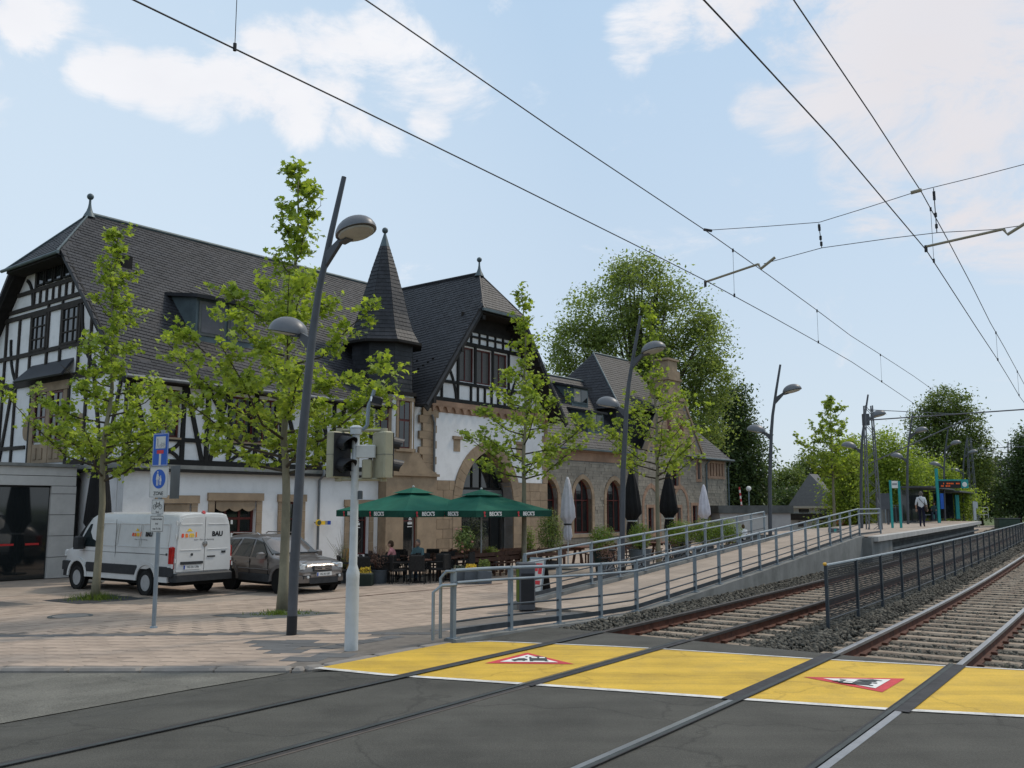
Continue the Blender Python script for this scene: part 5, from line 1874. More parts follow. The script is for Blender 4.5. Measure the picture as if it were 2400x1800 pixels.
dormer(28.3, 30.2, 3.0, 5.35 + 2.7 * k2, 5.35 + 2.7 * k2 + 1.3, 0)

# ============================ flat-roofed annex at the left with dark glazing
gp = GR(133, 1355); rr_ = gp.y
gs, gt_ = None, None
q = (Vector((gp.x, gp.y)) - B0); gs = q.dot(UB); gt_ = q.dot(NB)
root, inv = bthing('flat_annex', 'flat-roofed pale panel annex with dark glass front beside the half-timbered gable', gs, gt_)
B = BB(root, inv)
mat('panel_grey', (.50, .485, .46), .7, .05, 2, dirt=((.3, .29, .28), 1.5, .4))
zt_ = 3.42
sr_ = FW(172, 1250, gt_)[0]; gs = sr_ - .88
m = MB(); m.box(gs - 9, sr_ + 0, gt_ + .3, gt_ + 6, BZ, zt_ - .1); B.part(m, 'core', 'soffit')
B.part(MB().box(sr_ + .01, -3.62, gt_ + .35, gt_ + .7, BZ, 2.95), 'dark_recess', 'soffit')
for z0, z1 in ((2.65, 2.98), (3.0, 3.3)): B.part(MB().box(gs - 9, sr_ - .02, gt_ - .02, gt_ + .28, z0, z1), 'fascia_panel', 'panel_grey')
B.part(MB().box(gs - 9.05, sr_ + .05, gt_ - .12, gt_ + 6, 3.31, zt_), 'roof_slab', 'concrete')
z = BZ
while z < 2.6:
    h = min(.74, 2.64 - z); B.part(MB().box(gs, sr_, gt_ - .02, gt_ + .28, z + .01, z + h - .01), 'wall_panel', 'panel_grey'); z += h
for k in range(3):
    B.part(MB().box(gs - 9 + k * 3 + .02, gs - 9 + (k + 1) * 3 - .02, gt_ + .08, gt_ + .1, BZ + .02, 2.63), 'glass_pane', 'glass_dark')
B.part(MB().box(gs - 9, gs - .001, gt_ + .07, gt_ + .12, 2.58, 2.645), 'head_rail', 'timber')
mat('red_mark', (.5, .03, .03), .6, .1, 5)
for k in range(5):
    B.part(MB().box(gs - .75 - k * .85, gs - .28 - k * .85, gt_ + .072, gt_ + .079, .58, .65), 'red_marking', 'red_mark')
# ------------------------------------------------------------------ vegetation
mat('bark_plane', (.27, .245, .17), .9, .1, 3, .3, col2=(.15, .135, .095), stretch=(1, 1, .5), dirt=((.10, .10, .07), 2.2, .5))
mat('bark_dark', (.07, .058, .042), .95, .2, 4, .3)
leaf_mat('leaf_young', (.42, .50, .09), (.16, .225, .045), .5)
leaf_mat('leaf_plane_old', (.32, .38, .12), (.13, .18, .06), .48)
leaf_mat('leaf_dark', (.11, .16, .06), (.045, .075, .03), .35)
leaf_mat('leaf_mid', (.24, .30, .08), (.045, .08, .02), .35)
leaf_mat('leaf_lime', (.22, .29, .04), (.11, .17, .03), .4)
leaf_mat('grass_blade', (.17, .22, .035), (.07, .11, .02), .3)
leaf_mat('leaf_grey', (.09, .11, .075), (.05, .065, .045), .3)
leaf_mat('petal_pink', (.55, .22, .18), (.7, .4, .33), .3)
leaf_mat('petal_yellow', (.7, .45, .04), (.75, .6, .1), .3)
leaf_mat('twig_red', (.16, .075, .05), (.22, .13, .09), .1)

_LOBED = np.array([(0, -.5), (.16, -.34), (.48, -.30), (.30, -.02), (.50, .22), (.20, .20), (0, .55), (-.20, .20), (-.50, .22), (-.30, -.02), (-.48, -.30), (-.16, -.34)])
_OVAL = np.array([(0, -.5), (.26, -.05), (0, .5), (-.26, -.05)])


def leaves(pts, size, seed, shape='lobed', droop=.5, outward=None):
    """many separate leaves at pts (n,3)"""
    rng = np.random.default_rng(seed)
    n = len(pts); S = _LOBED if shape == 'lobed' else _OVAL
    k = len(S)
    nz = rng.normal(0, 1, (n, 3)); nz[:, 2] = np.abs(nz[:, 2]) * 1.0 + droop
    nz /= np.linalg.norm(nz, axis=1, keepdims=True)
    t = rng.normal(0, 1, (n, 3)); t -= nz * (t * nz).sum(1, keepdims=True); t /= np.linalg.norm(t, axis=1, keepdims=True)
    b = np.cross(nz, t)
    sz = size * rng.uniform(.6, 1.25, (n, 1, 1))
    P = (t[:, None, :] * S[None, :, 0:1] + b[:, None, :] * S[None, :, 1:2]) * sz
    # slight cupping
    P = P - nz[:, None, :] * (np.abs(S[None, :, 0:1]) * .35 * sz)
    V = (P + pts[:, None, :]).reshape(-1, 3)
    Fc = np.arange(n * k).reshape(n, k)
    return V, Fc


def young_tree(name, label, base, H, prof, seed, nleaf, lsize, cz=2.9, tr=.11, group='young plane trees on the square', lean=(0, 0), leafm='leaf_young', nbr=34):
    """prof: list of (height fraction, crown radius)"""
    rnd = random.Random(seed); rng = np.random.default_rng(seed)
    rt = thing(name, label, 'tree', base, 0, group)
    def rad_at(z):
        f = z / H
        for (f0, r0), (f1, r1) in zip(prof[:-1], prof[1:]):
            if f0 <= f <= f1: return r0 + (r1 - r0) * (f - f0) / (f1 - f0)
        return prof[-1][1] if f > prof[-1][0] else 0
    # trunk and leader
    tp = []; tra = []
    n = 16
    ax, ay = 0, 0
    for i in range(n + 1):
        z = H * .97 * i / n
        if z > cz: ax += rnd.uniform(-.06, .06); ay += rnd.uniform(-.06, .06)
        else: ax += rnd.uniform(-.012, .012); ay += rnd.uniform(-.012, .012)
        tp.append(Vector((ax + lean[0] * z, ay + lean[1] * z, z))); tra.append(tr * (1 - (z / H) ** 1.0 * .93) + (.03 if i == 0 else 0))
    tp[0].z = -.05
    m = MB().tube(tp, tra, 10)
    trunk = m.build('trunk', 'bark_plane', rt, smooth='full')
    def tpos(z):
        f = z / (H * .97) * n; i = min(n - 1, int(f)); return tp[i].lerp(tp[i + 1], f - i)
    bm_ = MB(); spots = []
    for i in range(nbr):
        f = (i + .5) / nbr
        z0 = cz + (H * .95 - cz) * f ** 1.45
        r = max(.25, rad_at(min(H, z0 + .7))) * rnd.uniform(.75, 1.12)
        a = i * 2.4 + rnd.uniform(-.5, .5)
        p0 = tpos(z0); d = Vector((math.cos(a), math.sin(a), 0))
        up_ = rnd.uniform(.25, .8) * r if f < .75 else rnd.uniform(.6, 1.3) * r
        sag = rnd.uniform(-.1, .15)
        pts = [p0]
        m1 = p0 + d * r * .35 + Vector((0, 0, up_ * .15)); m2 = p0 + d * r * .7 + Vector((rnd.uniform(-.1, .1), rnd.uniform(-.1, .1), up_ * .6))
        e = p0 + d * r + Vector((0, 0, up_))
        pts += [m1, m2, e]
        r0 = max(.010, tr * .36 * (1 - f * .6))
        bm_.tube(pts, [r0, r0 * .7, r0 * .45, .006], 5)
        L_ = (e - p0).length
        nt_ = int(4 + r * 5)
        for j in range(nt_):
            u = rnd.uniform(.28, 1.0)
            q = p0.lerp(m1, u / .35) if u < .35 else (m1.lerp(m2, (u - .35) / .35) if u < .7 else m2.lerp(e, (u - .7) / .3))
            td = Vector((rnd.uniform(-1, 1), rnd.uniform(-1, 1), rnd.uniform(-.35, .8))).normalized() * rnd.uniform(.2, .55) * min(1, r / 1.2 + .25)
            tip = q + td
            bm_.tube([q, q.lerp(tip, .5) + Vector((0, 0, .03)), tip], [.006, .005, .003], 3, cap=False)
            spots.append((q, tip))
    for j in range(9):
        z = rnd.uniform(H * .6, H); q = tpos(min(z, H * .965)); td = Vector((rnd.uniform(-1, 1), rnd.uniform(-1, 1), rnd.uniform(.2, 1.4))).normalized() * rnd.uniform(.15, .45)
        spots.append((q, q + td)); bm_.tube([q, q + td], [.006, .003], 3, cap=False)
    bm_.build('branches', 'bark_dark', rt, kind='stuff')
    sp = np.array([[*a, *b] for a, b in spots]); k = rng.integers(0, len(sp), nleaf)
    u = rng.uniform(.15, 1.1, (nleaf, 1))
    P = sp[k, :3] * (1 - u) + sp[k, 3:] * u + rng.normal(0, .10, (nleaf, 3)) * [1, 1, .8]
    V, Fc = leaves(P, lsize, seed)
    o = link('crown', np_mesh('crown', V, Fc, leafm), rt); o['kind'] = 'stuff'
    return rt


PROF_A = [(.0, 0), (.30, .3), (.31, 2.0), (.42, 2.6), (.54, 1.8), (.66, 1.1), (.78, .62), (.93, .42), (1, .15)]
PROF_B = [(.0, 0), (.28, .5), (.33, 2.2), (.46, 2.8), (.57, 2.3), (.68, 1.5), (.78, .75), (.94, .38), (1, .1)]
PROF_C = [(.0, 0), (.30, .5), (.37, 2.2), (.48, 2.5), (.58, 1.9), (.68, 1.0), (.78, .5), (.92, .38), (1, .1)]
young_tree('plane_tree', 'young plane tree in front of the half-timbered gable, beside the white van', GR(222, 1405), 10.75, PROF_A, 11, 5000, .148, cz=3.2, lean=(.02, 0))
young_tree('plane_tree', 'young plane tree with pale trunk just behind the big lamp post and grey car', GR(660, 1432), 10.55, PROF_B, 23, 7200, .148, cz=3.0, tr=.115, lean=(0.004, 0))
b3 = GR(1228, 1345)
young_tree('plane_tree', 'thin young plane tree in front of the pointed entrance arch', b3, 10.9, PROF_C, 37, 3500, .155, cz=3.4, tr=.105, lean=(-.004, 0))
b4 = Vector((5.6, 35.5, -.5))
young_tree('plane_tree', 'sparse young plane tree before the stone gable of the station wing', b4, 10.8, PROF_C, 41, 2500, .155, cz=3.4, tr=.10, lean=(-.006, 0))
b5 = Vector((22.6, 65.0, -.4))
young_tree('plane_tree', 'open young plane tree standing alone between two lamps against the sky', b5, 10.4, [(.0, 0), (.38, .5), (.45, 2.1), (.6, 2.3), (.75, 1.5), (.86, .9), (.95, .5), (1, .1)], 53, 3000, .22, cz=4.2, tr=.12, nbr=40, leafm='leaf_young')

# square of planting soil and weeds at the foot of two trees
for c, lab, ng, hgt in ((TREES_GRATE[0], 'tuft of grass around the foot of the tree by the van', 600, .22), (TREES_GRATE[1], 'low weeds around the foot of the tree behind the lamp post', 500, .09)):
    X = Matrix.Translation(c + Vector((0, 0, -.006)))
    a = []
    for q in ((-1, -1), (1, -1), (1, 1), (-1, 1)):
        p = c + u3 * q[0] + Vector((NL.x, NL.y, 0)) * q[1]
        a.append((p.x, p.y, gz_xy(p.x, p.y) + .001))
    MB().add(a, [(0, 1, 2, 3)]).build('tree_pit', 'bitumen' if hgt > .1 else 'concrete_dark', square)
    rng = np.random.default_rng(int(hgt * 1000))
    n = ng; r = np.abs(rng.normal(0, .32, n)); an = rng.uniform(0, 6.28, n)
    bx = c.x + r * np.cos(an) * 1.2; by = c.y + r * np.sin(an)
    h = hgt * rng.uniform(.4, 1.3, n) * np.exp(-r * .7); w = .012
    dx = rng.normal(0, .5, n) * h; dy = rng.normal(0, .5, n) * h
    V = np.zeros((n, 3, 3)); ca, sa = np.cos(an * 3), np.sin(an * 3)
    V[:, 0] = np.stack([bx - w * ca, by - w * sa, np.full(n, c.z)], 1); V[:, 1] = np.stack([bx + w * ca, by + w * sa, np.full(n, c.z)], 1)
    V[:, 2] = np.stack([bx + dx, by + dy, c.z + h], 1)
    o = link('grass_tuft', np_mesh('grass_tuft', V.reshape(-1, 3), np.arange(n * 3).reshape(n, 3), 'grass_blade')); o['kind'] = 'stuff'; o['label'] = lab
# grass where the ballast meets the crossing
rng = np.random.default_rng(5)
P0 = []
for k in range(900):
    l = rng.uniform(-1.5, 3.2); s = s_edge(l) + abs(rng.normal(0, .14)) + .02
    if rng.uniform() > .5 + .5 * math.sin(l * 5): continue
    P0.append(tuple(TP(s, l, -.16)))
P0 = np.array(P0); n = len(P0); h = rng.uniform(.05, .19, n); an = rng.uniform(0, 6.28, n)
V = np.zeros((n, 3, 3)); V[:, 0] = P0; V[:, 1] = P0 + np.stack([.014 * np.cos(an), .014 * np.sin(an), 0 * an], 1); V[:, 2] = P0 + np.stack([rng.normal(0, .04, n), rng.normal(0, .04, n), h], 1)
o = link('grass_edge', np_mesh('grass_edge', V.reshape(-1, 3), np.arange(n * 3).reshape(n, 3), 'grass_blade')); o['kind'] = 'stuff'; o['label'] = 'green weeds where the ballast meets the yellow crossing'


def big_tree(name, label, base, lobes, nclump, per, lsize, seed, leafm, trunk_r=.45, bark='bark_dark', cr=.8, group=None, limbs=True):
    """lobes: (dx, dy, z, rx, ry, rz) above the base"""
    rnd = random.Random(seed); rng = np.random.default_rng(seed)
    rt = thing(name, label, 'tree', base, 0, group)
    if trunk_r:
        m = MB()
        top = max(l[2] for l in lobes)
        m.tube([(0, 0, -.2), (.05, 0, top * .3), (0, .1, top * .6), (.1, 0, top * .9)], [trunk_r, trunk_r * .75, trunk_r * .45, .08], 10)
        m.build('trunk', bark, rt, smooth='full')
        if limbs:
            m = MB()
            for (dx, dy, z, rx, ry, rz) in lobes:
                z0 = max(top * .2, z * .45)
                for q in range(3):
                    e = Vector((dx + rnd.uniform(-.7, .7) * rx, dy + rnd.uniform(-.7, .7) * ry, z + rnd.uniform(-.3, .6) * rz))
                    p = Vector((0, 0, z0 + rnd.uniform(-.1, .2) * z)); mid = p.lerp(e, .5) + Vector((0, 0, -.04 * (e - p).length))
                    m.tube([p, mid, e], [trunk_r * .38, trunk_r * .22, .03], 6)
            m.build('limbs', bark, rt, kind='stuff')
    w = np.array([l[3] * l[4] * l[5] for l in lobes]) ** .72; w = w / w.sum()
    k = rng.choice(len(lobes), nclump, p=w); Lb = np.array(lobes)[k]
    d = rng.normal(0, 1, (nclump, 3)); d /= np.linalg.norm(d, axis=1, keepdims=True)
    rr = rng.uniform(.35, 1.0, (nclump, 1)) ** .5
    C = Lb[:, :3] + d * rr * Lb[:, 3:6] * rng.uniform(.9, 1.08, (nclump, 1))
    P = C[:, None, :] + rng.normal(0, 1, (nclump, per, 3)) * cr * np.array([.5, .5, .34]) * rng.uniform(.6, 1.3, (nclump, 1, 1))
    P = P.reshape(-1, 3)
    V, Fc = leaves(P, lsize, seed, 'oval', .4)
    o = link('crown', np_mesh('crown', V, Fc, leafm), rt); o['kind'] = 'stuff'
    return rt


def at_depth(px, py, Y):
    r = pix_dir(px, py); return Vector((0, 0, EYE)) + r * (Y / r.y)


def lobes_px(base, Y, lst, dscale=1.0):
    out = []
    for px, py, rx, ry in lst:
        p = at_depth(px, py, Y); k = Y / F * 1.0
        out.append((p.x - base.x, random.uniform(-.2, .2) * rx * k, p.z - base.z, rx * k, rx * k * dscale, ry * k))
    return out


# the great plane tree behind the wing
Yb = 78
bb = at_depth(1500, 1215, Yb); bb.z = -.65
LB = [(1500, 690, 95, 85), (1420, 740, 95, 90), (1580, 750, 90, 80), (1370, 830, 80, 80), (1470, 830, 110, 90), (1590, 860, 110, 95), (1640, 800, 70, 75), (1660, 900, 60, 80), (1340, 800, 50, 60), (1520, 920, 110, 90),
      (1610, 970, 90, 80), (1325, 860, 45, 45), (1560, 660, 50, 50), (1480, 630, 50, 40), (1640, 1030, 70, 60)]
big_tree('great_plane_tree', 'huge round-crowned tree rising behind the stone wing of the station', bb, lobes_px(bb, Yb, LB, .9), 1250, 44, .30, 3, 'leaf_plane_old', .55, 'bark_dark', 1.15)
Yb = 92
bb = at_depth(1720, 1215, Yb); bb.z = -.65
big_tree('chestnut_tree', 'very dark dense tree to the right of the stone wing', bb, lobes_px(bb, Yb, [(1700, 1000, 70, 80), (1740, 1080, 60, 90), (1680, 1100, 75, 90), (1715, 940, 40, 40), (1735, 1170, 60, 60), (1650, 1180, 70, 50), (1765, 1150, 32, 70)], .8), 1500, 26, .36, 4, 'leaf_dark', .5, cr=1.3)
# trees behind the platform, left to right
spec = [
    ('mid green tree behind the pale garage wall', 108, 1825, 'leaf_mid', [(1830, 1150, 48, 50), (1800, 1175, 40, 45), (1860, 1140, 40, 45), (1830, 1200, 60, 30)], 700, .30),
    ('dark shrubby tree left of the grey-roofed house', 105, 1830, 'leaf_dark', [(1830, 1190, 40, 38), (1855, 1185, 25, 38)], 420, .3),
    ('broad lime green tree behind the grey-roofed house', 120, 1930, 'leaf_mid', [(1920, 1110, 60, 55), (1960, 1130, 55, 60), (1890, 1120, 40, 45), (2000, 1160, 50, 55)], 800, .34),
    ('leafy tree behind the lattice mast', 85, 2010, 'leaf_young', [(2000, 1080, 45, 60), (1985, 1150, 50, 60), (2040, 1120, 50, 70), (2015, 1190, 60, 40)], 800, .28),
    ('yellow-green plane tree behind the station name board', 75, 2090, 'leaf_young', [(2075, 1070, 42, 60), (2110, 1110, 55, 70), (2070, 1150, 55, 60), (2120, 1180, 60, 50)], 900, .24),
    ('tall airy tree with rounded top behind the waiting shelter', 95, 2205, 'leaf_mid', [(2215, 950, 55, 42), (2180, 1005, 55, 60), (2245, 1005, 65, 60), (2280, 1060, 50, 50), (2205, 1070, 80, 60), (2170, 1130, 60, 50), (2260, 1110, 70, 40)], 1300, .3),
    ('yellow-green tree behind the display board', 80, 2190, 'leaf_young', [(2190, 1130, 60, 55), (2150, 1180, 60, 45), (2230, 1180, 60, 40)], 600, .25),
    ('dark green tree between the shelters and the far mast', 110, 2300, 'leaf_dark', [(2290, 1120, 45, 60), (2310, 1170, 55, 45), (2270, 1160, 40, 50)], 700, .34),
    ('tall dark tree at the far right beyond the fence', 95, 2390, 'leaf_dark', [(2425, 1050, 45, 55), (2405, 1100, 45, 60), (2450, 1100, 60, 90), (2375, 1165, 45, 40), (2420, 1170, 60, 50)], 1100, .33),
    ('grey-green willowy tree next to the far right mast', 120, 2345, 'leaf_grey', [(2340, 1110, 40, 45), (2330, 1150, 45, 50)], 400, .33),
]
for i, (lab, Y, px, lm, ls_, nc, sz) in enumerate(spec):
    b = at_depth(px, 1210, Y); b.z = -.66
    big_tree('broadleaf_tree', lab, b, lobes_px(b, Y, ls_, .7), nc, 24, sz, 100 + i, lm, .22, cr=1.0, group='trees behind the platform')
# a far wood closing the view
rng = np.random.default_rng(9)
n = 2600
xx = rng.uniform(-160, 240, n); top = 10 + 3.5 * np.sin(xx * .06) + 2 * np.sin(xx * .17)
yy = 190 + rng.uniform(-12, 12, n) - .15 * np.abs(xx - 60)
C = np.stack([xx, yy, rng.uniform(-.5, 1, n) ** 1 * top], 1); C[:, 2] = np.abs(C[:, 2])
P = (C[:, None, :] + rng.normal(0, 1.1, (n, 16, 3))).reshape(-1, 3)
V, Fc = leaves(P, 1.0, 77, 'oval', .3)
o = link('far_wood', np_mesh('far_wood', V, Fc, 'leaf_mid')); o['kind'] = 'stuff'; o['label'] = 'distant mass of trees closing the view'
# clipped hedges / undergrowth along the far verge
n = 1400
s_ = rng.uniform(86, 150, n); l_ = rng.uniform(15, 24, n)
C = np.array([tuple(TP(a, b, -.6 + abs(rng.normal(0, .9)))) for a, b in zip(s_, l_)])
P = (C[:, None, :] + rng.normal(0, .35, (n, 12, 3))).reshape(-1, 3)
V, Fc = leaves(P, .28, 78, 'oval', .3)
o = link('undergrowth', np_mesh('undergrowth', V, Fc, 'leaf_mid')); o['kind'] = 'stuff'; o['label'] = 'bushes and undergrowth along the back of the platform'


def shrub(name, label, base, r, h, n, lsize, leafm, seed, pot=None, extra=None, cat='shrub', zoff=0, lshape='oval'):
    rt = thing(name, label, cat, base)
    z0 = 0
    if pot:
        pr, ph, pm = pot
        MB().lathe([(pr * .75, 0), (pr, ph), (pr * 1.06, ph), (pr * 1.06, ph + .03), (pr * .92, ph + .03), (pr * .9, ph - .05)], 18).build('pot', pm, rt, smooth=True)
        MB().lathe([(pr * .9, ph - .04), (0, ph - .02)], 18).build('soil', 'earth', rt)
        z0 = ph
    rng = np.random.default_rng(seed); rnd = random.Random(seed)
    m = MB()
    for k in range(14):
        a = rnd.uniform(0, 6.28); e = Vector((math.cos(a) * r * rnd.uniform(.3, .9), math.sin(a) * r * rnd.uniform(.3, .9), z0 + h * rnd.uniform(.5, .95)))
        m.tube([(0, 0, z0 - .05), e * .5 + Vector((0, 0, z0 * .5 + .05)), e], [.014, .009, .004], 4)
    m.build('stems', 'bark_dark', rt, kind='stuff')
    d = rng.normal(0, 1, (n, 3)); d /= np.linalg.norm(d, axis=1, keepdims=True)
    P = d * (rng.uniform(.2, 1, (n, 1)) ** .45) * np.array([r, r, h / 2]) + np.array([0, 0, z0 + zoff + h / 2])
    P += rng.normal(0, .04, P.shape)
    V, Fc = leaves(P, lsize, seed, lshape, .3)
    o = link('foliage', np_mesh('foliage', V, Fc, leafm), rt); o['kind'] = 'stuff'
    if extra:
        em, en, es = extra
        k = rng.integers(0, n, en); Q = P[k] * np.array([1.05, 1.05, 1.0]); V, Fc = leaves(Q, es, seed + 1, 'oval', 0)
        o = link('blossoms', np_mesh('blossoms', V, Fc, em), rt); o['kind'] = 'stuff'
    return rt
# ------------------------------------------------------------------ vehicles
mat('van_white', (.62, .62, .61), .32, .03, 1.5, coat=.5, dirt=((.42, .41, .39), 2.2, .35))
mat('plastic_dark', (.035, .037, .04), .6, .15, 6)
mat('tyre', (.02, .02, .02), .85, .2, 8, .2)
mat('rim_silver', (.42, .43, .44), .35, .1, 5, metal=.3)
mat('lamp_red', (.42, .015, .012), .15, .2, 9, coat=.6)
mat('lamp_clear', (.62, .64, .64), .12, .15, 12, coat=.8)
mat('car_grey', (.165, .145, .132), .30, .06, 1.2, metal=.4, coat=.9)
mat('car_plastic', (.13, .118, .112), .55, .1, 6)
mat('chrome', (.6, .6, .6), .15, .05, 3, metal=1.0)
glass_mat('car_glass', (.015, .022, .024), .03)
mat('plate_white', (.72, .72, .70), .4, .03, 8)
mat('plate_blue', (.02, .06, .35), .4, .05, 8)
mat('logo_orange', (.85, .22, .03), .5, .05, 8)
mat('logo_yellow', (.85, .55, .04), .5, .05, 8)
mat('logo_red', (.75, .08, .04), .5, .05, 8)
mat('logo_black', (.012, .012, .014), .5, .05, 8)
mat('logo_grey', (.28, .28, .29), .5, .05, 8)
mat('underbody', (.008, .008, .008), .9, .1, 5)


def loft(mb, stations, close=True):
    """stations: list of point rings with equal length"""
    n = len(stations[0]); o = len(mb.v)
    for r in stations:
        for p in r: mb.v.append(tuple(p))
    for i in range(len(stations) - 1):
        for k in range(n):
            k2 = (k + 1) % n
            mb.f.append((o + i * n + k, o + i * n + k2, o + (i + 1) * n + k2, o + (i + 1) * n + k)); mb.m.append(0)
    mb.f.append(tuple(o + k for k in range(n - 1, -1, -1))); mb.m.append(0)
    mb.f.append(tuple(o + (len(stations) - 1) * n + k for k in range(n))); mb.m.append(0)


def wheel(root, x, y, r, w, side, rimr=.62, hub='rim_silver'):
    """side +1: outer face towards +y"""
    X = Matrix.Translation((x, y, r)) @ Matrix.Rotation(R(-90) * side, 4, 'X')
    wt = MB().lathe([(r * .66, -w / 2), (r * .96, -w / 2), (r, -w * .35), (r, w * .35), (r * .96, w / 2), (r * .66, w / 2), (r * .66, -w / 2)], 28, X=X).build('wheel', 'tyre', root, smooth=True)
    m = MB().lathe([(r * .68, w * .46), (r * .62, w * .30), (r * .30, w * .22), (r * .20, w * .40), (0, w * .42)], 24, X=X)
    m.build('rim', hub, wt, smooth=True)
    m = MB()
    for k in range(5 if hub == 'rim_silver' else 8):
        a = 2 * math.pi * k / (5 if hub == 'rim_silver' else 8)
        m.box(r * .30, r * .58, -r * .07, r * .07, w * .24, w * .36, X=X @ Matrix.Rotation(a, 4, 'Z'))
    m.build('rim_slots', 'underbody', wt)
    return wt


def arc_pts(cx, r, a0, a1, n): return [(cx + r * math.cos(a0 + (a1 - a0) * i / n), r * math.sin(a0 + (a1 - a0) * i / n)) for i in range(n + 1)]


def make_van():
    """x forward, y to the vehicle's left, origin on the ground under the left rear wheel's axle, centre line y=0"""
    P0 = GR(346, 1395); P1 = GR(180, 1385)
    best = None
    for k in range(400):
        an = R(90 + k * .2); f_ = Vector((math.cos(an), math.sin(an), 0)); q = P0 + f_ * 3.66
        e = abs(1200 + F * q.x / (q.y * .979) - 184)
        if f_.x < 0 and (best is None or e < best[0]): best = (e, f_)
    f = best[1]; left = Vector((-f.y, f.x, 0))
    o = P0 - left * .91
    root = thing('parked_van', 'white panel van with dark lower cladding and orange and black lettering', 'van', (o.x, o.y, P0.z + .0), math.atan2(f.y, f.x))
    zb, XR, XF = .48, -1.25, 4.72

    # body side outline as x -> roof height, floor height, half width
    def ring(x, zt, hw, zbelt=1.25, tumble=.10, zf=None):
        zf = zf if zf is not None else .62
        zbelt = min(zbelt, zt - .06)
        sh = min(.18, (zt - zbelt) * .45)
        half = [(hw - .03, zf), (hw, zf + .12), (hw + .01, (zf + zbelt) / 2), (hw - .005, zbelt), (hw - .005 - tumble * .55, zbelt + (zt - sh - zbelt) * .6), (hw - tumble - .01, zt - sh), (hw - tumble - .07, zt - sh * .35), (hw - tumble - .24, zt - .015), (hw * .4, zt)]
        pts = [(x, y, z) for y, z in half] + [(x, -y, z) for y, z in reversed(half)]
        return pts
    st = [(XR + .02, 2.30, .94), (XR + .10, 2.345, .985), (0, 2.36, 1.0), (1.5, 2.36, 1.0), (2.5, 2.355, 1.0), (2.95, 2.33, .995), (3.25, 2.22, .99), (3.55, 1.98, .985), (3.88, 1.62, .98), (4.12, 1.38, .965), (4.40, 1.27, .94), (4.60, 1.12, .88), (4.70, .95, .80)]
    m = MB()
    loft(m, [ring(x, zt, hw, 1.25 if x < 3 else min(1.22, zt - .12), .10 if x < 3.6 else .12) for x, zt, hw in st])
    body = m.build('body', 'van_white', root, smooth=True)
    # lower cladding, bumpers and sills
    for sgn in (1, -1):
        y0, y1 = sorted((sgn * .93, sgn * 1.022))
        for a, b in ((XR + .02, -.46), (.46, 3.20), (4.12, 4.55)):
            m = MB().bevbox(a, b, y0, y1, .56, .84, .02); m.build('cladding', 'plastic_dark', root)
        y0, y1 = sorted((sgn * .90, sgn * 1.0))
        for a, b in ((.47, 3.18), (-1.0, -.47)):
            MB().box(a, b, y0, y1, .40, .555).build('sill', 'van_white', root)
        # wheel arches
        for cx in (0, 3.66):
            m = MB(); r0, r1 = .46, .56
            n = 12
            for i in range(n):
                a0 = math.pi * i / n - .0; a1 = math.pi * (i + 1) / n
                ya, yb = sgn * .90, sgn * 1.032
                vs = [(cx + r * math.cos(a), y, .40 + r * math.sin(a)) for y in (ya, yb) for r, a in ((r0, a0), (r1, a0), (r1, a1), (r0, a1))]
                m.add(vs, [(0, 1, 2, 3), (7, 6, 5, 4), (0, 4, 5, 1), (1, 5, 6, 2), (2, 6, 7, 3), (3, 7, 4, 0)])
            m.build('wheel_arch', 'van_white', root, smooth=True)
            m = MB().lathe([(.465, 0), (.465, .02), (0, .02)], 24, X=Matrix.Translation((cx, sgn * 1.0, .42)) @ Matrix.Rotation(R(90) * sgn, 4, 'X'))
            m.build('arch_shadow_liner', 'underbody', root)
    for cx in (0, 3.66):
        for sgn in (1, -1): wheel(root, cx, sgn * .91, .35, .22, sgn, hub='rim_silver')
    MB().bevbox(XR - .11, XR + .25, -.97, .97, .42, .66, .05).build('rear_bumper', 'plastic_dark', root)
    MB().bevbox(4.45, 4.78, -.88, .88, .36, .80, .08).build('front_bumper', 'plastic_dark', root)
    MB().box(XR + .15, 4.4, -.86, .86, .30, .62).build('underbody', 'underbody', root)
    # side details, both sides
    for sgn in (1, -1):
        def sd(a, b, c, d, e=1.004, th=.006, nm='panel_gap', mt='underbody', lean=0.0):
            ya, yb = sorted((sgn * e, sgn * (e + th)))
            return MB().box(a, b, ya, yb, c, d).build(nm, mt, root)
        for x in (.72, 1.98, 2.02): pass
        # door joints
        for x in (1.62, 2.50): sd(x, x + .012, .66, 2.14, .985 if False else 1.0)
        sd(-.9, 1.60, 1.17, 1.182); sd(-.9, 3.6, 1.17, 1.178, 1.0)
        # recessed load panels: pressed frames
        for a, b in ((-.98, .36), (.44, 1.55), (1.68, 2.42)):
            m = MB()
            z0, z1 = 1.36, 2.02
            ye = lambda z: sgn * (1.0 - .055 * max(0, (z - 1.25)) / .65 + .004)
            for (xa, za), (xb, zb_) in (((a, z0), (b, z0)), ((b, z0), (b, z1)), ((b, z1), (a, z1)), ((a, z1), (a, z0))):
                m.tube([(xa, ye(za), za), (xb, ye(zb_), zb_)], .012, 5)
            m.build('pressed_panel', 'van_white', root)
        # cab window
        pts = [(2.62, 1.30), (3.66, 1.30), (3.58, 1.48), (3.22, 1.98), (2.62, 2.02)]
        m = MB(); yy = lambda z: sgn * (1.0 - .105 * max(0, z - 1.2) / .75 + .008)
        vs = [(x, yy(z), z) for x, z in pts] + [(x, yy(z) - sgn * .02, z) for x, z in pts]
        m.add(vs, [tuple(range(5)), tuple(range(9, 4, -1))] + [(i, (i + 1) % 5, 5 + (i + 1) % 5, 5 + i) for i in range(5)])
        m.build('door_window', 'car_glass', root)
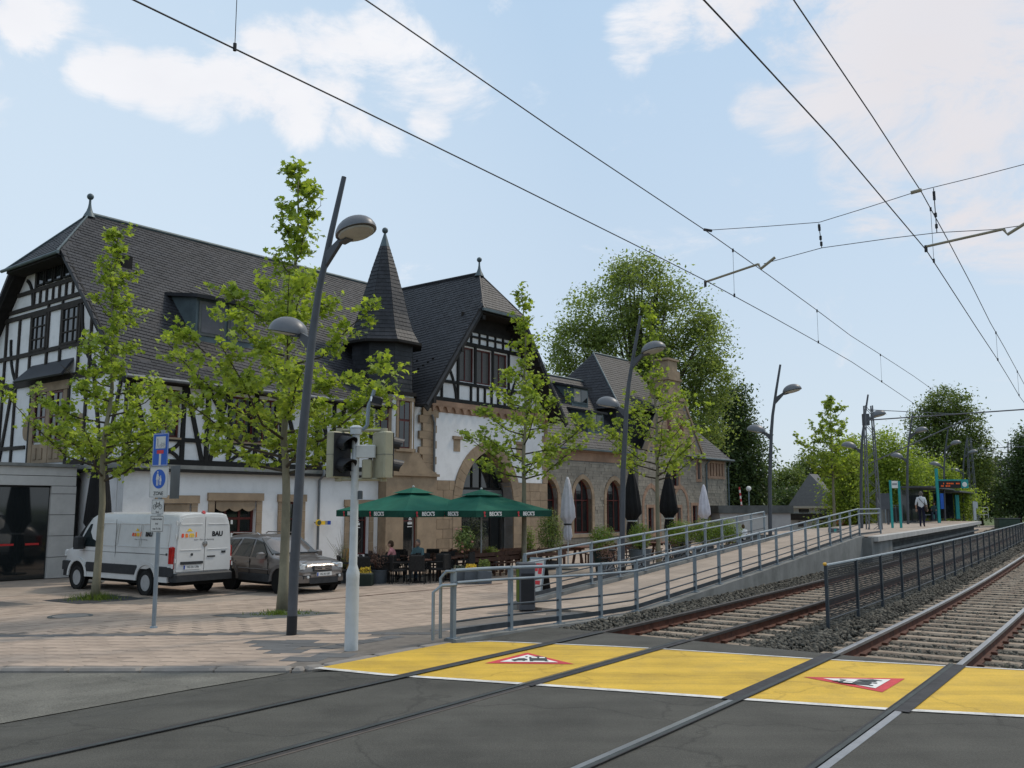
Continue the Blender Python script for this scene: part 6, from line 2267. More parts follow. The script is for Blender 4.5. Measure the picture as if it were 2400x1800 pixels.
        m = MB().bevbox(3.28, 3.50, -.13, .13, 1.22, 1.62, .04, X=Matrix.Translation((0, sgn * 1.16, 0))); m.box(3.32, 3.42, -.2, .05, 1.25, 1.32, X=Matrix.Translation((0, sgn * 1.08, 0)))
        m.build('wing_mirror', 'plastic_dark', root)
        MB().box(2.40, 2.53, *sorted((sgn * 1.005, sgn * 1.03)), 1.12, 1.16).build('door_handle', 'plastic_dark', root)
        MB().lathe([(.035, 0), (.035, .012), (0, .012)], 12, X=Matrix.Translation((-.95, sgn * 1.0, 1.18)) @ Matrix.Rotation(R(-90) * sgn, 4, 'X')).build('side_lock', 'plastic_dark', root)
        m = MB().bevbox(-.10, .10, -.06, .06, 0, .62, .03, X=Matrix.Translation((XR + .12, sgn * .955, .78))); m.build('tail_light', 'lamp_red', root)
        MB().box(XR + .0, XR + .225, *sorted((sgn * .98, sgn * 1.018)), .80, .92).build('reverse_lamp', 'lamp_clear', root)
        MB().bevbox(4.28, 4.62, *sorted((sgn * .70, sgn * .93)), .98, 1.18, .04).build('headlight', 'lamp_clear', root)
    # windscreen
    m = MB().add([(3.30, -.84, 2.18), (3.30, .84, 2.18), (4.02, .90, 1.48), (4.02, -.90, 1.48)], [(0, 1, 2, 3)]); m.build('windscreen', 'car_glass', root)
    # rear doors
    xr = XR - .012
    for sgn, nm in ((1, 'rear_door'), (-1, 'rear_door')):
        a, b = sorted((sgn * .012, sgn * .90))
        q = [(a if sgn > 0 else b, .70), (b if sgn > 0 else a, .70), ((.90) * sgn, 1.3), (.84 * sgn, 1.95), (.80 * sgn, 2.10), (.68 * sgn, 2.20), (.012 * sgn, 2.24)]
        if sgn < 0: q = [(-.012, .70), (-.90, .70)] + q[2:]
        else: q = [(.012, .70), (.90, .70)] + q[2:]
        vs = [(xr - .03, y, z) for y, z in q] + [(xr + .06, y, z) for y, z in q]
        n = len(q); fs = [tuple(range(n)), tuple(range(2 * n - 1, n - 1, -1))] + [(i, n + i, n + (i + 1) % n, (i + 1) % n) for i in range(n)]
        d = MB().add(vs, fs).build(nm, 'van_white', root)
        y0, y1 = sorted((sgn * .10, sgn * .80))
        for z in (1.30, 2.02): MB().tube([(xr - .034, y0, z), (xr - .034, y1, z)], .012, 5).build('pressed_line', 'van_white', d)
        for z in (.95, 1.62, 2.0): MB().bevbox(-.03, .03, -.02, .02, 0, .12, .01, X=Matrix.Translation((xr, sgn * .93, z))).build('hinge', 'van_white', d)
    XX = plane_X((xr - .034, 0, 0), (0, -1, 0))
    # +x of the lettering runs to the van's right as seen from behind
    def XR_(y, z): return plane_X((xr - .0345, y, z), (0, -1, 0))
    m = MB().lathe([(.085, 0), (.085, .012), (0, .014)], 18, X=XR_(0, 1.46)); m.build('round_badge', 'chrome', root)
    MB().box(xr - .05, xr - .031, -.36, -.10, 1.075, 1.115).build('door_handle', 'plastic_dark', root)
    MB().box(xr - .045, xr - .031, -.72, -.58, 1.18, 1.24).build('door_catch', 'plastic_dark', root)
    MB().lathe([(.04, 0), (.04, .01), (0, .01)], 12, X=XR_(.42, 1.17)).build('door_lock', 'plastic_dark', root)
    MB().box(xr - .075, xr - .031, .06, .78, .90, .975).build('plate_lamp_bar', 'plastic_dark', root)
    np_ = MB().box(xr - .048, xr - .031, .12, .68, .76, .88).build('number_plate', 'plate_white', root)
    MB().box(xr - .0505, xr - .0485, .635, .678, .765, .875).build('blue_band', 'plate_blue', np_)
    add_text('HG SA 1306', .088, plane_X((xr - .051, .375, .82), (0, -1, 0)), 'logo_black', np_, 'plate_lettering', .003, sx=.86)
    def letters(base, scale, par):
        """SAMI in warm colours with a small sun roof over it, BAU in black, a grey line beneath"""
        for ch, cx_, mt in (('s', -.17, 'logo_red'), ('a', -.07, 'logo_orange'), ('m', .06, 'logo_yellow'), ('i', .17, 'logo_orange')):
            add_text(ch, .20 * scale, base(cx_ * scale * 1.3, 0), mt, par, 'lettering', .004, bold=.010)
        tri = base(-.0 * scale, .10 * scale)
        MB().prism([(-.10 * scale, 0), (.10 * scale, 0), (0, .09 * scale)], .004, X=tri).build('sun_mark', 'logo_yellow', par)
    letters(lambda x, z: XR_(.52 - x, 1.72 + z), 1.0, root)
    add_text('BAU', .19, XR_(-.42, 1.73), 'logo_black', root, 'lettering', .004, bold=.009)
    add_text('Innen-  Putz und Sanierung', .062, XR_(.03, 1.585), 'logo_grey', root, 'small_lettering', .003)
    def XL_(x, z):
        return plane_X((x, 1.0 - .055 * max(0, (z - 1.25)) / .65 + .008, z), (-1, 0, 0), (0, -.085, 1))
    letters(lambda x, z: XL_(.60 - x, 1.72 + z), .9, root)
    add_text('BAU', .17, XL_(.0, 1.72), 'logo_black', root, 'lettering', .004, bold=.008)
    add_text('Innen-  Putz und Sanierung', .058, XL_(.36, 1.57), 'logo_grey', root, 'small_lettering', .003)
    MB().tube([(-1.15, 0, 2.33), (-1.2, 0, 2.36)], .06, 6).build('brake_light', 'lamp_red', root)
    return root


make_van()


def make_suv():
    gx = GR(694, 1388)
    h = Vector((.75, -.66, 0)).normalized(); left = Vector((-h.y, h.x, 0))
    fr = Vector((pix_dir(697, 1380).x / pix_dir(697, 1380).y * 26.4, 26.4, 0))
    o = fr - h * 3.5 + left * .91        # under the rear axle
    root = thing('parked_car', 'brown-grey off-road estate car with roof rails parked behind the lamp post', 'car', (o.x, o.y, gz_xy(o.x, o.y) + .0), math.atan2(h.y, h.x))
    WB = 2.63

    def ring(x, zt, hw, zb, belt, top_in):
        sh = .10
        half = [(hw - .06, zb), (hw, zb + .12), (hw + .01, (zb + belt) / 2 + .05), (hw - .02, belt), (hw - .02 - top_in * .5, belt + (zt - belt) * .5), (hw - top_in, zt - min(sh, (zt - belt) * .4)), (hw - top_in - .10, zt - .02), (hw * .35, zt)]
        return [(x, y, z) for y, z in half] + [(x, -y, z) for y, z in reversed(half)]
    st = [(-.90, 1.05, .80, .50, 1.0, .04), (-.86, 1.30, .86, .45, 1.02, .12), (-.62, 1.60, .89, .42, 1.02, .20), (-.2, 1.66, .905, .42, 1.01, .22), (.6, 1.68, .91, .40, .99, .22), (1.25, 1.64, .91, .40, .98, .22),
          (1.62, 1.46, .91, .40, .97, .18), (2.02, 1.18, .905, .40, .97, .10), (2.22, 1.08, .90, .40, .96, .06), (2.7, 1.03, .89, .42, .93, .06), (3.1, .97, .865, .45, .88, .07), (3.32, .88, .80, .48, .80, .06), (3.42, .74, .70, .50, .68, .04)]
    m = MB(); loft(m, [ring(*a) for a in st])
    m.build('body', 'car_grey', root, smooth=True)
    MB().bevbox(-.98, -.6, -.86, .86, .40, .72, .08).build('rear_bumper', 'car_plastic', root)
    MB().bevbox(3.05, 3.50, -.80, .80, .36, .66, .12).build('front_bumper', 'car_grey', root, smooth=True)
    MB().box(3.2, 3.515, -.50, .50, .33, .50).build('lower_grille', 'plastic_dark', root)
    MB().box(-.7, 3.3, -.78, .78, .24, .5).build('underbody', 'underbody', root)
    for sgn in (1, -1):
        for cx in (0, WB):
            wheel(root, cx, sgn * .80, .355, .22, sgn)
            m = MB(); n = 12
            for i in range(n):
                a0 = math.pi * i / n; a1 = math.pi * (i + 1) / n
                vs = [(cx + r * math.cos(a), sgn * y, .36 + r * math.sin(a)) for y in (.80, .945) for r, a in ((.40, a0), (.50, a0), (.50, a1), (.40, a1))]
                m.add(vs, [(0, 1, 2, 3), (7, 6, 5, 4), (0, 4, 5, 1), (1, 5, 6, 2), (2, 6, 7, 3), (3, 7, 4, 0)])
            m.build('wheel_arch', 'car_plastic', root, smooth=True)
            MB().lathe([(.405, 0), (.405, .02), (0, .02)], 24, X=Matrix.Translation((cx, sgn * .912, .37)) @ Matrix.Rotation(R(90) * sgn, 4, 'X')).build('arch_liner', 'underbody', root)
        y0, y1 = sorted((sgn * .86, sgn * .935))
        MB().bevbox(.5, 2.12, y0, y1, .33, .56, .03).build('sill_cladding', 'plastic_dark', root)
        MB().tube([(.5, sgn * .93, .68), (2.1, sgn * .93, .68)], .022, 6).build('side_moulding', 'car_grey', root)
        # glass
        ye = lambda z, w=.91: sgn * (w - .02 - .20 * max(0, z - .99) / .60 + .012)
        for nm, pts in (('front_side_window', [(1.12, 1.02), (1.92, 1.04), (1.86, 1.14), (1.50, 1.46), (1.12, 1.54)]), ('rear_side_window', [(.18, 1.04), (1.02, 1.02), (1.02, 1.54), (.42, 1.56)]), ('quarter_window', [(-.62, 1.10), (.02, 1.06), (.28, 1.54), (-.34, 1.50)])):
            n = len(pts)
            vs = [(x, ye(z), z) for x, z in pts] + [(x, ye(z) - sgn * .02, z) for x, z in pts]
            MB().add(vs, [tuple(range(n)), tuple(range(2 * n - 1, n - 1, -1))] + [(i, (i + 1) % n, n + (i + 1) % n, n + i) for i in range(n)]).build(nm, 'car_glass', root)
        for x in (1.07, 2.02, .10):
            MB().box(x - .005, x + .005, *sorted((sgn * .905, sgn * .926)), .5, .98).build('door_gap', 'underbody', root)
        for x in (.95, 0.2): MB().bevbox(x - .1, x + .1, *sorted((sgn * .90, sgn * .945)), .86, .895, .01).build('door_handle', 'car_grey', root)
        MB().bevbox(-.10, .10, -.11, .11, 0, .19, .04, X=Matrix.Translation((1.82, sgn * 1.03, 1.0))).build('wing_mirror', 'car_grey', root, smooth=True)
        m = MB().tube([(-.4, sgn * .62, 1.66), (-.3, sgn * .62, 1.71), (1.0, sgn * .62, 1.72), (1.15, sgn * .62, 1.67)], .018, 6); m.build('roof_rail', 'chrome', root)
        # headlight wraps round the corner
        X = Matrix.Translation((3.28, sgn * .60, .76)) @ Matrix.Rotation(R(-28) * sgn, 4, 'Z')
        hl = MB().bevbox(-.02, .11, -.20, .18, -.02, .155, .05, X=X).build('headlight', 'lamp_clear', root, smooth=True)
        MB().lathe([(.05, 0), (.045, .02), (0, .03)], 12, X=X @ Matrix.Translation((.11, 0, .07)) @ Matrix.Rotation(R(90), 4, 'Y')).build('lamp_bulb', 'chrome', hl)
        X = Matrix.Translation((3.40, sgn * .58, .52))
        MB().box(-.05, .10, -.13, .13, -.05, .05, X=X).build('fog_recess', 'plastic_dark', root)
        MB().lathe([(.042, 0), (.04, .02), (0, .025)], 12, X=X @ Matrix.Translation((.10, -.02 * sgn, 0)) @ Matrix.Rotation(R(90), 4, 'Y')).build('fog_lamp', 'lamp_clear', root)
        MB().bevbox(-.93, -.80, *sorted((sgn * .62, sgn * .86)), .82, 1.25, .03).build('tail_light', 'lamp_red', root)
    MB().add([(1.36, -.70, 1.585), (1.36, .70, 1.585), (2.06, .80, 1.145), (2.06, -.80, 1.145), (1.36, -.70, 1.56), (1.36, .70, 1.56), (2.06, .80, 1.12), (2.06, -.80, 1.12)], [(0, 1, 2, 3), (7, 6, 5, 4), (0, 4, 5, 1), (2, 6, 7, 3)]).build('windscreen', 'car_glass', root)
    MB().tube([(2.10, -.72, 1.135), (2.16, 0, 1.15), (2.10, .72, 1.135)], .02, 5).build('wiper_cowl', 'plastic_dark', root)
    # grille with bars
    X = Matrix.Translation((3.40, 0, .745))
    g = MB().bevbox(-.04, .055, -.34, .34, -.07, .085, .03, X=X).build('grille', 'plastic_dark', root)
    for z in (-.03, .015, .055): MB().box(.055, .07, -.31, .31, z - .008, z + .008, X=X).build('grille_bar', 'chrome', g)
    MB().lathe([(.055, 0), (.05, .014), (0, .016)], 16, X=X @ Matrix.Translation((.07, 0, .012)) @ Matrix.Rotation(R(90), 4, 'Y') @ Matrix.Diagonal((.6, 1.3, 1, 1))).build('oval_badge', 'chrome', g)
    pl = MB().box(3.50, 3.525, -.26, .26, .535, .645).build('number_plate', 'plate_white', root)
    MB().box(3.525, 3.528, -.258, -.215, .54, .64).build('blue_band', 'plate_blue', pl)
    add_text('HG AS 1307', .085, plane_X((3.530, .022, .59), (0, 1, 0)), 'logo_black', pl, 'plate_lettering', .003, sx=.8)
    return root


make_suv()
# ------------------------------------------------------------------ street lamps
mat('lamp_grey', (.085, .09, .10), .5, .1, 3, metal=.2)
mat('lamp_shade', (.15, .155, .165), .42, .06, 2, metal=.2)
mat('lamp_diffuser', (.42, .42, .38), .35, .1, 5)
mat('black_paint', (.02, .02, .022), .5, .1, 4)


def make_lamp(name, label, base):
    rt = thing(name, label, 'street lamp', base, 0, 'street lamps with twin domes along the platform side')
    # lean away from the tracks, more above the second arm
    ax = Vector((.80, -.60, 0))
    pts = [(0, 0, -.1), (.012, -.0, 1.0), (.07, 0, 3.0), (.20, 0, 4.9), (.28, 0, 5.6), (.46, 0, 6.6), (.66, 0, 7.62)]
    m = MB().tube(pts, [.078, .078, .076, .066, .058, .05, .042], 14); m.build('pole', 'lamp_grey', rt, smooth=True)
    MB().tube([(0, 0, -.1), (.004, 0, .30)], .083, 14).build('base_sleeve', 'black_paint', rt, smooth=True)
    for nm, z, px_, L_, tilt, sg in (('upper', 6.18, .385, .62, -10, 1), ('lower', 4.72, .19, .52, 8, -1)):
        p0 = Vector((px_, 0, z)); d = ax * sg
        e = p0 + d * (L_ * .62) + Vector((0, 0, .27 if sg > 0 else .22))
        m = MB()
        n = d.cross(Vector((0, 0, 1))) * .035
        for w in (1,):
            vs = [p0 + Vector((0, 0, -.16)) + n, p0 + Vector((0, 0, .10)) + n, e + Vector((0, 0, .04)) + n, e + Vector((0, 0, -.05)) + n,
                  p0 + Vector((0, 0, -.16)) - n, p0 + Vector((0, 0, .10)) - n, e + Vector((0, 0, .04)) - n, e + Vector((0, 0, -.05)) - n]
            m.add(vs, [(0, 1, 2, 3), (7, 6, 5, 4), (0, 4, 5, 1), (1, 5, 6, 2), (2, 6, 7, 3), (3, 7, 4, 0)])
        m.build('arm', 'lamp_grey', rt)
        c = p0 + d * (L_ + .10) + Vector((0, 0, .33 if sg > 0 else .27))
        X = Matrix.Translation(c) @ Matrix.Rotation(math.atan2(d.y, d.x), 4, 'Z') @ Matrix.Rotation(R(-12), 4, 'Y')
        m = MB().ellip((0, 0, 0), (.38, .30, .27), 24, 10, X=X, z_from=0.0)
        sh = m.build('lamp_shade', 'lamp_shade', rt, smooth=True)
        MB().lathe([(.27, -.012), (.25, -.035), (0, -.05)], 20, X=X @ Matrix.Diagonal((1.2, 1, 1, 1))).build('diffuser', 'lamp_diffuser', sh, smooth=True)
        MB().box(-.36, -.16, -.08, .08, -.06, .0, X=X).build('hinge_block', 'lamp_grey', sh)
    return rt


KIDS_L = {}
l1 = make_lamp('street_lamp', 'tall curved twin-dome lamp post standing nearest, in front of the grey car', GR(683, 1488))
lamp_spots = [((3.15, 26.7), 'twin-dome lamp post behind the ramp railing, between the arched windows and the black parasol'),
              ((10.05, 36.2), 'twin-dome lamp post in front of the pale garage wall'),
              ((17.4, 46.2), 'twin-dome lamp post close beside the lattice mast'),
              ((23.9, 56.0), 'twin-dome lamp post just right of the station name board'),
              ((31.5, 67.5), 'twin-dome lamp post rising behind the waiting shelter'),
              ((38.5, 79.0), 'small far twin-dome lamp post beyond the display board')]
for (x, y), lab in lamp_spots:
    s, l = to_sl(x, y)
    z = GZ(l, s) if s < 35 else (.80 if l < 13.2 and s < 73 else GZ(l, s))
    z = -.1 if y < 60 else -.1
    c = l1.copy(); COL.objects.link(c); c.location = (x, y, z); c['label'] = lab
    for ch in list(l1.children):
        d = ch.copy(); COL.objects.link(d); d.parent = c
        for g_ in ch.children:
            e = g_.copy(); COL.objects.link(e); e.parent = d

# ------------------------------------------------------------------ sign post
mat('sign_blue', (.02, .10, .42), .4, .06, 5)
mat('sign_plate', (.55, .55, .52), .45, .06, 5)
mat('sign_back', (.10, .11, .115), .5, .1, 4, metal=.3)
sb_ = GR(360, 1472)
sp = thing('sign_post', 'grey pole with blue dead-end sign above a pedestrian ZONE sign', 'road sign', sb_)
MB().tube([(0, 0, -.1), (.0, 0, 3.55)], .038, 12).build('pole', 'galv', sp, smooth=True)
MB().lathe([(.07, 0), (.06, .03), (.04, .04)], 12).build('base_collar', 'galv', sp)
nrm = Vector((-.50, -.866, 0)); xd = Vector((.866, -.50, 0))   # reading direction


def SX(z, dx=0.0, off=.045): return plane_X((nrm.x * off + xd.x * dx, nrm.y * off + xd.y * dx, z), xd)


def flat(mb, pts, X, z=0.0, th=.0015):
    mb.prism(pts, th, X=X, z0=z); return mb


def rect(a, b, c, d): return [(a, c), (b, c), (b, d), (a, d)]


def plate(nm, z, w, h, mt, border=None):
    X = SX(z); r = .02
    o = flat(MB(), [(-w / 2 + r, -h / 2), (w / 2 - r, -h / 2), (w / 2, -h / 2 + r), (w / 2, h / 2 - r), (w / 2 - r, h / 2), (-w / 2 + r, h / 2), (-w / 2, h / 2 - r), (-w / 2, -h / 2 + r)], X, -.004, .004).build(nm, mt, sp)
    if border:
        b = MB(); t = .008
        for q in (rect(-w / 2 + .01, w / 2 - .01, -h / 2 + .01, -h / 2 + .01 + t), rect(-w / 2 + .01, w / 2 - .01, h / 2 - .01 - t, h / 2 - .01), rect(-w / 2 + .01, -w / 2 + .01 + t, -h / 2 + .02, h / 2 - .02), rect(w / 2 - .01 - t, w / 2 - .01, -h / 2 + .02, h / 2 - .02)):
            flat(b, q, X, .0004, .001)
        b.build('border', border, o)
    return o, X


zs = lambda py: atz(py)
def atz(py):
    r = pix_dir(365, py); return EYE + r.z * (sb_.y / r.y) - sb_.z
z0, z1 = atz(1093), atz(1015)
o, X = plate('dead_end_sign', (z0 + z1) / 2, .42, z1 - z0 - .01, 'sign_blue', 'sign_plate')
flat(MB(), rect(-.13, .13, .02, .24), X, .0005).build('white_field', 'sign_plate', o)
flat(MB(), rect(-.028, .028, -.29, -.03), X, .0005).build('road_stem', 'sign_plate', o)
flat(MB(), rect(-.09, .09, -.075, -.01), X, .002).build('red_bar', 'red_paint', o)
m = MB(); flat(m, rect(-.085, -.065, .10, .17), X, .003)
m.prism([(-.083 + .016 * math.cos(a), .188 + .016 * math.sin(a)) for a in [k * .785 for k in range(8)]], .0015, X=X, z0=.003)
for q in ([(-.08, .10), (-.07, .10), (-.095, .04), (-.105, .04)], [(-.075, .10), (-.065, .10), (-.045, .04), (-.055, .04)]): flat(m, q, X, .003)
def wheel_ring(m, cx, cy, r, X, z=.003, t=.007):
    n = 14
    for k in range(n):
        a0 = 2 * math.pi * k / n; a1 = 2 * math.pi * (k + 1) / n
        flat(m, [(cx + (r - t) * math.cos(a0), cy + (r - t) * math.sin(a0)), (cx + r * math.cos(a0), cy + r * math.sin(a0)), (cx + r * math.cos(a1), cy + r * math.sin(a1)), (cx + (r - t) * math.cos(a1), cy + (r - t) * math.sin(a1))], X, z)
def seg(m, a, b, w, X, z=.003):
    a = Vector(a); b = Vector(b); v = (b - a).normalized(); n = Vector((-v.y, v.x)) * w / 2
    flat(m, [tuple(a - n), tuple(b - n), tuple(b + n), tuple(a + n)], X, z)
def bike(m, cx, cy, s, X, z=.003):
    wheel_ring(m, cx - .5 * s, cy, .30 * s, X, z, .05 * s); wheel_ring(m, cx + .5 * s, cy, .30 * s, X, z, .05 * s)
    for a, b in (((-.5, 0), (-.2, .42)), ((-.2, .42), (.32, .42)), ((-.2, .42), (-.02, .0)), ((-.5, 0), (-.02, 0)), ((-.02, 0), (.32, .42)), ((.5, 0), (.28, .58)), ((.28, .58), (.42, .62)), ((-.2, .42), (-.25, .56)), ((-.33, .57), (-.15, .57))):
        seg(m, (cx + a[0] * s, cy + a[1] * s), (cx + b[0] * s, cy + b[1] * s), .05 * s, X, z)
bike(m, .055, .06, .12, X)
m.build('walker_and_bicycle_symbol', 'logo_grey', o)
z0, z1 = atz(1167), atz(1094)
o, X = plate('zone_sign', (z0 + z1) / 2, .50, z1 - z0 - .01, 'sign_plate', 'logo_grey')
flat(MB(), [(.175 * math.cos(2 * math.pi * k / 32), .06 + .175 * math.sin(2 * math.pi * k / 32)) for k in range(32)], X, .0005).build('blue_disc', 'sign_blue', o)
m = MB()
cir = lambda cx, cy, r: [(cx + r * math.cos(k * .785), cy + r * math.sin(k * .785)) for k in range(8)]
flat(m, cir(-.035, .185, .017), X, .003); flat(m, [(-.055, .16), (-.02, .16), (.005, .05), (-.08, .05)], X, .003); flat(m, rect(-.062, -.043, -.06, .05), X, .003); flat(m, rect(-.03, -.011, -.06, .05), X, .003)
flat(m, cir(.045, .11, .014), X, .003); flat(m, [(.03, .09), (.06, .09), (.075, .02), (.015, .02)], X, .003); flat(m, rect(.025, .04, -.05, .02), X, .003); flat(m, rect(.05, .065, -.05, .02), X, .003)
seg(m, (-.02, .13), (.035, .06), .014, X)
m.build('adult_and_child_symbol', 'sign_plate', o)
add_text('ZONE', .095, X @ Matrix.Translation((0, -.205, .002)), 'logo_black', o, 'lettering', .002, bold=.001)
z0, z1 = atz(1206), atz(1170)
o, X = plate('bicycle_free_plate', (z0 + z1) / 2, .33, z1 - z0, 'sign_plate', 'logo_grey')
m = MB(); bike(m, 0, .0, .15, X); m.build('bicycle_symbol', 'logo_black', o)
add_text('frei', .06, X @ Matrix.Translation((0, -.095, .002)), 'logo_black', o, 'lettering', .002)
z0, z1 = atz(1247), atz(1208)
o, X = plate('delivery_plate', (z0 + z1) / 2, .36, z1 - z0, 'sign_plate', 'logo_black')
for t, y in (('Lieferverkehr', .085), ('frei', 0), ('von 7-11h', -.09)): add_text(t, .052, X @ Matrix.Translation((0, y, .002)), 'logo_black', o, 'lettering', .002)
# sign turned the other way, seen from behind
Xb = Matrix.Translation((0.22, .10, (atz(1165) + atz(1095)) / 2)) @ Matrix.Rotation(R(38), 4, 'Z')
MB().box(-.006, .006, -.25, .25, -.30, .30, X=Xb).build('sign_back', 'sign_back', sp)

# ------------------------------------------------------------------ pedestrian signal
mat('cream', (.36, .335, .235), .55, .08, 3, dirt=((.22, .20, .12), 2.5, .6))
mat('pole_white', (.52, .54, .54), .4, .06, 2.5, dirt=((.27, .27, .24), 2, .6))
gb_ = GR(823, 1523)
sg = thing('traffic_signal', 'white signal pole with two cream pedestrian signal heads and black visors', 'traffic light', gb_)
def gzz(py, px=832):
    r = pix_dir(px, py); return EYE + r.z * (gb_.y / r.y) - gb_.z
zt1 = gzz(1337); ztop = gzz(1018)
MB().lathe([(.098, -.08), (.094, .02), (.092, zt1 - .12), (.094, zt1 - .1), (.094, zt1 - .03), (.064, zt1 + .06), (.058, zt1 + .08), (.056, ztop - .9), (.054, ztop)], 20).build('pole', 'pole_white', sg, smooth=True)
MB().lathe([(.085, ztop), (.085, ztop + .075), (.09, ztop + .08), (.09, ztop + .10), (.05, ztop + .125), (0, ztop + .13)], 16).build('pole_cap', 'pole_white', sg, smooth=True)
hb = gzz(1120); ht_ = gzz(1012)
def head(px0, px1, yaw, nm='signal_head'):
    xc = ((px0 + px1) / 2 - 826) / F * gb_.y
    X = Matrix.Translation((xc, 0, hb)) @ Matrix.Rotation(yaw, 4, 'Z')     # faces local +x
    H = ht_ - hb
    h_ = MB().bevbox(-.09, .06, -.17, .17, 0, H, .02, X=X).build(nm, 'cream', sg)
    MB().box(.061, .075, -.155, .155, .02, H - .02, X=X).build('face_plate', 'black_paint', h_)
    for z in (.26, .74):
        Xv = X @ Matrix.Translation((.075, 0, H * z)) @ Matrix.Rotation(R(90), 4, 'Y')
        MB().lathe([(.105, 0), (.10, .02), (0, .024)], 16, X=Xv).build('lens', 'glass_dark', h_)
        m = MB(); n = 14; vs = []; L1 = .25
        for i in range(n + 1):
            a = R(-35) + (math.pi + R(70)) * i / n
            ln = L1 * (.55 + .45 * math.sin(max(0, min(math.pi, a)))) if 0 <= a <= math.pi else L1 * .5
            for r, x in ((.118, 0), (.112, ln), (.106, ln), (.112, 0)):
                vs.append(X @ Vector((.075 + x, r * math.cos(a), H * z + r * math.sin(a) - x * .12)))
        for i in range(n):
            for k in range(4):
                m.add([vs[i * 4 + k], vs[i * 4 + (k + 1) % 4], vs[(i + 1) * 4 + (k + 1) % 4], vs[(i + 1) * 4 + k]], [(0, 1, 2, 3)])
        m.build('visor', 'black_paint', h_, smooth=True)
    MB().box(-.092, .0615, -.172, .172, H * .495, H * .505, X=X).build('joint_band', 'sign_back', h_)
    return xc
x1 = head(770, 805, R(-38)); x2 = head(878, 906, R(38))
m = MB()
for z in (ht_ + .02, hb - .02):
    m.tube([(x1, 0, z), (0, 0, z)], .022, 8); m.tube([(x2 - .02, 0, z), (0, 0, z)], .022, 8)
    m.tube([(x1, 0, z - .03), (x1, 0, z + .03)], .05, 10); m.tube([(x2, 0, z - .03), (x2, 0, z + .03)], .05, 10)
m.build('bracket', 'cream', sg)
MB().bevbox(.01, .29, -.07, .07, gzz(1073), gzz(1043), .015).build('relay_box', 'sign_plate', sg)
MB().bevbox(.10, .24, -.05, .05, hb + .0, hb + .26, .015).build('small_box', 'cream', sg)
MB().tube([(.10, 0, ht_ + .02), (.16, 0, ht_ + .10), (.17, 0, ht_ + .36), (.21, 0, ht_ + .46), (.25, 0, ht_ + .60)], .028, 8).build('camera_arm', 'galv', sg, smooth=True)
zc_ = gzz(938)
MB().bevbox(-.06, .10, -.055, .055, -.05, .06, .02, X=Matrix.Translation((.27, 0, zc_)) @ Matrix.Rotation(R(14), 4, 'Y')).build('camera', 'black_paint', sg)
MB().box(-.065, -.04, -.05, .05, -.02, .05, X=Matrix.Translation((.27, 0, zc_))).build('camera_lens', 'chrome', sg)
MB().bevbox(.05, .11, -.04, .04, gzz(1170), gzz(1150), .01).build('push_button_box', 'sign_back', sg)

# ------------------------------------------------------------------ catenary
mat('wire', (.03, .03, .033), .6, .1, 3)
mat('insulator', (.30, .27, .20), .5, .1, 6)


def wire_thing(name, label, pts, r, cat='overhead wire', matn='wire'):
    m = MB().tube(pts, r, 6)
    o = m.build(name, matn); o['label'] = label; o['category'] = cat; return o


def dense(tab, L, step=3.0):
    pts = []
    for (s0, z0), (s1, z1) in zip(tab[:-1], tab[1:]):
        n = max(1, int((s1 - s0) / step))
        for i in range(n): u = i / n; pts.append(TP(s0 + (s1 - s0) * u, L if not callable(L) else L(s0 + (s1 - s0) * u), z0 + (z1 - z0) * u))
    pts.append(TP(tab[-1][0], L if not callable(L) else L(tab[-1][0]), tab[-1][1]))
    return pts


C1 = [(-6, 6.12), (15.4, 6.06), (26, 5.93), (36, 5.66), (60, 5.45), (100, 5.3)]
M1 = [(-6, 7.9), (3, 7.5), (10.2, 7.16), (15.4, 7.03), (26, 6.68), (36, 6.72), (60, 6.6), (100, 6.2)]
C2 = [(-6, 6.4), (11, 6.39), (16.5, 6.3), (22.4, 5.88), (33.3, 5.42), (60, 5.3), (100, 5.2)]
M2 = [(-6, 8.1), (9.6, 7.59), (16.4, 7.3), (18.9, 7.07), (25.2, 6.49), (35.8, 6.12), (60, 6.4), (100, 6.1)]
def zin(tab, s):
    for (s0, z0), (s1, z1) in zip(tab[:-1], tab[1:]):
        if s0 <= s <= s1: return z0 + (z1 - z0) * (s - s0) / (s1 - s0)
    return tab[-1][1]
wire_thing('contact_wire', 'lower overhead wire above the left track', dense(C1, 6.72), .0085)
wire_thing('messenger_wire', 'upper overhead wire above the left track', dense(M1, 6.72), .0085)
wire_thing('contact_wire', 'lower overhead wire above the right track', dense(C2, 3.12), .0085)
wire_thing('messenger_wire', 'upper overhead wire above the right track', dense(M2, 3.12), .0085)
for tabC, tabM, L, ss, lab in ((C1, M1, 6.72, (4.82, 16.8, 22.6, 30.0, 40, 52), 'thin vertical dropper wires of the left overhead line'), (C2, M2, 3.12, (17.2, 26.5, 33.0, 44, 56), 'thin vertical dropper wires of the right overhead line')):
    for i, s in enumerate(ss):
        a = TP(s, L, zin(tabC, s)); b = TP(s, L, zin(tabM, s))
        m = MB().tube([a, b], .004, 4); m.tube([a + Vector((0, 0, -.02)), a + Vector((0, 0, .05))], .018, 6); m.tube([b + Vector((0, 0, -.05)), b + Vector((0, 0, .02))], .018, 6)
        o = m.build('dropper_wire', 'wire'); o['category'] = 'overhead wire'; o['group'] = lab
        o['label'] = ['nearest', 'second nearest', 'third', 'fourth', 'fifth', 'farthest'][i if i < len(ss) - 1 else 5] + ' of the ' + lab
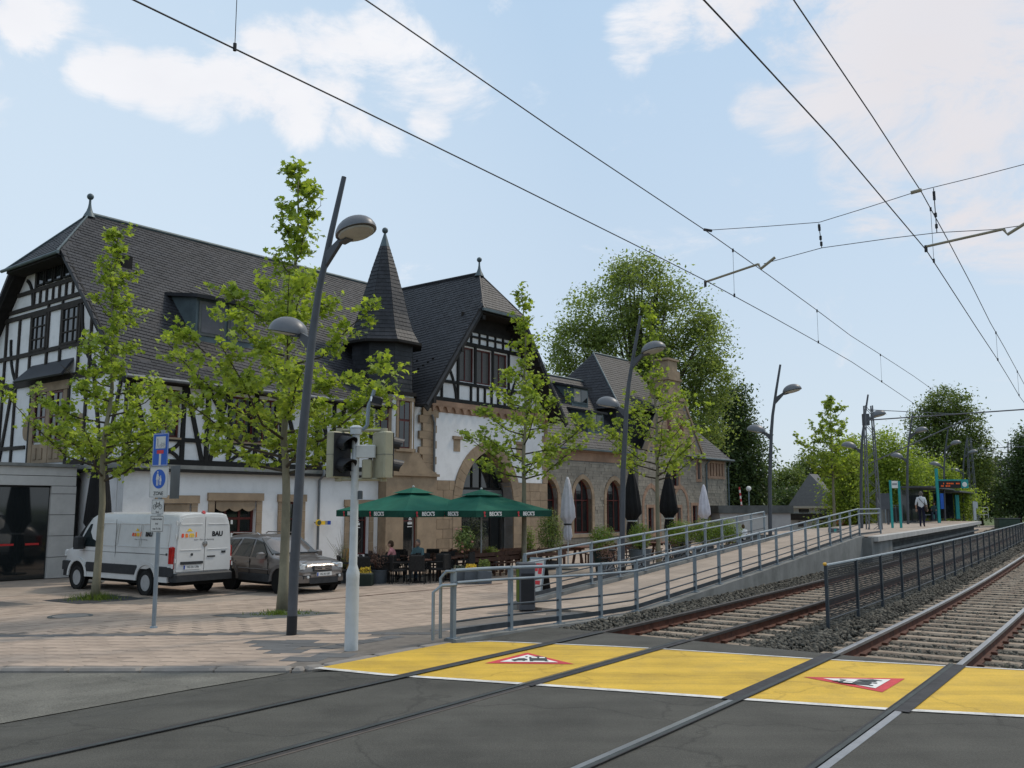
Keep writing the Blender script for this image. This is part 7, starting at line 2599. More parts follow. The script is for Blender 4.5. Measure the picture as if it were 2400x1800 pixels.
# cross spans and registration arms at s = 15.9
def onS(px, py, S):
    r = pix_dir(px, py); O = TP(S, 0); n_ = Vector((math.sin(TH), math.cos(TH)))
    n2 = (TP(S + .5, 0) - TP(S - .5, 0)).normalized()
    t = (O.x * n2.x + O.y * n2.y) / (r.x * n2.x + r.y * n2.y)
    return Vector((0, 0, EYE)) + r * t
S0_ = 15.9
up_ = [(1653, 540), (1790, 531), (1920, 521), (2040, 484), (2155, 447), (2290, 414), (2420, 380), (2700, 300), (4200, -130)]
lo_ = [(1790, 618), (1926, 581), (2090, 558), (2200, 545), (2330, 538), (2420, 525), (2700, 486), (4200, 270)]
wire_thing('span_wire', 'upper cross span wire carrying the overhead line between the tracks', [onS(x, y, S0_) for x, y in up_], .006)
wire_thing('span_wire', 'lower cross span wire holding the steady arms', [onS(x, y, S0_) for x, y in lo_], .006)
for a, b, lab in (((1653, 661), (1777, 619), 'slanting steady arm reaching the left contact wire'), ((2170, 578), (2352, 537), 'slanting steady arm reaching the right contact wire')):
    A = onS(*a, S0_); Bq = onS(*b, S0_)
    rt = thing('steady_arm', lab, 'steady arm', A)
    inv = Matrix.Translation(A).inverted()
    MB().tube([A, Bq], .022, 8).build('tube', 'insulator', rt).matrix_parent_inverse = inv
    m = MB().tube([A + Vector((0, 0, -.09)), A + Vector((0, 0, .02))], .025, 6); m.build('wire_clamp', 'wire', rt).matrix_parent_inverse = inv
    dv = (Bq - A).normalized()
    m = MB().tube([Bq, Bq + dv * .05 + Vector((0, 0, -.1)), Bq + dv * .32 + Vector((0, 0, .02))], .026, 6); m.build('insulator', 'insulator', rt).matrix_parent_inverse = inv
for a, b, lab in (((1919, 524), (1926, 580), 'short hanger with turnbuckle between the span wires over the gap'), ((2188, 441), (2196, 546), 'longer hanger with turnbuckle between the span wires at the right')):
    A = onS(*a, S0_); Bq = onS(*b, S0_)
    m = MB().tube([A, Bq], .008, 5)
    for u in (.12, .22, .6, .85):
        p = A.lerp(Bq, u); m.tube([p + Vector((0, 0, .035)), p + Vector((0, 0, -.035))], .022, 6)
    o = m.build('span_hanger', 'wire'); o['label'] = lab; o['category'] = 'span hanger'
A = onS(2135, 452, S0_); Bq = onS(2160, 445, S0_)
o = MB().tube([A, Bq], .032, 8).build('span_insulator', 'insulator'); o['label'] = 'stubby beige insulator in the upper span wire where the wires cross'; o['category'] = 'insulator'
A = onS(1650, 538, S0_); Bq = onS(1668, 541, S0_)
o = MB().tube([A, Bq], .028, 8).build('messenger_clamp', 'wire'); o['label'] = 'dark clamp joining the span wire to the left upper wire'; o['category'] = 'clamp'

# ------------------------------------------------------------------ lattice masts
mat('teal', (.03, .30, .28), .45, .08, 4)


def lattice_mast(label, base, H, w0, w1, arms=True, yaw=None, scale=1):
    rt = thing('lattice_mast', label, 'catenary mast', base, yaw or 0)
    m = MB()
    for sx in (-1, 1):
        for sy in (-1, 1):
            q = MB(); q.tube([(sx * w0 / 2, sy * w0 * .3, 0), (sx * w1 / 2, sy * w1 * .3, H)], .035 * scale, 5); q.build('leg', 'lamp_shade', rt)
    n = 14
    for i in range(n):
        z0 = H * i / n; z1 = H * (i + 1) / n; a = w0 + (w1 - w0) * i / n; b = w0 + (w1 - w0) * (i + 1) / n
        sg_ = 1 if i % 2 else -1
        for sy in (-1, 1): m.tube([(sg_ * a / 2, sy * a * .3, z0), (-sg_ * b / 2, sy * b * .3, z1)], .016 * scale, 4)
        for sx in (-1, 1): m.tube([(sx * a / 2, -sg_ * a * .3, z0), (sx * b / 2, sg_ * b * .3, z1)], .016 * scale, 4)
    m.build('lattice_bracing', 'lamp_shade', rt, kind='stuff')
    MB().box(-w0 * .7, w0 * .7, -w0 * .5, w0 * .5, -.6, .12).build('footing', 'concrete', rt)
    return rt


s_m = 43.0
mb0 = TP(44.5, 10.4, PZ)
r_ = pix_dir(2047, 1200); yy = 44.0
mbs = Vector((r_.x / r_.y * yy, yy, PZ - .25))
lm = lattice_mast('grey lattice steel mast beside the head of the ramp', mbs, 6.15, .62, .34)
im = Matrix.Translation(mbs).inverted()
hd = TP(41, 6.72, 0)
zz = 5.75
dirn = (TP(42, 0) - TP(42, 1)).normalized()      # towards the tracks
a = mbs + Vector((0, 0, zz - .3))
MB().tube([a, a + dirn * 7.5 + Vector((0, 0, .12))], .03, 6).build('cantilever', 'lamp_shade', lm).matrix_parent_inverse = im
MB().tube([a + Vector((0, 0, .5)), a + dirn * 4.0 + Vector((0, 0, .05))], .018, 5).build('stay', 'lamp_shade', lm).matrix_parent_inverse = im
MB().tube([mbs + Vector((0, 0, 3.4)), mbs + dirn * 4.4 + Vector((0, 0, 5.3))], .03, 6).build('diagonal_strut', 'lamp_shade', lm).matrix_parent_inverse = im
MB().box(-.28, .0, -.12, .12, 5.2, 5.75).build('mast_box', 'lamp_grey', lm)
for (px, Y, H, lab) in ((2283, 92, 9.0, 'distant lattice mast to the right of the shelters'), (2378, 98, 9.0, 'distant lattice mast in front of the far right trees')):
    b = at_depth(px, 1215, Y); b.z = -.3
    m2 = lattice_mast(lab, b, H, .7, .35)
    MB().tube([(0, 0, H - 1.2), (-4.5 if px > 2300 else 5.5, 0, H - .9)], .04, 5).build('cantilever', 'lamp_shade', m2)

# ------------------------------------------------------------------ platform furniture
def PL(px, L, z=None):
    """point of the platform in picture column px at lateral L"""
    r = pix_dir(px, 1200); ratio = r.x / r.y
    lo, hi = 20.0, 110.0
    f = lambda s: TP(s, L).x - ratio * TP(s, L).y
    for _ in range(60):
        m = (lo + hi) / 2
        if f(lo) * f(m) <= 0: hi = m
        else: lo = m
    s = (lo + hi) / 2
    return TP(s, L, PZ if z is None else z), s


def zpx(py, p):
    r = pix_dir(1200 + (p.x / p.y) * F * .99, py); return EYE + r.z * p.y / r.y - p.z


# station name board
pA, sA = PL(2090, 10.1); tA = t_head(sA)
st_ = thing('station_name_board', 'white station name board on two leaning teal posts', 'sign', pA)
zt_b = zpx(1127, pA); zb_b = zpx(1143, pA)
pB, sB = PL(2112, 10.1)
off = pB - pA; off.z = 0
sgn_dir = Vector((1, 0, 0))
dxp = (20 / F) * pA.y
MB().box(-.055, .055, -.03, .03, 0, zt_b + .03).build('post', 'teal', st_)
MB().box(dxp - .055, dxp + .055, -.03, .03, 0, zt_b - .02).build('post', 'teal', st_)
bd = MB().box(.06, dxp - .06, -.02, .02, zb_b - .02, zt_b).build('board', 'sign_white', st_)
m = MB().box(.09, dxp - .1, -.026, -.021, (zb_b + zt_b) / 2 - .04, (zb_b + zt_b) / 2 + .05); m.build('name_line', 'logo_grey', bd)
# dark kiosk panel
p, s = PL(2070, 12.0)
ki = thing('timetable_case', 'dark grey cabinet panel behind the name board posts', 'cabinet', p)
w = 28 / F * p.y
MB().box(-w / 2, w / 2, -.15, .15, .9, zpx(1156, p)).build('case', 'lamp_grey', ki)
for x in (-w / 2 + .08, w / 2 - .08): MB().box(x - .05, x + .05, -.05, .05, 0, .9).build('leg', 'lamp_grey', ki)
# slatted screen along the back of the platform
S_SC = PL(2057, 12.6)[1]
sc = thing('slatted_screen', 'low screen of grey vertical slats along the back of the platform', 'fence', TP(S_SC, 12.6, PZ))
isc = Matrix.Translation(TP(S_SC, 12.6, PZ)).inverted()
sl_me = MB().box(-.075, .075, -.015, .015, .03, 1.02).mesh('slat', 'concrete_dark')
for k in range(90):
    s = S_SC + k * .26; p = TP(s, 12.6, PZ)
    o = link('slat', sl_me, sc); o.matrix_parent_inverse = isc; o.location = p; o.rotation_euler = (0, 0, t_head(s))
for k in range(13):
    s = S_SC + k * 1.95
    MB().tube([TP(s, 12.5, PZ), TP(s, 12.5, PZ + 1.15)], .035, 6).build('post', 'galv', sc).matrix_parent_inverse = isc
MB().tube([TP(S_SC + k * 1.95, 12.5, PZ + 1.12) for k in range(13)], .025, 6).build('top_rail', 'galv', sc).matrix_parent_inverse = isc


def shelter(label, px0, px1, pyr, L, posts_px, roofpx):
    p, s = PL(px0, L); q, s2 = PL(px1, L)
    rt = thing('waiting_shelter', label, 'shelter', p); iv = Matrix.Translation(p).inverted()
    H = zpx(pyr, p)
    d = (q - p); d.z = 0; Ln = d.length; d.normalize(); n = Vector((-d.y, d.x, 0))
    def box(a, b, c, e, z0, z1, nm, mt):
        X = Matrix(((d.x, n.x, 0, p.x), (d.y, n.y, 0, p.y), (0, 0, 1, p.z), (0, 0, 0, 1)))
        MB().box(a, b, c, e, z0, z1, X=X).build(nm, mt, rt).matrix_parent_inverse = iv
    box(-.3, Ln + .2, -1.1, .9, H, H + .10, 'roof', 'lamp_grey')
    for a in (0, Ln * .5, Ln - .1): box(a, a + .08, .7, .78, 0, H, 'post', 'lamp_shade')
    box(.05, Ln - .1, .72, .74, .15, H - .1, 'back_panel', 'glass_dark')
    box(0, .04, -.6, .7, .15, H - .1, 'side_panel', 'glass_dark')
    box(.6, Ln - .6, .3, .68, .42, .47, 'bench', 'galv')
    for a in (.8, Ln - .9): box(a, a + .06, .35, .6, 0, .42, 'bench_leg', 'galv')
    box(Ln * .30, Ln * .30 + .6, .66, .70, 1.55, 1.85, 'blue_notice', 'sign_blue')
    box(Ln * .62, Ln * .62 + .5, .66, .70, 1.2, 1.5, 'yellow_notice', 'logo_yellow')
    return rt


shelter('front waiting shelter with flat grey roof behind the walking man', 2143, 2203, 1143, 11.2, None, None)
shelter('second waiting shelter farther down the platform', 2215, 2262, 1153, 10.8, None, None)
# departure display on teal mast
p, s = PL(2200, 9.9)
dp = thing('departure_display', 'tall teal mast carrying a dark departure display with orange text', 'display', p)
Ht = zpx(1098, p)
MB().box(-.085, .085, -.06, .06, 0, Ht).build('mast', 'teal', dp)
k_ = p.y / F
za, zb2 = zpx(1144, p), zpx(1127, p)
MB().box(.09, 72 * k_, -.06, .06, zb2, zb2 + .09).build('arm', 'teal', dp)
cs = MB().box(.10, 54 * k_, -.12, .12, za, zb2 - .01).build('display_case', 'black_paint', dp)
mat('led_orange', (.75, .12, .02), .5, .1, 5)
b_ = MATS['led_orange'].node_tree.nodes['Principled BSDF']; b_.inputs['Emission Color'].default_value = (1, .16, .03, 1); b_.inputs['Emission Strength'].default_value = .12
m = MB(); hgt = zb2 - za
rr0 = random.Random(2)
for row in (.62, .28):
    x = .2
    while x < 50 * k_:
        w = rr0.uniform(.05, .12)
        if rr0.random() < .72 and not (.9 < x < 1.1 and row < .5): m.box(x, x + w, -.126, -.121, za + hgt * row - hgt * .09, za + hgt * row + hgt * .10)
        x += w + .03
m.build('led_text', 'led_orange', cs)
MB().box(55 * k_, 72 * k_, -.07, .07, za, zb2 - .01).build('line_panel', 'teal', dp)
MB().lathe([(.16, 0), (.16, .01), (0, .01)], 14, X=Matrix.Translation((63 * k_, -.075, (za + zb2) / 2)) @ Matrix.Rotation(R(90), 4, 'X')).build('white_roundel', 'sign_white', dp)
MB().box(.12, .34, -.08, .08, .9, 1.9).build('blue_poster', 'sign_blue', dp)
# teal post farther on, validators, bins
p, s = PL(2244, 10.2)
tp2 = thing('teal_column', 'single teal column standing inside the second shelter', 'column', p)
MB().box(-.14, .14, -.1, .1, .1, zpx(1160, p)).build('shaft', 'teal', tp2); MB().box(-.18, .18, -.14, .14, 0, .1).build('foot', 'lamp_grey', tp2)
for px, L, lab, h_ in ((2138, 11.9, 'small dark litter bin with teal stripe left of the walking man', .9), (2186, 11.4, 'grey litter bin under the front shelter roof', .95)):
    p, s = PL(px, L); b = thing('litter_bin', lab, 'litter bin', p)
    MB().bevbox(-.2, .2, -.18, .18, 0, h_, .04).build('body', 'lamp_grey', b); MB().box(-.03, .03, -.19, -.182, .15, h_ - .1).build('teal_stripe', 'teal', b)
p = Vector((pix_dir(1952, 1200).x / pix_dir(1952, 1200).y * 39, 39, .55))
s, l = to_sl(p.x, p.y)
b = thing('litter_bin', 'dark bin with bright teal stripe beside the top of the ramp', 'litter bin', p)
MB().bevbox(-.19, .19, -.18, .18, -.45, .48, .04).build('body', 'lamp_grey', b); MB().box(-.05, .05, -.19, -.182, -.35, .42).build('teal_stripe', 'teal', b)
# white posts and rail at the far end
p, s = PL(2284, 8.9); wp = thing('white_signal_post', 'slanting white post at the far end of the platform', 'post', p)
MB().box(-.10, .10, -.06, .06, 0, zpx(1175, p)).build('shaft', 'pole_white', wp); MB().box(.02, .26, -.05, .05, .9, 1.4).build('box', 'pole_white', wp)
p, s = PL(2296, 9.5); er = thing('end_railing', 'short white railing closing the end of the platform', 'railing', p)
for x in (0, .35, .75): MB().tube([(x, 0, 0), (x, 0, .95)], .03, 6).build('post', 'pole_white', er)
for z in (.95, .6, .3): MB().tube([(0, 0, z), (.75, 0, z)], .025, 6).build('rail', 'pole_white', er)
# green tram-stop box beyond
b0 = at_depth(2360, 1215, 84); b0.z = -.2
gb2 = thing('green_cabinet', 'low grey-green cabinet beyond the end of the platform', 'cabinet', b0)
mat('cab_green', (.06, .085, .06), .7, .1, 3)
MB().bevbox(-1.0, 1.0, -.4, .4, 0, .95, .05).build('body', 'cab_green', gb2); MB().box(-1.05, 1.05, -.45, .45, .951, 1.0).build('lid', 'concrete_dark', gb2)

# ------------------------------------------------------------------ background buildings
b0 = at_depth(1770, 1230, 66); b0.z = -.66
ga = thing('flat_garage', 'low pale flat-roofed garage wall with dark fascia behind the ramp', 'garage', b0, R(6))
mat('garage_wall', (.40, .39, .385), .85, .06, 1, dirt=((.18, .18, .17), .8, .5))
MB().box(-2.6, 2.6, -.1, 4, 0, 2.05).build('wall', 'garage_wall', ga); MB().box(-2.75, 2.75, -.3, 4.1, 2.06, 2.6).build('fascia', 'concrete_dark', ga)
MB().box(-.9, .9, -.13, -.101, .05, 1.9).build('door', 'panel_grey', ga)
b0 = at_depth(1908, 1215, 92); b0.z = -.66
ho = thing('far_house', 'distant white house with steep grey roof and balcony among the trees', 'house', b0, R(-20)); ho.scale = (.62, .7, .72)
MB().box(-3.6, 3.8, 0, 6, 0, 3.3).build('wall', 'render_white', ho)
MB().box(-3.7, 3.9, -.9, -.02, 1.6, 2.5).build('balcony', 'timber_brown', ho); MB().box(-3.6, 3.8, -.9, 6, 3.31, 3.5).build('eaves', 'sign_white', ho)
m = MB().add([(-3.9, -1.0, 3.51), (4.1, -1.0, 3.51), (4.1, 6.4, 3.51), (-3.9, 6.4, 3.51), (-.5, 1.5, 8.0), (.7, 4, 8.0)], [(0, 1, 4), (1, 2, 5, 4), (2, 3, 5), (3, 0, 4, 5), (3, 2, 1, 0)])
mat('house_roof', (.15, .148, .15), .8, .1, 3)
m.build('roof', 'house_roof', ho)
for a, b, c, e in ((-2.6, -1.2, .6, 1.5), (.4, 1.8, .5, 1.5), (-2.4, -.6, 2.55, 3.2), (.8, 3.0, 2.55, 3.2)):
    wn = MB().box(a, b, -.03, -.002, c, e).build('window', 'sign_white', ho); MB().box(a + .1, b - .1, -.05, -.031, c + .08, e - .08).build('pane', 'glass_dark', wn)
# globe lamp and barrier pole
b0 = at_depth(1757, 1215, 70); b0.z = -.66
gl = thing('globe_lamp', 'small white globe lamp on a thin pole above the garage roof', 'street lamp', b0)
hz_ = 1.96 + .66 + (1184 - 1146) * 70 / F
MB().tube([(0, 0, 0), (0, 0, hz_ - .15)], .05, 8).build('pole', 'galv', gl); MB().ellip((0, 0, hz_), (.2, .2, .2), 14, 10).build('globe', 'sign_white', gl, smooth=True)
b0 = at_depth(1740, 1215, 72); b0.z = -.66
bp_ = thing('barrier_pole', 'raised white barrier pole left of the globe lamp', 'barrier', b0)
hz_ = 1.96 + .66 + (1184 - 1142) * 72 / F
for k in range(8):
    z0_ = 2.2 + (hz_ - 2.2) * k / 8; MB().tube([(-.02 * k, 0, z0_), (-.02 * (k + 1), 0, 2.2 + (hz_ - 2.2) * (k + 1) / 8)], .06, 6).build('pole_band', 'sign_white' if k % 2 == 0 else 'red_paint', bp_)
MB().box(-.2, .2, -.2, .2, 0, 2.2).build('housing', 'galv', bp_)
# red car far behind
b0 = at_depth(2006, 1215, 88); b0.z = -.62
rc = thing('red_car', 'small red car far behind the lattice mast', 'car', b0, R(15))
mat('car_red', (.40, .02, .02), .3, .1, 3, coat=.8)
m = MB(); loft(m, [[(x, -.8, .35), (x, .8, .35), (x, .8, zb_), (x, .62, zt_q), (x, -.62, zt_q), (x, -.8, zb_)] for x, zb_, zt_q in ((-2, .8, .85), (-1.7, .9, 1.1), (-1.0, .95, 1.42), (.3, .95, 1.44), (1.0, .92, 1.02), (1.9, .75, .82))])
m.build('body', 'car_red', rc, smooth=True)
for x in (-1.25, 1.3):
    for y in (-.75, .75): wheel(rc, x, y, .31, .18, 1 if y > 0 else -1)
MB().box(-.95, .25, -.81, -.79, .96, 1.3).build('window', 'car_glass', rc)
# ------------------------------------------------------------------ parasols, cafe, people
mat('canvas_green', (.012, .115, .075), .85, .1, 2, .2)
mat('canvas_green_dark', (.008, .06, .04), .85, .1, 2)
mat('canvas_white', (.60, .58, .62), .85, .08, 4, .5, bscale=14, dirt=((.42, .40, .45), 5, .6))
mat('canvas_black', (.012, .012, .013), .9, .1, 4, .4, bscale=14)
mat('pole_pale', (.45, .46, .45), .4, .05, 4)
mat('wicker', (.022, .020, .019), .75, .25, 20, .3)
mat('wood_dark', (.085, .042, .028), .7, .25, 5, .3, stretch=(1, 6, 1))
mat('wood_top', (.16, .075, .05), .6, .2, 5, .2, stretch=(1, 6, 1))
mat('pot_grey', (.10, .115, .13), .7, .1, 4)
mat('pot_green', (.018, .03, .024), .7, .1, 4)
mat('orange_panel', (.62, .30, .08), .6, .1, 4)
mat('skin', (.42, .25, .18), .6, .08, 6)
mat('shirt_white', (.62, .63, .64), .85, .06, 5, .3)
mat('shirt_pink', (.62, .25, .25), .85, .08, 5)
mat('shirt_teal', (.09, .15, .16), .85, .1, 5)
mat('trousers_navy', (.012, .014, .032), .9, .15, 6)
mat('trousers_blue', (.05, .075, .11), .9, .15, 6)
mat('hair_brown', (.06, .035, .02), .9, .2, 20)
mat('hair_grey', (.14, .12, .105), .9, .2, 20)
mat('leather', (.035, .02, .014), .6, .2, 6)


def GP(px, Y):
    x = (px - 1200) / F * Y * 1.0
    r = pix_dir(px, 1250); x = r.x / r.y * Y
    return Vector((x, Y, gz_xy(x, Y)))


def parasol_open(label, base, side, z_edge, z_top, rot, texts):
    rt = thing('parasol', label, 'parasol', base, rot, 'open green parasols over the café tables')
    MB().tube([(0, 0, 0), (0, 0, z_top + .02)], .028, 10).build('pole', 'pole_pale', rt, smooth=True)
    MB().bevbox(-.35, .35, -.35, .35, 0, .06, .02).build('base_plate', 'concrete', rt)
    a = side / 2
    # sagging canopy: four panels subdivided, lower roof with a vent cap above
    m = MB(); n = 8
    for k in range(4):
        X = Matrix.Rotation(R(90 * k), 4, 'Z')
        g = []
        for i in range(n + 1):
            u = i / n; row = []
            for j in range(9):
                v = -1 + 2 * j / 8
                w = a * u
                z = z_top - (z_top - z_edge) * (u ** .92) - .05 * math.sin(math.pi * min(1, u)) * (1 - v * v)
                row.append(X @ Vector((w * v, -w, z)))
            g.append(row)
        o = len(m.v)
        for row in g: m.v += [tuple(p) for p in row]
        for i in range(n):
            for j in range(8): m.f.append((o + i * 9 + j, o + i * 9 + j + 1, o + (i + 1) * 9 + j + 1, o + (i + 1) * 9 + j)); m.m.append(0)
    m.build('canopy', 'canvas_green', rt, smooth=True)
    m = MB(); b = .55
    zc = z_top
    vs = [(-b, -b, zc - .17), (b, -b, zc - .17), (b, b, zc - .17), (-b, b, zc - .17), (0, 0, zc + .05)]
    m.add(vs, [(0, 1, 4), (1, 2, 4), (2, 3, 4), (3, 0, 4)]); m.build('vent_cap', 'canvas_green', rt)
    MB().lathe([(.05, z_top + .05), (.04, z_top + .10), (0, z_top + .12)], 10).build('tip', 'pole_pale', rt)
    for k in range(4):
        X = Matrix.Rotation(R(90 * k), 4, 'Z') @ Matrix.Translation((0, -a, z_edge))
        m = MB(); nn = 12; h = .22
        for j in range(nn):
            x0 = -a + 2 * a * j / nn; x1 = -a + 2 * a * (j + 1) / nn
            y0 = -.02 * math.sin(j * 1.9); y1 = -.02 * math.sin((j + 1) * 1.9)
            m.add([X @ Vector(p) for p in ((x0, y0, -h), (x1, y1, -h), (x1, 0, 0), (x0, 0, 0))], [(0, 1, 2, 3)])
        va = m.build('valance', 'canvas_green_dark', rt)
        if k in texts:
            for x in (-.95, .62):
                XX = X @ plane_X((x, -.028, -.115), (1, 0, 0))
                add_text("BECK'S", .185, XX, 'sign_white', va, 'lettering', .003, bold=.006)
                kx = X @ plane_X((x - .50, -.028, -.115), (1, 0, 0))
                mm = MB(); mm.prism([(-.02, -.09), (.02, -.09), (.02, .0), (-.02, .0)], .004, X=kx)
                mm.prism([(.045 * math.cos(q * .785), .045 + .045 * math.sin(q * .785)) for q in range(8)], .004, X=kx)
                mm.prism([(.02, -.08), (.055, -.08), (.055, -.045), (.02, -.045)], .004, X=kx)
                mm.build('red_key_mark', 'red_paint', va)
    for k in range(8):
        d = Vector((math.cos(R(45 * k)), math.sin(R(45 * k)), 0)); L_ = a * (1.41 if k % 2 else 1)
        MB().tube([(0, 0, z_top - .22), d * L_ * .97 + Vector((0, 0, z_edge - .10))], .012, 4, cap=False).build('rib', 'pole_pale', rt)
    return rt


b = GR(966, 1352)
p1 = parasol_open('open green parasol with white pole nearest the signal pole', b, 3.95, zpx(1196, b) - .0, zpx(1145, b), R(45), (0, 3))
b2_ = GP(1128, 33.5)
p2 = parasol_open('second open green parasol under the pointed arch', b2_, 3.6, zpx(1196, b2_), zpx(1150, b2_), R(43), (0, 3))


def parasol_closed(label, base, z0, z1, r, canvas, strap=None, zpole=None, seed=0):
    rt = thing('closed_parasol', label, 'parasol', base, seed)
    MB().tube([(0, 0, 0), (0, 0, z1 + .03)], .026, 8).build('pole', 'pole_pale' if canvas == 'canvas_white' else 'black_paint', rt)
    MB().bevbox(-.3, .3, -.3, .3, 0, .06, .02).build('base_plate', 'concrete_dark', rt)
    m = MB(); n = 32
    prof = [(0, .36), (.06, .52), (.16, .46), (.25, .38), (.31, .60), (.36, .92), (.50, .84), (.68, .66), (.84, .44), (.95, .26), (1.0, .10)]
    vs = []
    for i, (u, q) in enumerate(prof):
        for k in range(n):
            a = 2 * math.pi * k / n
            rr = r * q * (1 + .24 * math.sin(a * 8 + u * 1.5) * (1 - u * .6) + .06 * math.sin(a * 3 + seed + u * 9))
            vs.append((rr * math.cos(a), rr * math.sin(a), z0 + (z1 - z0) * u + (.05 * math.sin(a * 8) if i == 0 else 0)))
    fs = []
    for i in range(len(prof) - 1):
        for k in range(n): fs.append((i * n + k, i * n + (k + 1) % n, (i + 1) * n + (k + 1) % n, (i + 1) * n + k))
    fs.append(tuple((len(prof) - 1) * n + k for k in range(n)))
    m.add(vs, fs); cv = m.build('folded_canvas', canvas, rt, smooth='full')
    zs_ = z0 + (z1 - z0) * .25
    MB().lathe([(r * .50, zs_ - .03), (r * .56, zs_), (r * .50, zs_ + .03)], 16).build('strap', 'black_paint' if canvas == 'canvas_white' else 'pole_pale', rt)
    return rt


b = GP(1331, 36); parasol_closed('closed white parasol in front of the first full arched window', b, zpx(1266, b), zpx(1118, b), .30, 'canvas_white', seed=1)
b = GP(1482, 40); parasol_closed('closed black parasol half hidden behind the second lamp post', b, zpx(1262, b), zpx(1100, b), .42, 'canvas_black', seed=2)
b = GP(1569, 42); parasol_closed('closed black parasol before the stone gable wall, right of the bare trunk', b, zpx(1252, b), zpx(1106, b), .42, 'canvas_black', seed=3)
b = GP(1652, 46); parasol_closed('closed white parasol farthest right in front of the stone wall', b, zpx(1245, b), zpx(1136, b), .31, 'canvas_white', seed=4)
b = GP(226, 31.2); parasol_closed('tall closed black parasol in the dark gap behind the white van', b, .4, zpx(1030, b), .42, 'canvas_black', seed=5)


# chairs and tables
def chair_proto():
    rt = thing('cafe_chair', '', 'chair')
    MB().bevbox(-.24, .24, -.24, .24, .40, .46, .02).build('seat', 'wicker', rt)
    MB().bevbox(-.25, .25, .20, .26, .44, .92, .03).build('backrest', 'wicker', rt)
    for sx in (-1, 1):
        MB().tube([(sx * .26, -.22, .40), (sx * .27, -.2, .66), (sx * .27, .22, .68)], .022, 6).build('armrest', 'wicker', rt)
        for sy in (-1, 1): MB().tube([(sx * .22, sy * .21, .42), (sx * .24, sy * .24, 0)], .018, 6).build('leg', 'wicker', rt)
    return rt


def table_proto(nm, rnd_, h=.75, w=.7, top='wood_top'):
    rt = thing(nm, '', 'table')
    if rnd_: MB().lathe([(w / 2, h - .035), (w / 2, h), (0, h + .001)], 24).build('table_top', top, rt)
    else: MB().bevbox(-w * .75, w * .75, -w / 2, w / 2, h - .035, h, .01).build('table_top', top, rt)
    MB().tube([(0, 0, 0), (0, 0, h - .03)], .035, 8).build('pedestal', 'wicker', rt)
    MB().lathe([(.26, 0), (.25, .02), (.05, .05)], 14).build('foot', 'wicker', rt)
    return rt


def picnic_proto():
    rt = thing('picnic_table', '', 'table')
    for k in range(5): MB().box(-.95, .95, -.36 + k * .145, -.23 + k * .145, .72, .76).build('plank', 'wood_top', rt)
    for sx in (-1, 1):
        MB().box(sx * .7 - .035, sx * .7 + .035, -.34, .34, .64, .715).build('bearer', 'wood_dark', rt)
        for sy in (-1, 1): MB().box(sx * .7 - .03, sx * .7 + .03, -.05, .05, 0, .70, X=Matrix.Translation((0, sy * .25, 0)) @ Matrix.Rotation(R(12) * sy, 4, 'X')).build('leg', 'wood_dark', rt)
    return rt


def bench_proto():
    rt = thing('bench', '', 'bench')
    for k in range(2): MB().box(-.95, .95, -.15 + k * .155, -.01 + k * .155, .42, .455).build('seat_plank', 'wood_dark', rt)
    for k in range(2): MB().box(-.95, .95, .17, .20, .55 + k * .17, .68 + k * .17).build('back_plank', 'wood_dark', rt)
    for sx in (-1, 1):
        MB().box(sx * .8 - .03, sx * .8 + .03, .14, .17, 0, .88).build('leg', 'wood_dark', rt); MB().box(sx * .8 - .03, sx * .8 + .03, -.14, -.09, 0, .42).build('leg', 'wood_dark', rt)
    return rt


def dup(src, loc, rz, label, group, first):
    """first placement uses the prototype itself, later ones copies with their parts"""
    if first: o = src
    else:
        o = src.copy(); COL.objects.link(o)
        for ch in list(src.children):
            c = ch.copy(); COL.objects.link(c); c.parent = o
    o.location = loc; o.rotation_euler = (0, 0, rz); o['label'] = label; o['group'] = group
    return o


cp = chair_proto(); rt_ = table_proto('cafe_table', True, .75, .8); pt = picnic_proto(); bp = bench_proto()
first = {'c': True, 't': True, 'p': True, 'b': True}
tabs = [(862, 31.0, 'behind the signal pole'), (912, 31.5, 'left of the first parasol pole'), (985, 30.6, 'just right of the first parasol pole'), (1045, 31.5, 'left of the rose tree'), (930, 34.0, 'against the sandstone porch wall'), (1010, 34.5, 'at the back by the drainpipe')]
for px, Y, d in tabs:
    c = GP(px, Y)
    dup(rt_, c, 0, 'small round café table with reddish top ' + d, 'round café tables', first['t']); first['t'] = False
    for k, (a, side) in enumerate(((200, 'left'), (340, 'right'), (90, 'far'), (270, 'near'))):
        if d.startswith('at the back') and k == 3: continue
        v = Vector((math.cos(R(a)), math.sin(R(a)), 0)) * .72; q = c + v; q.z = gz_xy(q.x, q.y)
        dup(cp, q, R(a - 90), 'dark wicker chair, %s side of the round table %s' % (side, d), 'dark café chairs', first['c']); first['c'] = False
pts_ = [(1095, 33.0, 'under the second parasol, left'), (1175, 34.5, 'under the second parasol, right'), (1130, 36.5, 'right in front of the glass entrance'), (1250, 36.5, 'between green bush and white parasol'), (1375, 40, 'before the first arched window'), (1450, 41.5, 'before the second arched window'), (1555, 43, 'under the black parasol')]
for px, Y, d in pts_:
    c = GP(px, Y); rz = R(38.5 + 12)
    rz = math.atan2(UB.y, UB.x)
    dup(pt, c, rz, 'brown wooden plank table ' + d, 'brown beer-garden tables', first['p']); first['p'] = False
    for k, sd_ in ((1, 'far'), (-1, 'near')):
        n_ = Vector((-math.sin(rz), math.cos(rz), 0)) * (.72 * k); q = c + n_; q.z = gz_xy(q.x, q.y)
        dup(bp, q, rz if k > 0 else rz + math.pi, 'brown bench, %s side of the table %s' % (sd_, d), 'brown beer-garden benches', first['b']); first['b'] = False


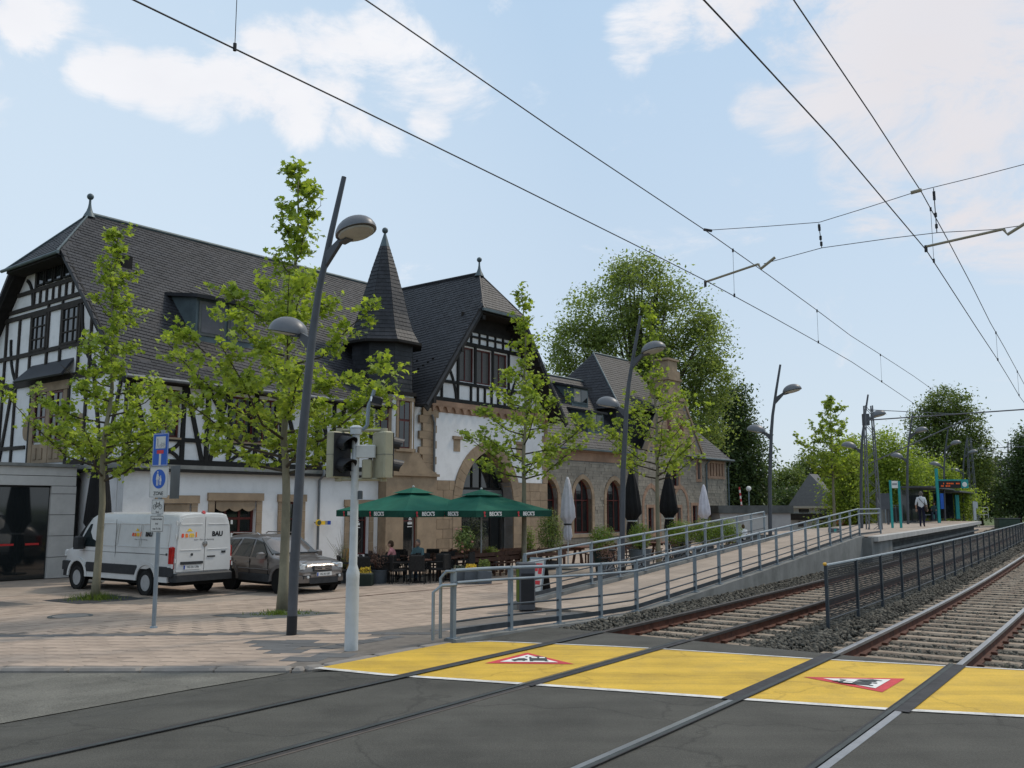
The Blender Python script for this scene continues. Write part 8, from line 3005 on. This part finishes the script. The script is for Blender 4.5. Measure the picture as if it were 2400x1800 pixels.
# planters and shrubs
def pot_box(name, label, base, w, d, h, mt, rz=0):
    rt = thing(name, label, 'planter', base, rz)
    MB().bevbox(-w / 2, w / 2, -d / 2, d / 2, 0, h, .02).build('box', mt, rt); MB().box(-w / 2 + .03, w / 2 - .03, -d / 2 + .03, d / 2 - .03, h + .001, h + .02).build('soil', 'earth', rt)
    return rt


def tuft(name, label, base, z0, w, d, h, n, ls_, lm, seed, cat='plant'):
    rng = np.random.default_rng(seed)
    P = rng.uniform(-1, 1, (n, 3)) * [w / 2, d / 2, h / 2]; P[:, 2] += z0 + h / 2
    P = P * (1 - .3 * (P[:, 2:3] - z0) / max(h, .01) * np.array([1, 1, 0]))
    V, Fc = leaves(P, ls_, seed, 'oval', .2)
    o = link(name, np_mesh(name, V, Fc, lm)); o.location = base; o['label'] = label; o['category'] = cat
    return o


b = GR(889, 1368); shrub('tub_plant', 'round grey tub with dry reddish twigs at the edge of the café', b, .42, .85, 420, .05, 'twig_red', 1, pot=(.30, .42, 'pot_grey'), cat='potted plant')
m = MB(); rnd_ = random.Random(5)
for k in range(70):
    a = rnd_.uniform(0, 6.28); e = Vector((math.cos(a) * rnd_.uniform(.1, .5), math.sin(a) * rnd_.uniform(.1, .5), .42 + rnd_.uniform(.4, .85))); m.tube([(e.x * .2, e.y * .2, .40), e], [.006, .002], 3, cap=False)
o = m.build('dry_twigs', 'wood_top', bpy.data.objects['tub_plant'], kind='stuff')
b = GR(855, 1373); pot_box('planter_box', 'dark green square planter right behind the signal pole', b, .5, .5, .38, 'pot_green'); tuft('yellow_flowers', 'yellow flowers in the dark green planter behind the signal pole', b, .39, .4, .4, .2, 160, .06, 'petal_yellow', 2, 'flowers')
b = GR(806, 1366); shrub('bare_shrub', 'thin bare-branched shrub in a grey pot between the car and the signal pole', b, .4, 1.0, 260, .05, 'leaf_mid', 3, pot=(.2, .35, 'pot_grey'))
m = MB()
for k in range(45):
    a = rnd_.uniform(0, 6.28); e = Vector((math.cos(a) * rnd_.uniform(.1, .7), math.sin(a) * rnd_.uniform(.1, .5), .35 + rnd_.uniform(.5, 1.6))); m.tube([(0, 0, .33), e * .5 + Vector((0, 0, .3)), e], [.008, .005, .002], 3, cap=False)
m.build('bare_twigs', 'bark_plane', bpy.data.objects['bare_shrub'], kind='stuff')
b = GR(813, 1350); ob = thing('orange_board', 'orange folding board peeking out left of the signal pole', 'board', b, R(20))
MB().prism([(-.18, 0), (.18, 0), (.14, .95), (.0, 1.02), (-.14, .95)], .03, X=Matrix.Rotation(R(80), 4, 'X')).build('front_panel', 'orange_panel', ob); MB().box(-.16, .16, .2, .22, 0, .8).build('rear_panel', 'orange_panel', ob)
b = GR(1090, 1368)
rs = thing('rose_tree', 'standard rose tree with pink blooms under the parasols', 'rose tree', GP(1088, 31.0))
MB().tube([(0, 0, 0), (.02, 0, .95)], .02, 6).build('stem', 'bark_dark', rs)
rng = np.random.default_rng(4); n = 900
d_ = rng.normal(0, 1, (n, 3)); d_ /= np.linalg.norm(d_, axis=1, keepdims=True); P = d_ * rng.uniform(.2, 1, (n, 1)) ** .5 * [.40, .40, .48] + [0, 0, 1.35]
V, Fc = leaves(P, .09, 4, 'oval', .2); o = link('foliage', np_mesh('foliage', V, Fc, 'leaf_mid'), rs); o['kind'] = 'stuff'
for k in range(14):
    q = P[k * 37] * np.array([1.08, 1.08, 1.0]); MB().ellip(tuple(q), (.045, .045, .04), 8, 5).build('bloom', 'petal_pink', rs)
for i, (px, lab) in enumerate(((1075, 'left grey box of the flower planters behind the first railing post'), (1104, 'middle grey flower planter with yellow pansies behind the railing'), (1135, 'right grey flower planter with low evergreen behind the railing'))):
    b = GR(px, 1368); pot_box('flower_planter', lab, b, .42, .38, .40, 'pot_grey', R(10))
    tuft('pansies' if i < 2 else 'low_evergreen', ('mixed pansies in the planter left of the railing post', 'yellow and violet pansies in the middle grey planter', 'dark green mound in the right grey planter')[i], b, .40, .42, .38, (.16, .2, .34)[i], (260, 320, 600)[i], .055, ('leaf_grey', 'petal_yellow', 'leaf_mid')[i], 20 + i, 'flowers' if i < 2 else 'plant')
b = GP(1150, 35.2); shrub('lime_shrub', 'round yellow-green bush in front of the entrance glass', b, .35, .6, 700, .07, 'leaf_lime', 30, pot=(.25, .4, 'pot_grey'))
b = GP(1290, 36.8); shrub('dark_bush', 'tall feathery green bush left of the white closed parasol', b, .62, 2.1, 2400, .09, 'leaf_mid', 31, pot=(.28, .3, 'pot_grey'))
b = GP(1240, 35.5); shrub('red_tipped_bush', 'slim yellow-green bush right behind the thin plane trunk', b, .3, 1.4, 800, .08, 'leaf_lime', 32, pot=(.25, .35, 'pot_grey'))
b = GP(1110, 36); shrub('small_olive_tree', 'grey-green small tree in a tub left of the entrance', b, .55, 1.4, 1300, .08, 'leaf_grey', 33, pot=(.3, .45, 'pot_grey'), zoff=.3)
b = GP(1248, 32); shrub('ground_shrub', 'low leafy plant at the foot of the white parasol pole', b, .55, .6, 900, .09, 'leaf_mid', 34)
b = GP(1412, 33.5); shrub('ball_shrub', 'lime green rounded shrub in a dark conical pot beyond the first bicycle', b, .52, 1.0, 1500, .08, 'leaf_lime', 35, pot=(.34, .7, 'pot_green'))
b = GP(1500, 34.5); shrub('ball_shrub', 'lime green shrub in a big grey tub right of the second lamp post', b, .48, 1.05, 1400, .08, 'leaf_lime', 36, pot=(.42, .7, 'pot_grey'))
for i, (px, lab) in enumerate(((1595, 'leftmost bright green shrub of the row behind the ramp railing'), (1650, 'middle bright green shrub of the row, below the white parasol'), (1705, 'rightmost bright green shrub of the row by the stone corner'))):
    b = GP(px, 41); shrub('row_shrub', lab, b, .72, 1.25, 2200, .09, 'leaf_lime', 37 + i, pot=(.42, .55, 'pot_grey'))
b = GP(1425, 31.8); shrub('dry_bush', 'dry brownish potted bush behind the bicycle', b, .35, .75, 700, .07, 'twig_red', 45, pot=(.22, .35, 'pot_grey'))

# litter bin and advertising board near the ramp
b = GR(1233, 1432); lb = thing('litter_bin', 'tall dark grey litter bin at the start of the ramp', 'litter bin', b, R(12))
MB().bevbox(-.17, .17, -.15, .15, .04, .93, .03).build('body', 'lamp_grey', lb); MB().bevbox(-.19, .19, -.17, .17, .95, 1.0, .02).build('lid', 'lamp_grey', lb); MB().box(-.14, .14, -.155, -.151, .15, .78).build('door', 'black_paint', lb); MB().box(-.12, .12, -.12, .12, 0, .04).build('plinth', 'black_paint', lb)
MB().box(-.185, -.172, -.12, .12, .2, .9).build('side_poster', 'leaf_lime', lb)
b = GR(1262, 1392); ab = thing('advertising_board', 'folding board with red and white picture beside the grey litter bin', 'advertising board', b, R(-35)); ab.scale = (.8, .8, .85)
X = Matrix.Translation((0, -.28, 0)) @ Matrix.Rotation(R(-14), 4, 'X')
MB().box(-.30, .30, -.02, .02, .0, 1.12, X=X).build('front_panel', 'galv', ab); MB().box(-.26, .26, -.026, -.0205, .10, 1.06, X=X).build('poster', 'sign_plate', ab)
m = MB()
for k, (x, z, w, h) in enumerate(((-.2, .88, .42, .06), (-.16, .70, .22, .12), (.08, .62, .14, .2), (-.22, .45, .16, .1), (-.02, .3, .22, .12))): m.box(x, x + w, -.030, -.0265, z, z + h, X=X)
m.build('red_print', 'red_paint', ab)
X2 = Matrix.Translation((0, .28, 0)) @ Matrix.Rotation(R(14), 4, 'X')
MB().box(-.30, .30, -.02, .02, .0, 1.12, X=X2).build('rear_panel', 'black_paint', ab)

# bicycles
def bicycle(label, base, rz, frame_m):
    rt = thing('bicycle', label, 'bicycle', base, rz)
    for x in (-.52, .52):
        X = Matrix.Translation((x, 0, .34)) @ Matrix.Rotation(R(90), 4, 'X')
        m = MB(); n = 24
        m.tube([X @ Vector((.335 * math.cos(2 * math.pi * k / n), .335 * math.sin(2 * math.pi * k / n), 0)) for k in range(n + 1)], .018, 6)
        w = m.build('wheel', 'tyre', rt); m = MB()
        for k in range(10):
            a = math.pi * k / 5; m.tube([X @ Vector((0, 0, 0)), X @ Vector((.32 * math.cos(a), .32 * math.sin(a), 0))], .0025, 3, cap=False)
        m.build('spokes', 'chrome', w)
    m = MB(); bb_ = (-.08, 0, .30); st = (-.22, 0, .78); hd_ = (.36, 0, .78)
    for a, b_ in ((bb_, st), (st, hd_), (bb_, hd_), (bb_, (-.52, 0, .34)), (st, (-.52, 0, .34)), (hd_, (.52, 0, .34)), (hd_, (.34, 0, .98)), (st, (-.25, 0, .92))): m.tube([a, b_], .016, 6)
    m.build('frame', frame_m, rt)
    MB().ellip((-.27, 0, .95), (.14, .08, .04), 10, 6).build('saddle', 'black_paint', rt)
    MB().tube([(.30, -.28, 1.02), (.36, -.1, 1.0), (.36, .1, 1.0), (.30, .28, 1.02)], .014, 6).build('handlebar', 'black_paint', rt)
    MB().lathe([(.09, -.01), (.09, .01)], 16, X=Matrix.Translation((-.08, -.04, .30)) @ Matrix.Rotation(R(90), 4, 'X')).build('chainring', 'chrome', rt)
    MB().box(-.75, -.35, -.07, .07, .72, .735).build('carrier', 'black_paint', rt)
    return rt
for px, Y, rz, lab, fm in ((1452, 27.6, R(30), 'dark bicycle with red light parked behind the ramp railing', 'black_paint'), (1580, 31.5, R(24), 'second dark bicycle farther along behind the railing', 'black_paint'), (1630, 34, R(20), 'silver bicycle leaning near the green shrubs', 'chrome')):
    bicycle(lab, GP(px, Y), rz, fm)
# round sign and small name plate on the drainpipe
s, z = FW(745, 1225, -.3)
ws = thing('wall_sign', 'yellow-ringed round lamp sign with small plate on the drainpipe', 'wall sign'); ws.matrix_world = BM @ Matrix.Translation((s, -.3, z))
MB().lathe([(.13, 0), (.13, .08), (0, .085)], 20, X=Matrix.Rotation(R(90), 4, 'X')).build('disc', 'logo_yellow', ws); MB().lathe([(.10, 0), (.10, .01), (0, .011)], 20, X=Matrix.Translation((0, -.086, 0)) @ Matrix.Rotation(R(90), 4, 'X')).build('dark_centre', 'cab_green', ws)
for a, c_, mt in ((.18, .36, 'logo_yellow'), (.37, .48, 'logo_grey'), (.49, .66, 'plate_blue')): MB().box(a, c_, -.04, .0, -.09, .07).build('plate', mt, ws)
MB().box(-.02, .02, 0, .22, -.02, .02).build('bracket', 'pipe_grey', ws)


# ------------------------------------------------------------------ people
def person(label, base, rz, J, E, rad, cols, hair, hands, head, group=None, face=1):
    """skinned body in one mesh; E: (a, b, material); J joint positions"""
    rt = thing('person', label, 'person', base, rz, group)
    names = list(J); idx = {n: i for i, n in enumerate(names)}
    me = bpy.data.meshes.new('body_cage'); me.from_pydata([J[n] for n in names], [(idx[a], idx[b]) for a, b, _ in E], [])
    tmp = bpy.data.objects.new('tmp_body', me); COL.objects.link(tmp)
    md = tmp.modifiers.new('Skin', 'SKIN'); md.use_smooth_shade = True
    for n in names:
        sv = me.skin_vertices[0].data[idx[n]]; r = rad[n]
        sv.radius = (r, r) if not isinstance(r, tuple) else r; sv.use_root = (n == 'pelvis')
    ss = tmp.modifiers.new('Sub', 'SUBSURF'); ss.levels = 2; ss.render_levels = 2
    bpy.context.view_layer.update()
    ev = bpy.data.meshes.new_from_object(tmp.evaluated_get(bpy.context.evaluated_depsgraph_get()))
    bpy.data.objects.remove(tmp)
    mats = ['skin'] + sorted(set(c for _, _, c in E if c != 'skin'))
    m = MB(); m.v = [tuple(v.co) for v in ev.vertices]
    for p in ev.polygons:
        c = p.center; best = None
        for a, b_, mt in E:
            A = Vector(J[a]); Bv = Vector(J[b_]); d = Bv - A; t = max(0, min(1, (c - A).dot(d) / max(d.length_squared, 1e-6)))
            q = (c - (A + d * t)).length - (rad[a][0] if isinstance(rad[a], tuple) else rad[a]) * .3
            if best is None or q < best[0]: best = (q, mt)
        m.f.append(tuple(p.vertices)); m.m.append(mats.index(best[1]))
    # head with face, ears; fingers
    H = Matrix.Translation(head[0]) @ Matrix.Rotation(head[1], 4, 'Z')
    m.ellip((0, 0, 0), (.078, .095, .118), 16, 12, 0, X=H)
    m.ellip((0, .098, -.012), (.014, .022, .022), 8, 6, 0, X=H); m.ellip((0, .085, -.062), (.026, .012, .009), 8, 4, 0, X=H)
    for sx in (-1, 1):
        m.ellip((sx * .080, -.005, -.01), (.012, .022, .034), 8, 6, 0, X=H)
    for wr, dr in hands:
        wr = Vector(wr); dr = Vector(dr).normalized(); sd_ = dr.cross(Vector((0, 1, 0))); sd_ = sd_.normalized() if sd_.length > .1 else Vector((1, 0, 0))
        m.ellip(tuple(wr + dr * .04), (.035, .022, .045), 8, 6, 0)
        for k, ln in enumerate((.075, .085, .08, .062)):
            o_ = wr + dr * .07 + sd_ * (-.027 + k * .018); m.tube([o_, o_ + dr * ln * .55, o_ + dr * ln + Vector((0, .014, 0))], [.009, .0085, .006], 5)
        th = wr + dr * .03 + sd_ * .035; m.tube([th, th + dr * .03 + sd_ * .02, th + dr * .065 + sd_ * .018], [.011, .010, .007], 5)
    body = m.build('body', mats, rt, smooth='full')
    hm = MB(); hm.ellip((0, -.012, .018), (.086, .100, .112), 16, 8, 0, X=H, z_from=-.15)
    hm.ellip((0, -.045, -.02), (.080, .068, .085), 14, 8, 0, X=H)
    hm.build('hair', hair, rt, smooth='full')
    em = MB()
    for sx in (-1, 1): em.ellip((sx * .030, .086, .012), (.011, .008, .007), 8, 5, 0, X=H)
    em.build('eye', 'black_paint', rt)
    return rt


def standing(label, base, rz, shirt, trousers, hair, step=.12):
    J = {'pelvis': (0, 0, .98), 'waist': (0, 0, 1.12), 'chest': (0, 0, 1.34), 'neck': (0, .0, 1.50), 'nape': (0, .015, 1.57), 'shL': (-.175, 0, 1.44), 'elL': (-.245, -.05, 1.15), 'wrL': (-.25, .05, .92), 'shR': (.175, 0, 1.44), 'elR': (.245, -.03, 1.15), 'wrR': (.255, .08, .93),
         'hipL': (-.095, 0, .93), 'knL': (-.10, step + .03, .52), 'anL': (-.10, step, .09), 'toL': (-.11, step + .15, .035), 'hipR': (.095, 0, .93), 'knR': (.10, -.02, .52), 'anR': (.10, -step, .10), 'toR': (.11, -step + .14, .035)}
    rad = {'pelvis': (.155, .11), 'waist': (.145, .10), 'chest': (.165, .115), 'neck': .058, 'nape': .055, 'shL': .07, 'elL': .045, 'wrL': .03, 'shR': .07, 'elR': .045, 'wrR': .03, 'hipL': .095, 'knL': .062, 'anL': .045, 'toL': .035, 'hipR': .095, 'knR': .062, 'anR': .045, 'toR': .035}
    E = [('pelvis', 'waist', shirt), ('waist', 'chest', shirt), ('chest', 'neck', shirt), ('neck', 'nape', 'skin'), ('chest', 'shL', shirt), ('shL', 'elL', shirt), ('elL', 'wrL', 'skin'), ('chest', 'shR', shirt), ('shR', 'elR', shirt), ('elR', 'wrR', 'skin'),
         ('pelvis', 'hipL', trousers), ('hipL', 'knL', trousers), ('knL', 'anL', trousers), ('anL', 'toL', 'black_paint'), ('pelvis', 'hipR', trousers), ('hipR', 'knR', trousers), ('knR', 'anR', trousers), ('anR', 'toR', 'black_paint')]
    return person(label, base, rz, J, E, rad, None, hair, [((-.25, .05, .90), (0, .15, -1)), ((.255, .08, .91), (0, .2, -1))], ((0, .03, 1.665), 0))


def seated(label, base, rz, shirt, trousers, hair, seat=.46, lean=.06):
    z = seat + .10
    J = {'pelvis': (0, 0, z), 'waist': (0, .0, z + .16), 'chest': (0, lean, z + .38), 'neck': (0, lean + .02, z + .54), 'nape': (0, lean + .04, z + .61), 'shL': (-.17, lean, z + .48), 'elL': (-.22, lean + .12, z + .20), 'wrL': (-.15, lean + .36, z + .24), 'shR': (.17, lean, z + .48), 'elR': (.22, lean + .12, z + .20), 'wrR': (.15, lean + .36, z + .24),
         'hipL': (-.10, .05, z), 'knL': (-.12, .46, z + .01), 'anL': (-.12, .46, .09), 'toL': (-.13, .60, .035), 'hipR': (.10, .05, z), 'knR': (.12, .46, z + .01), 'anR': (.12, .42, .09), 'toR': (.13, .56, .035)}
    rad = {'pelvis': (.155, .12), 'waist': (.14, .105), 'chest': (.155, .11), 'neck': .055, 'nape': .052, 'shL': .066, 'elL': .043, 'wrL': .03, 'shR': .066, 'elR': .043, 'wrR': .03, 'hipL': .09, 'knL': .062, 'anL': .043, 'toL': .034, 'hipR': .09, 'knR': .062, 'anR': .043, 'toR': .034}
    E = [('pelvis', 'waist', shirt), ('waist', 'chest', shirt), ('chest', 'neck', shirt), ('neck', 'nape', 'skin'), ('chest', 'shL', shirt), ('shL', 'elL', shirt), ('elL', 'wrL', 'skin'), ('chest', 'shR', shirt), ('shR', 'elR', shirt), ('elR', 'wrR', 'skin'),
         ('pelvis', 'hipL', trousers), ('hipL', 'knL', trousers), ('knL', 'anL', trousers), ('anL', 'toL', 'black_paint'), ('pelvis', 'hipR', trousers), ('hipR', 'knR', trousers), ('knR', 'anR', trousers), ('anR', 'toR', 'black_paint')]
    return person(label, base, rz, J, E, rad, None, hair, [((-.15, lean + .37, z + .24), (.1, 1, 0)), ((.15, lean + .37, z + .24), (-.1, 1, 0))], ((0, lean + .055, z + .70), 0))


pm, sm_ = PL(2160, 9.15)
hp = t_head(sm_) - math.pi / 2
man = standing('man seen from behind in a white shirt and navy trousers walking along the platform', pm, hp, 'shirt_white', 'trousers_navy', 'hair_grey')
man.scale = (1.04, 1.04, 1.04)
bag = thing('shoulder_bag', 'brown shoulder bag hanging on the strap of the walking man', 'bag', pm + Vector((0, 0, 0)), hp)
MB().bevbox(.17, .29, -.20, .14, .84, 1.08, .04).build('pouch', 'leather', bag)
MB().tube([(.22, -.1, 1.06), (.12, -.155, 1.26), (-.02, -.14, 1.42), (-.13, -.02, 1.555), (-.06, .12, 1.46), (.12, .15, 1.28), (.23, .06, 1.06)], .014, 6).build('strap', 'black_paint', bag)
c = GP(930, 31.5); seated('guest with brown hair and pink top seated left of the parasol pole', Vector((c.x - .05, c.y - .35, gz_xy(c.x, c.y))), R(80), 'shirt_pink', 'trousers_navy', 'hair_brown')
c = GP(982, 31.6); seated('guest in a dark teal top seated behind the parasol pole facing left', Vector((c.x, c.y + .1, gz_xy(c.x, c.y))), R(160), 'shirt_teal', 'trousers_blue', 'hair_grey')
c = GP(1744, 50.5)
bq = thing('garden_bench', 'plain bench on the grass before the garage wall', 'bench', c, 0)
MB().box(-.8, .8, -.2, .2, .40, .46).build('seat', 'wood_dark', bq)
for sx in (-.6, .6): MB().box(sx - .04, sx + .04, -.18, .18, 0, .40).build('leg', 'wood_dark', bq)
seated('person in a white shirt sitting on the bench before the garage, back to the tracks', c + Vector((0, 0, 0)), R(8), 'shirt_white', 'trousers_navy', 'hair_brown')
c, s = PL(2190, 11.1)
seated('waiting passenger with blue trousers seated in the front shelter', Vector((c.x, c.y, PZ)), R(150), 'shirt_teal', 'trousers_blue', 'hair_brown')
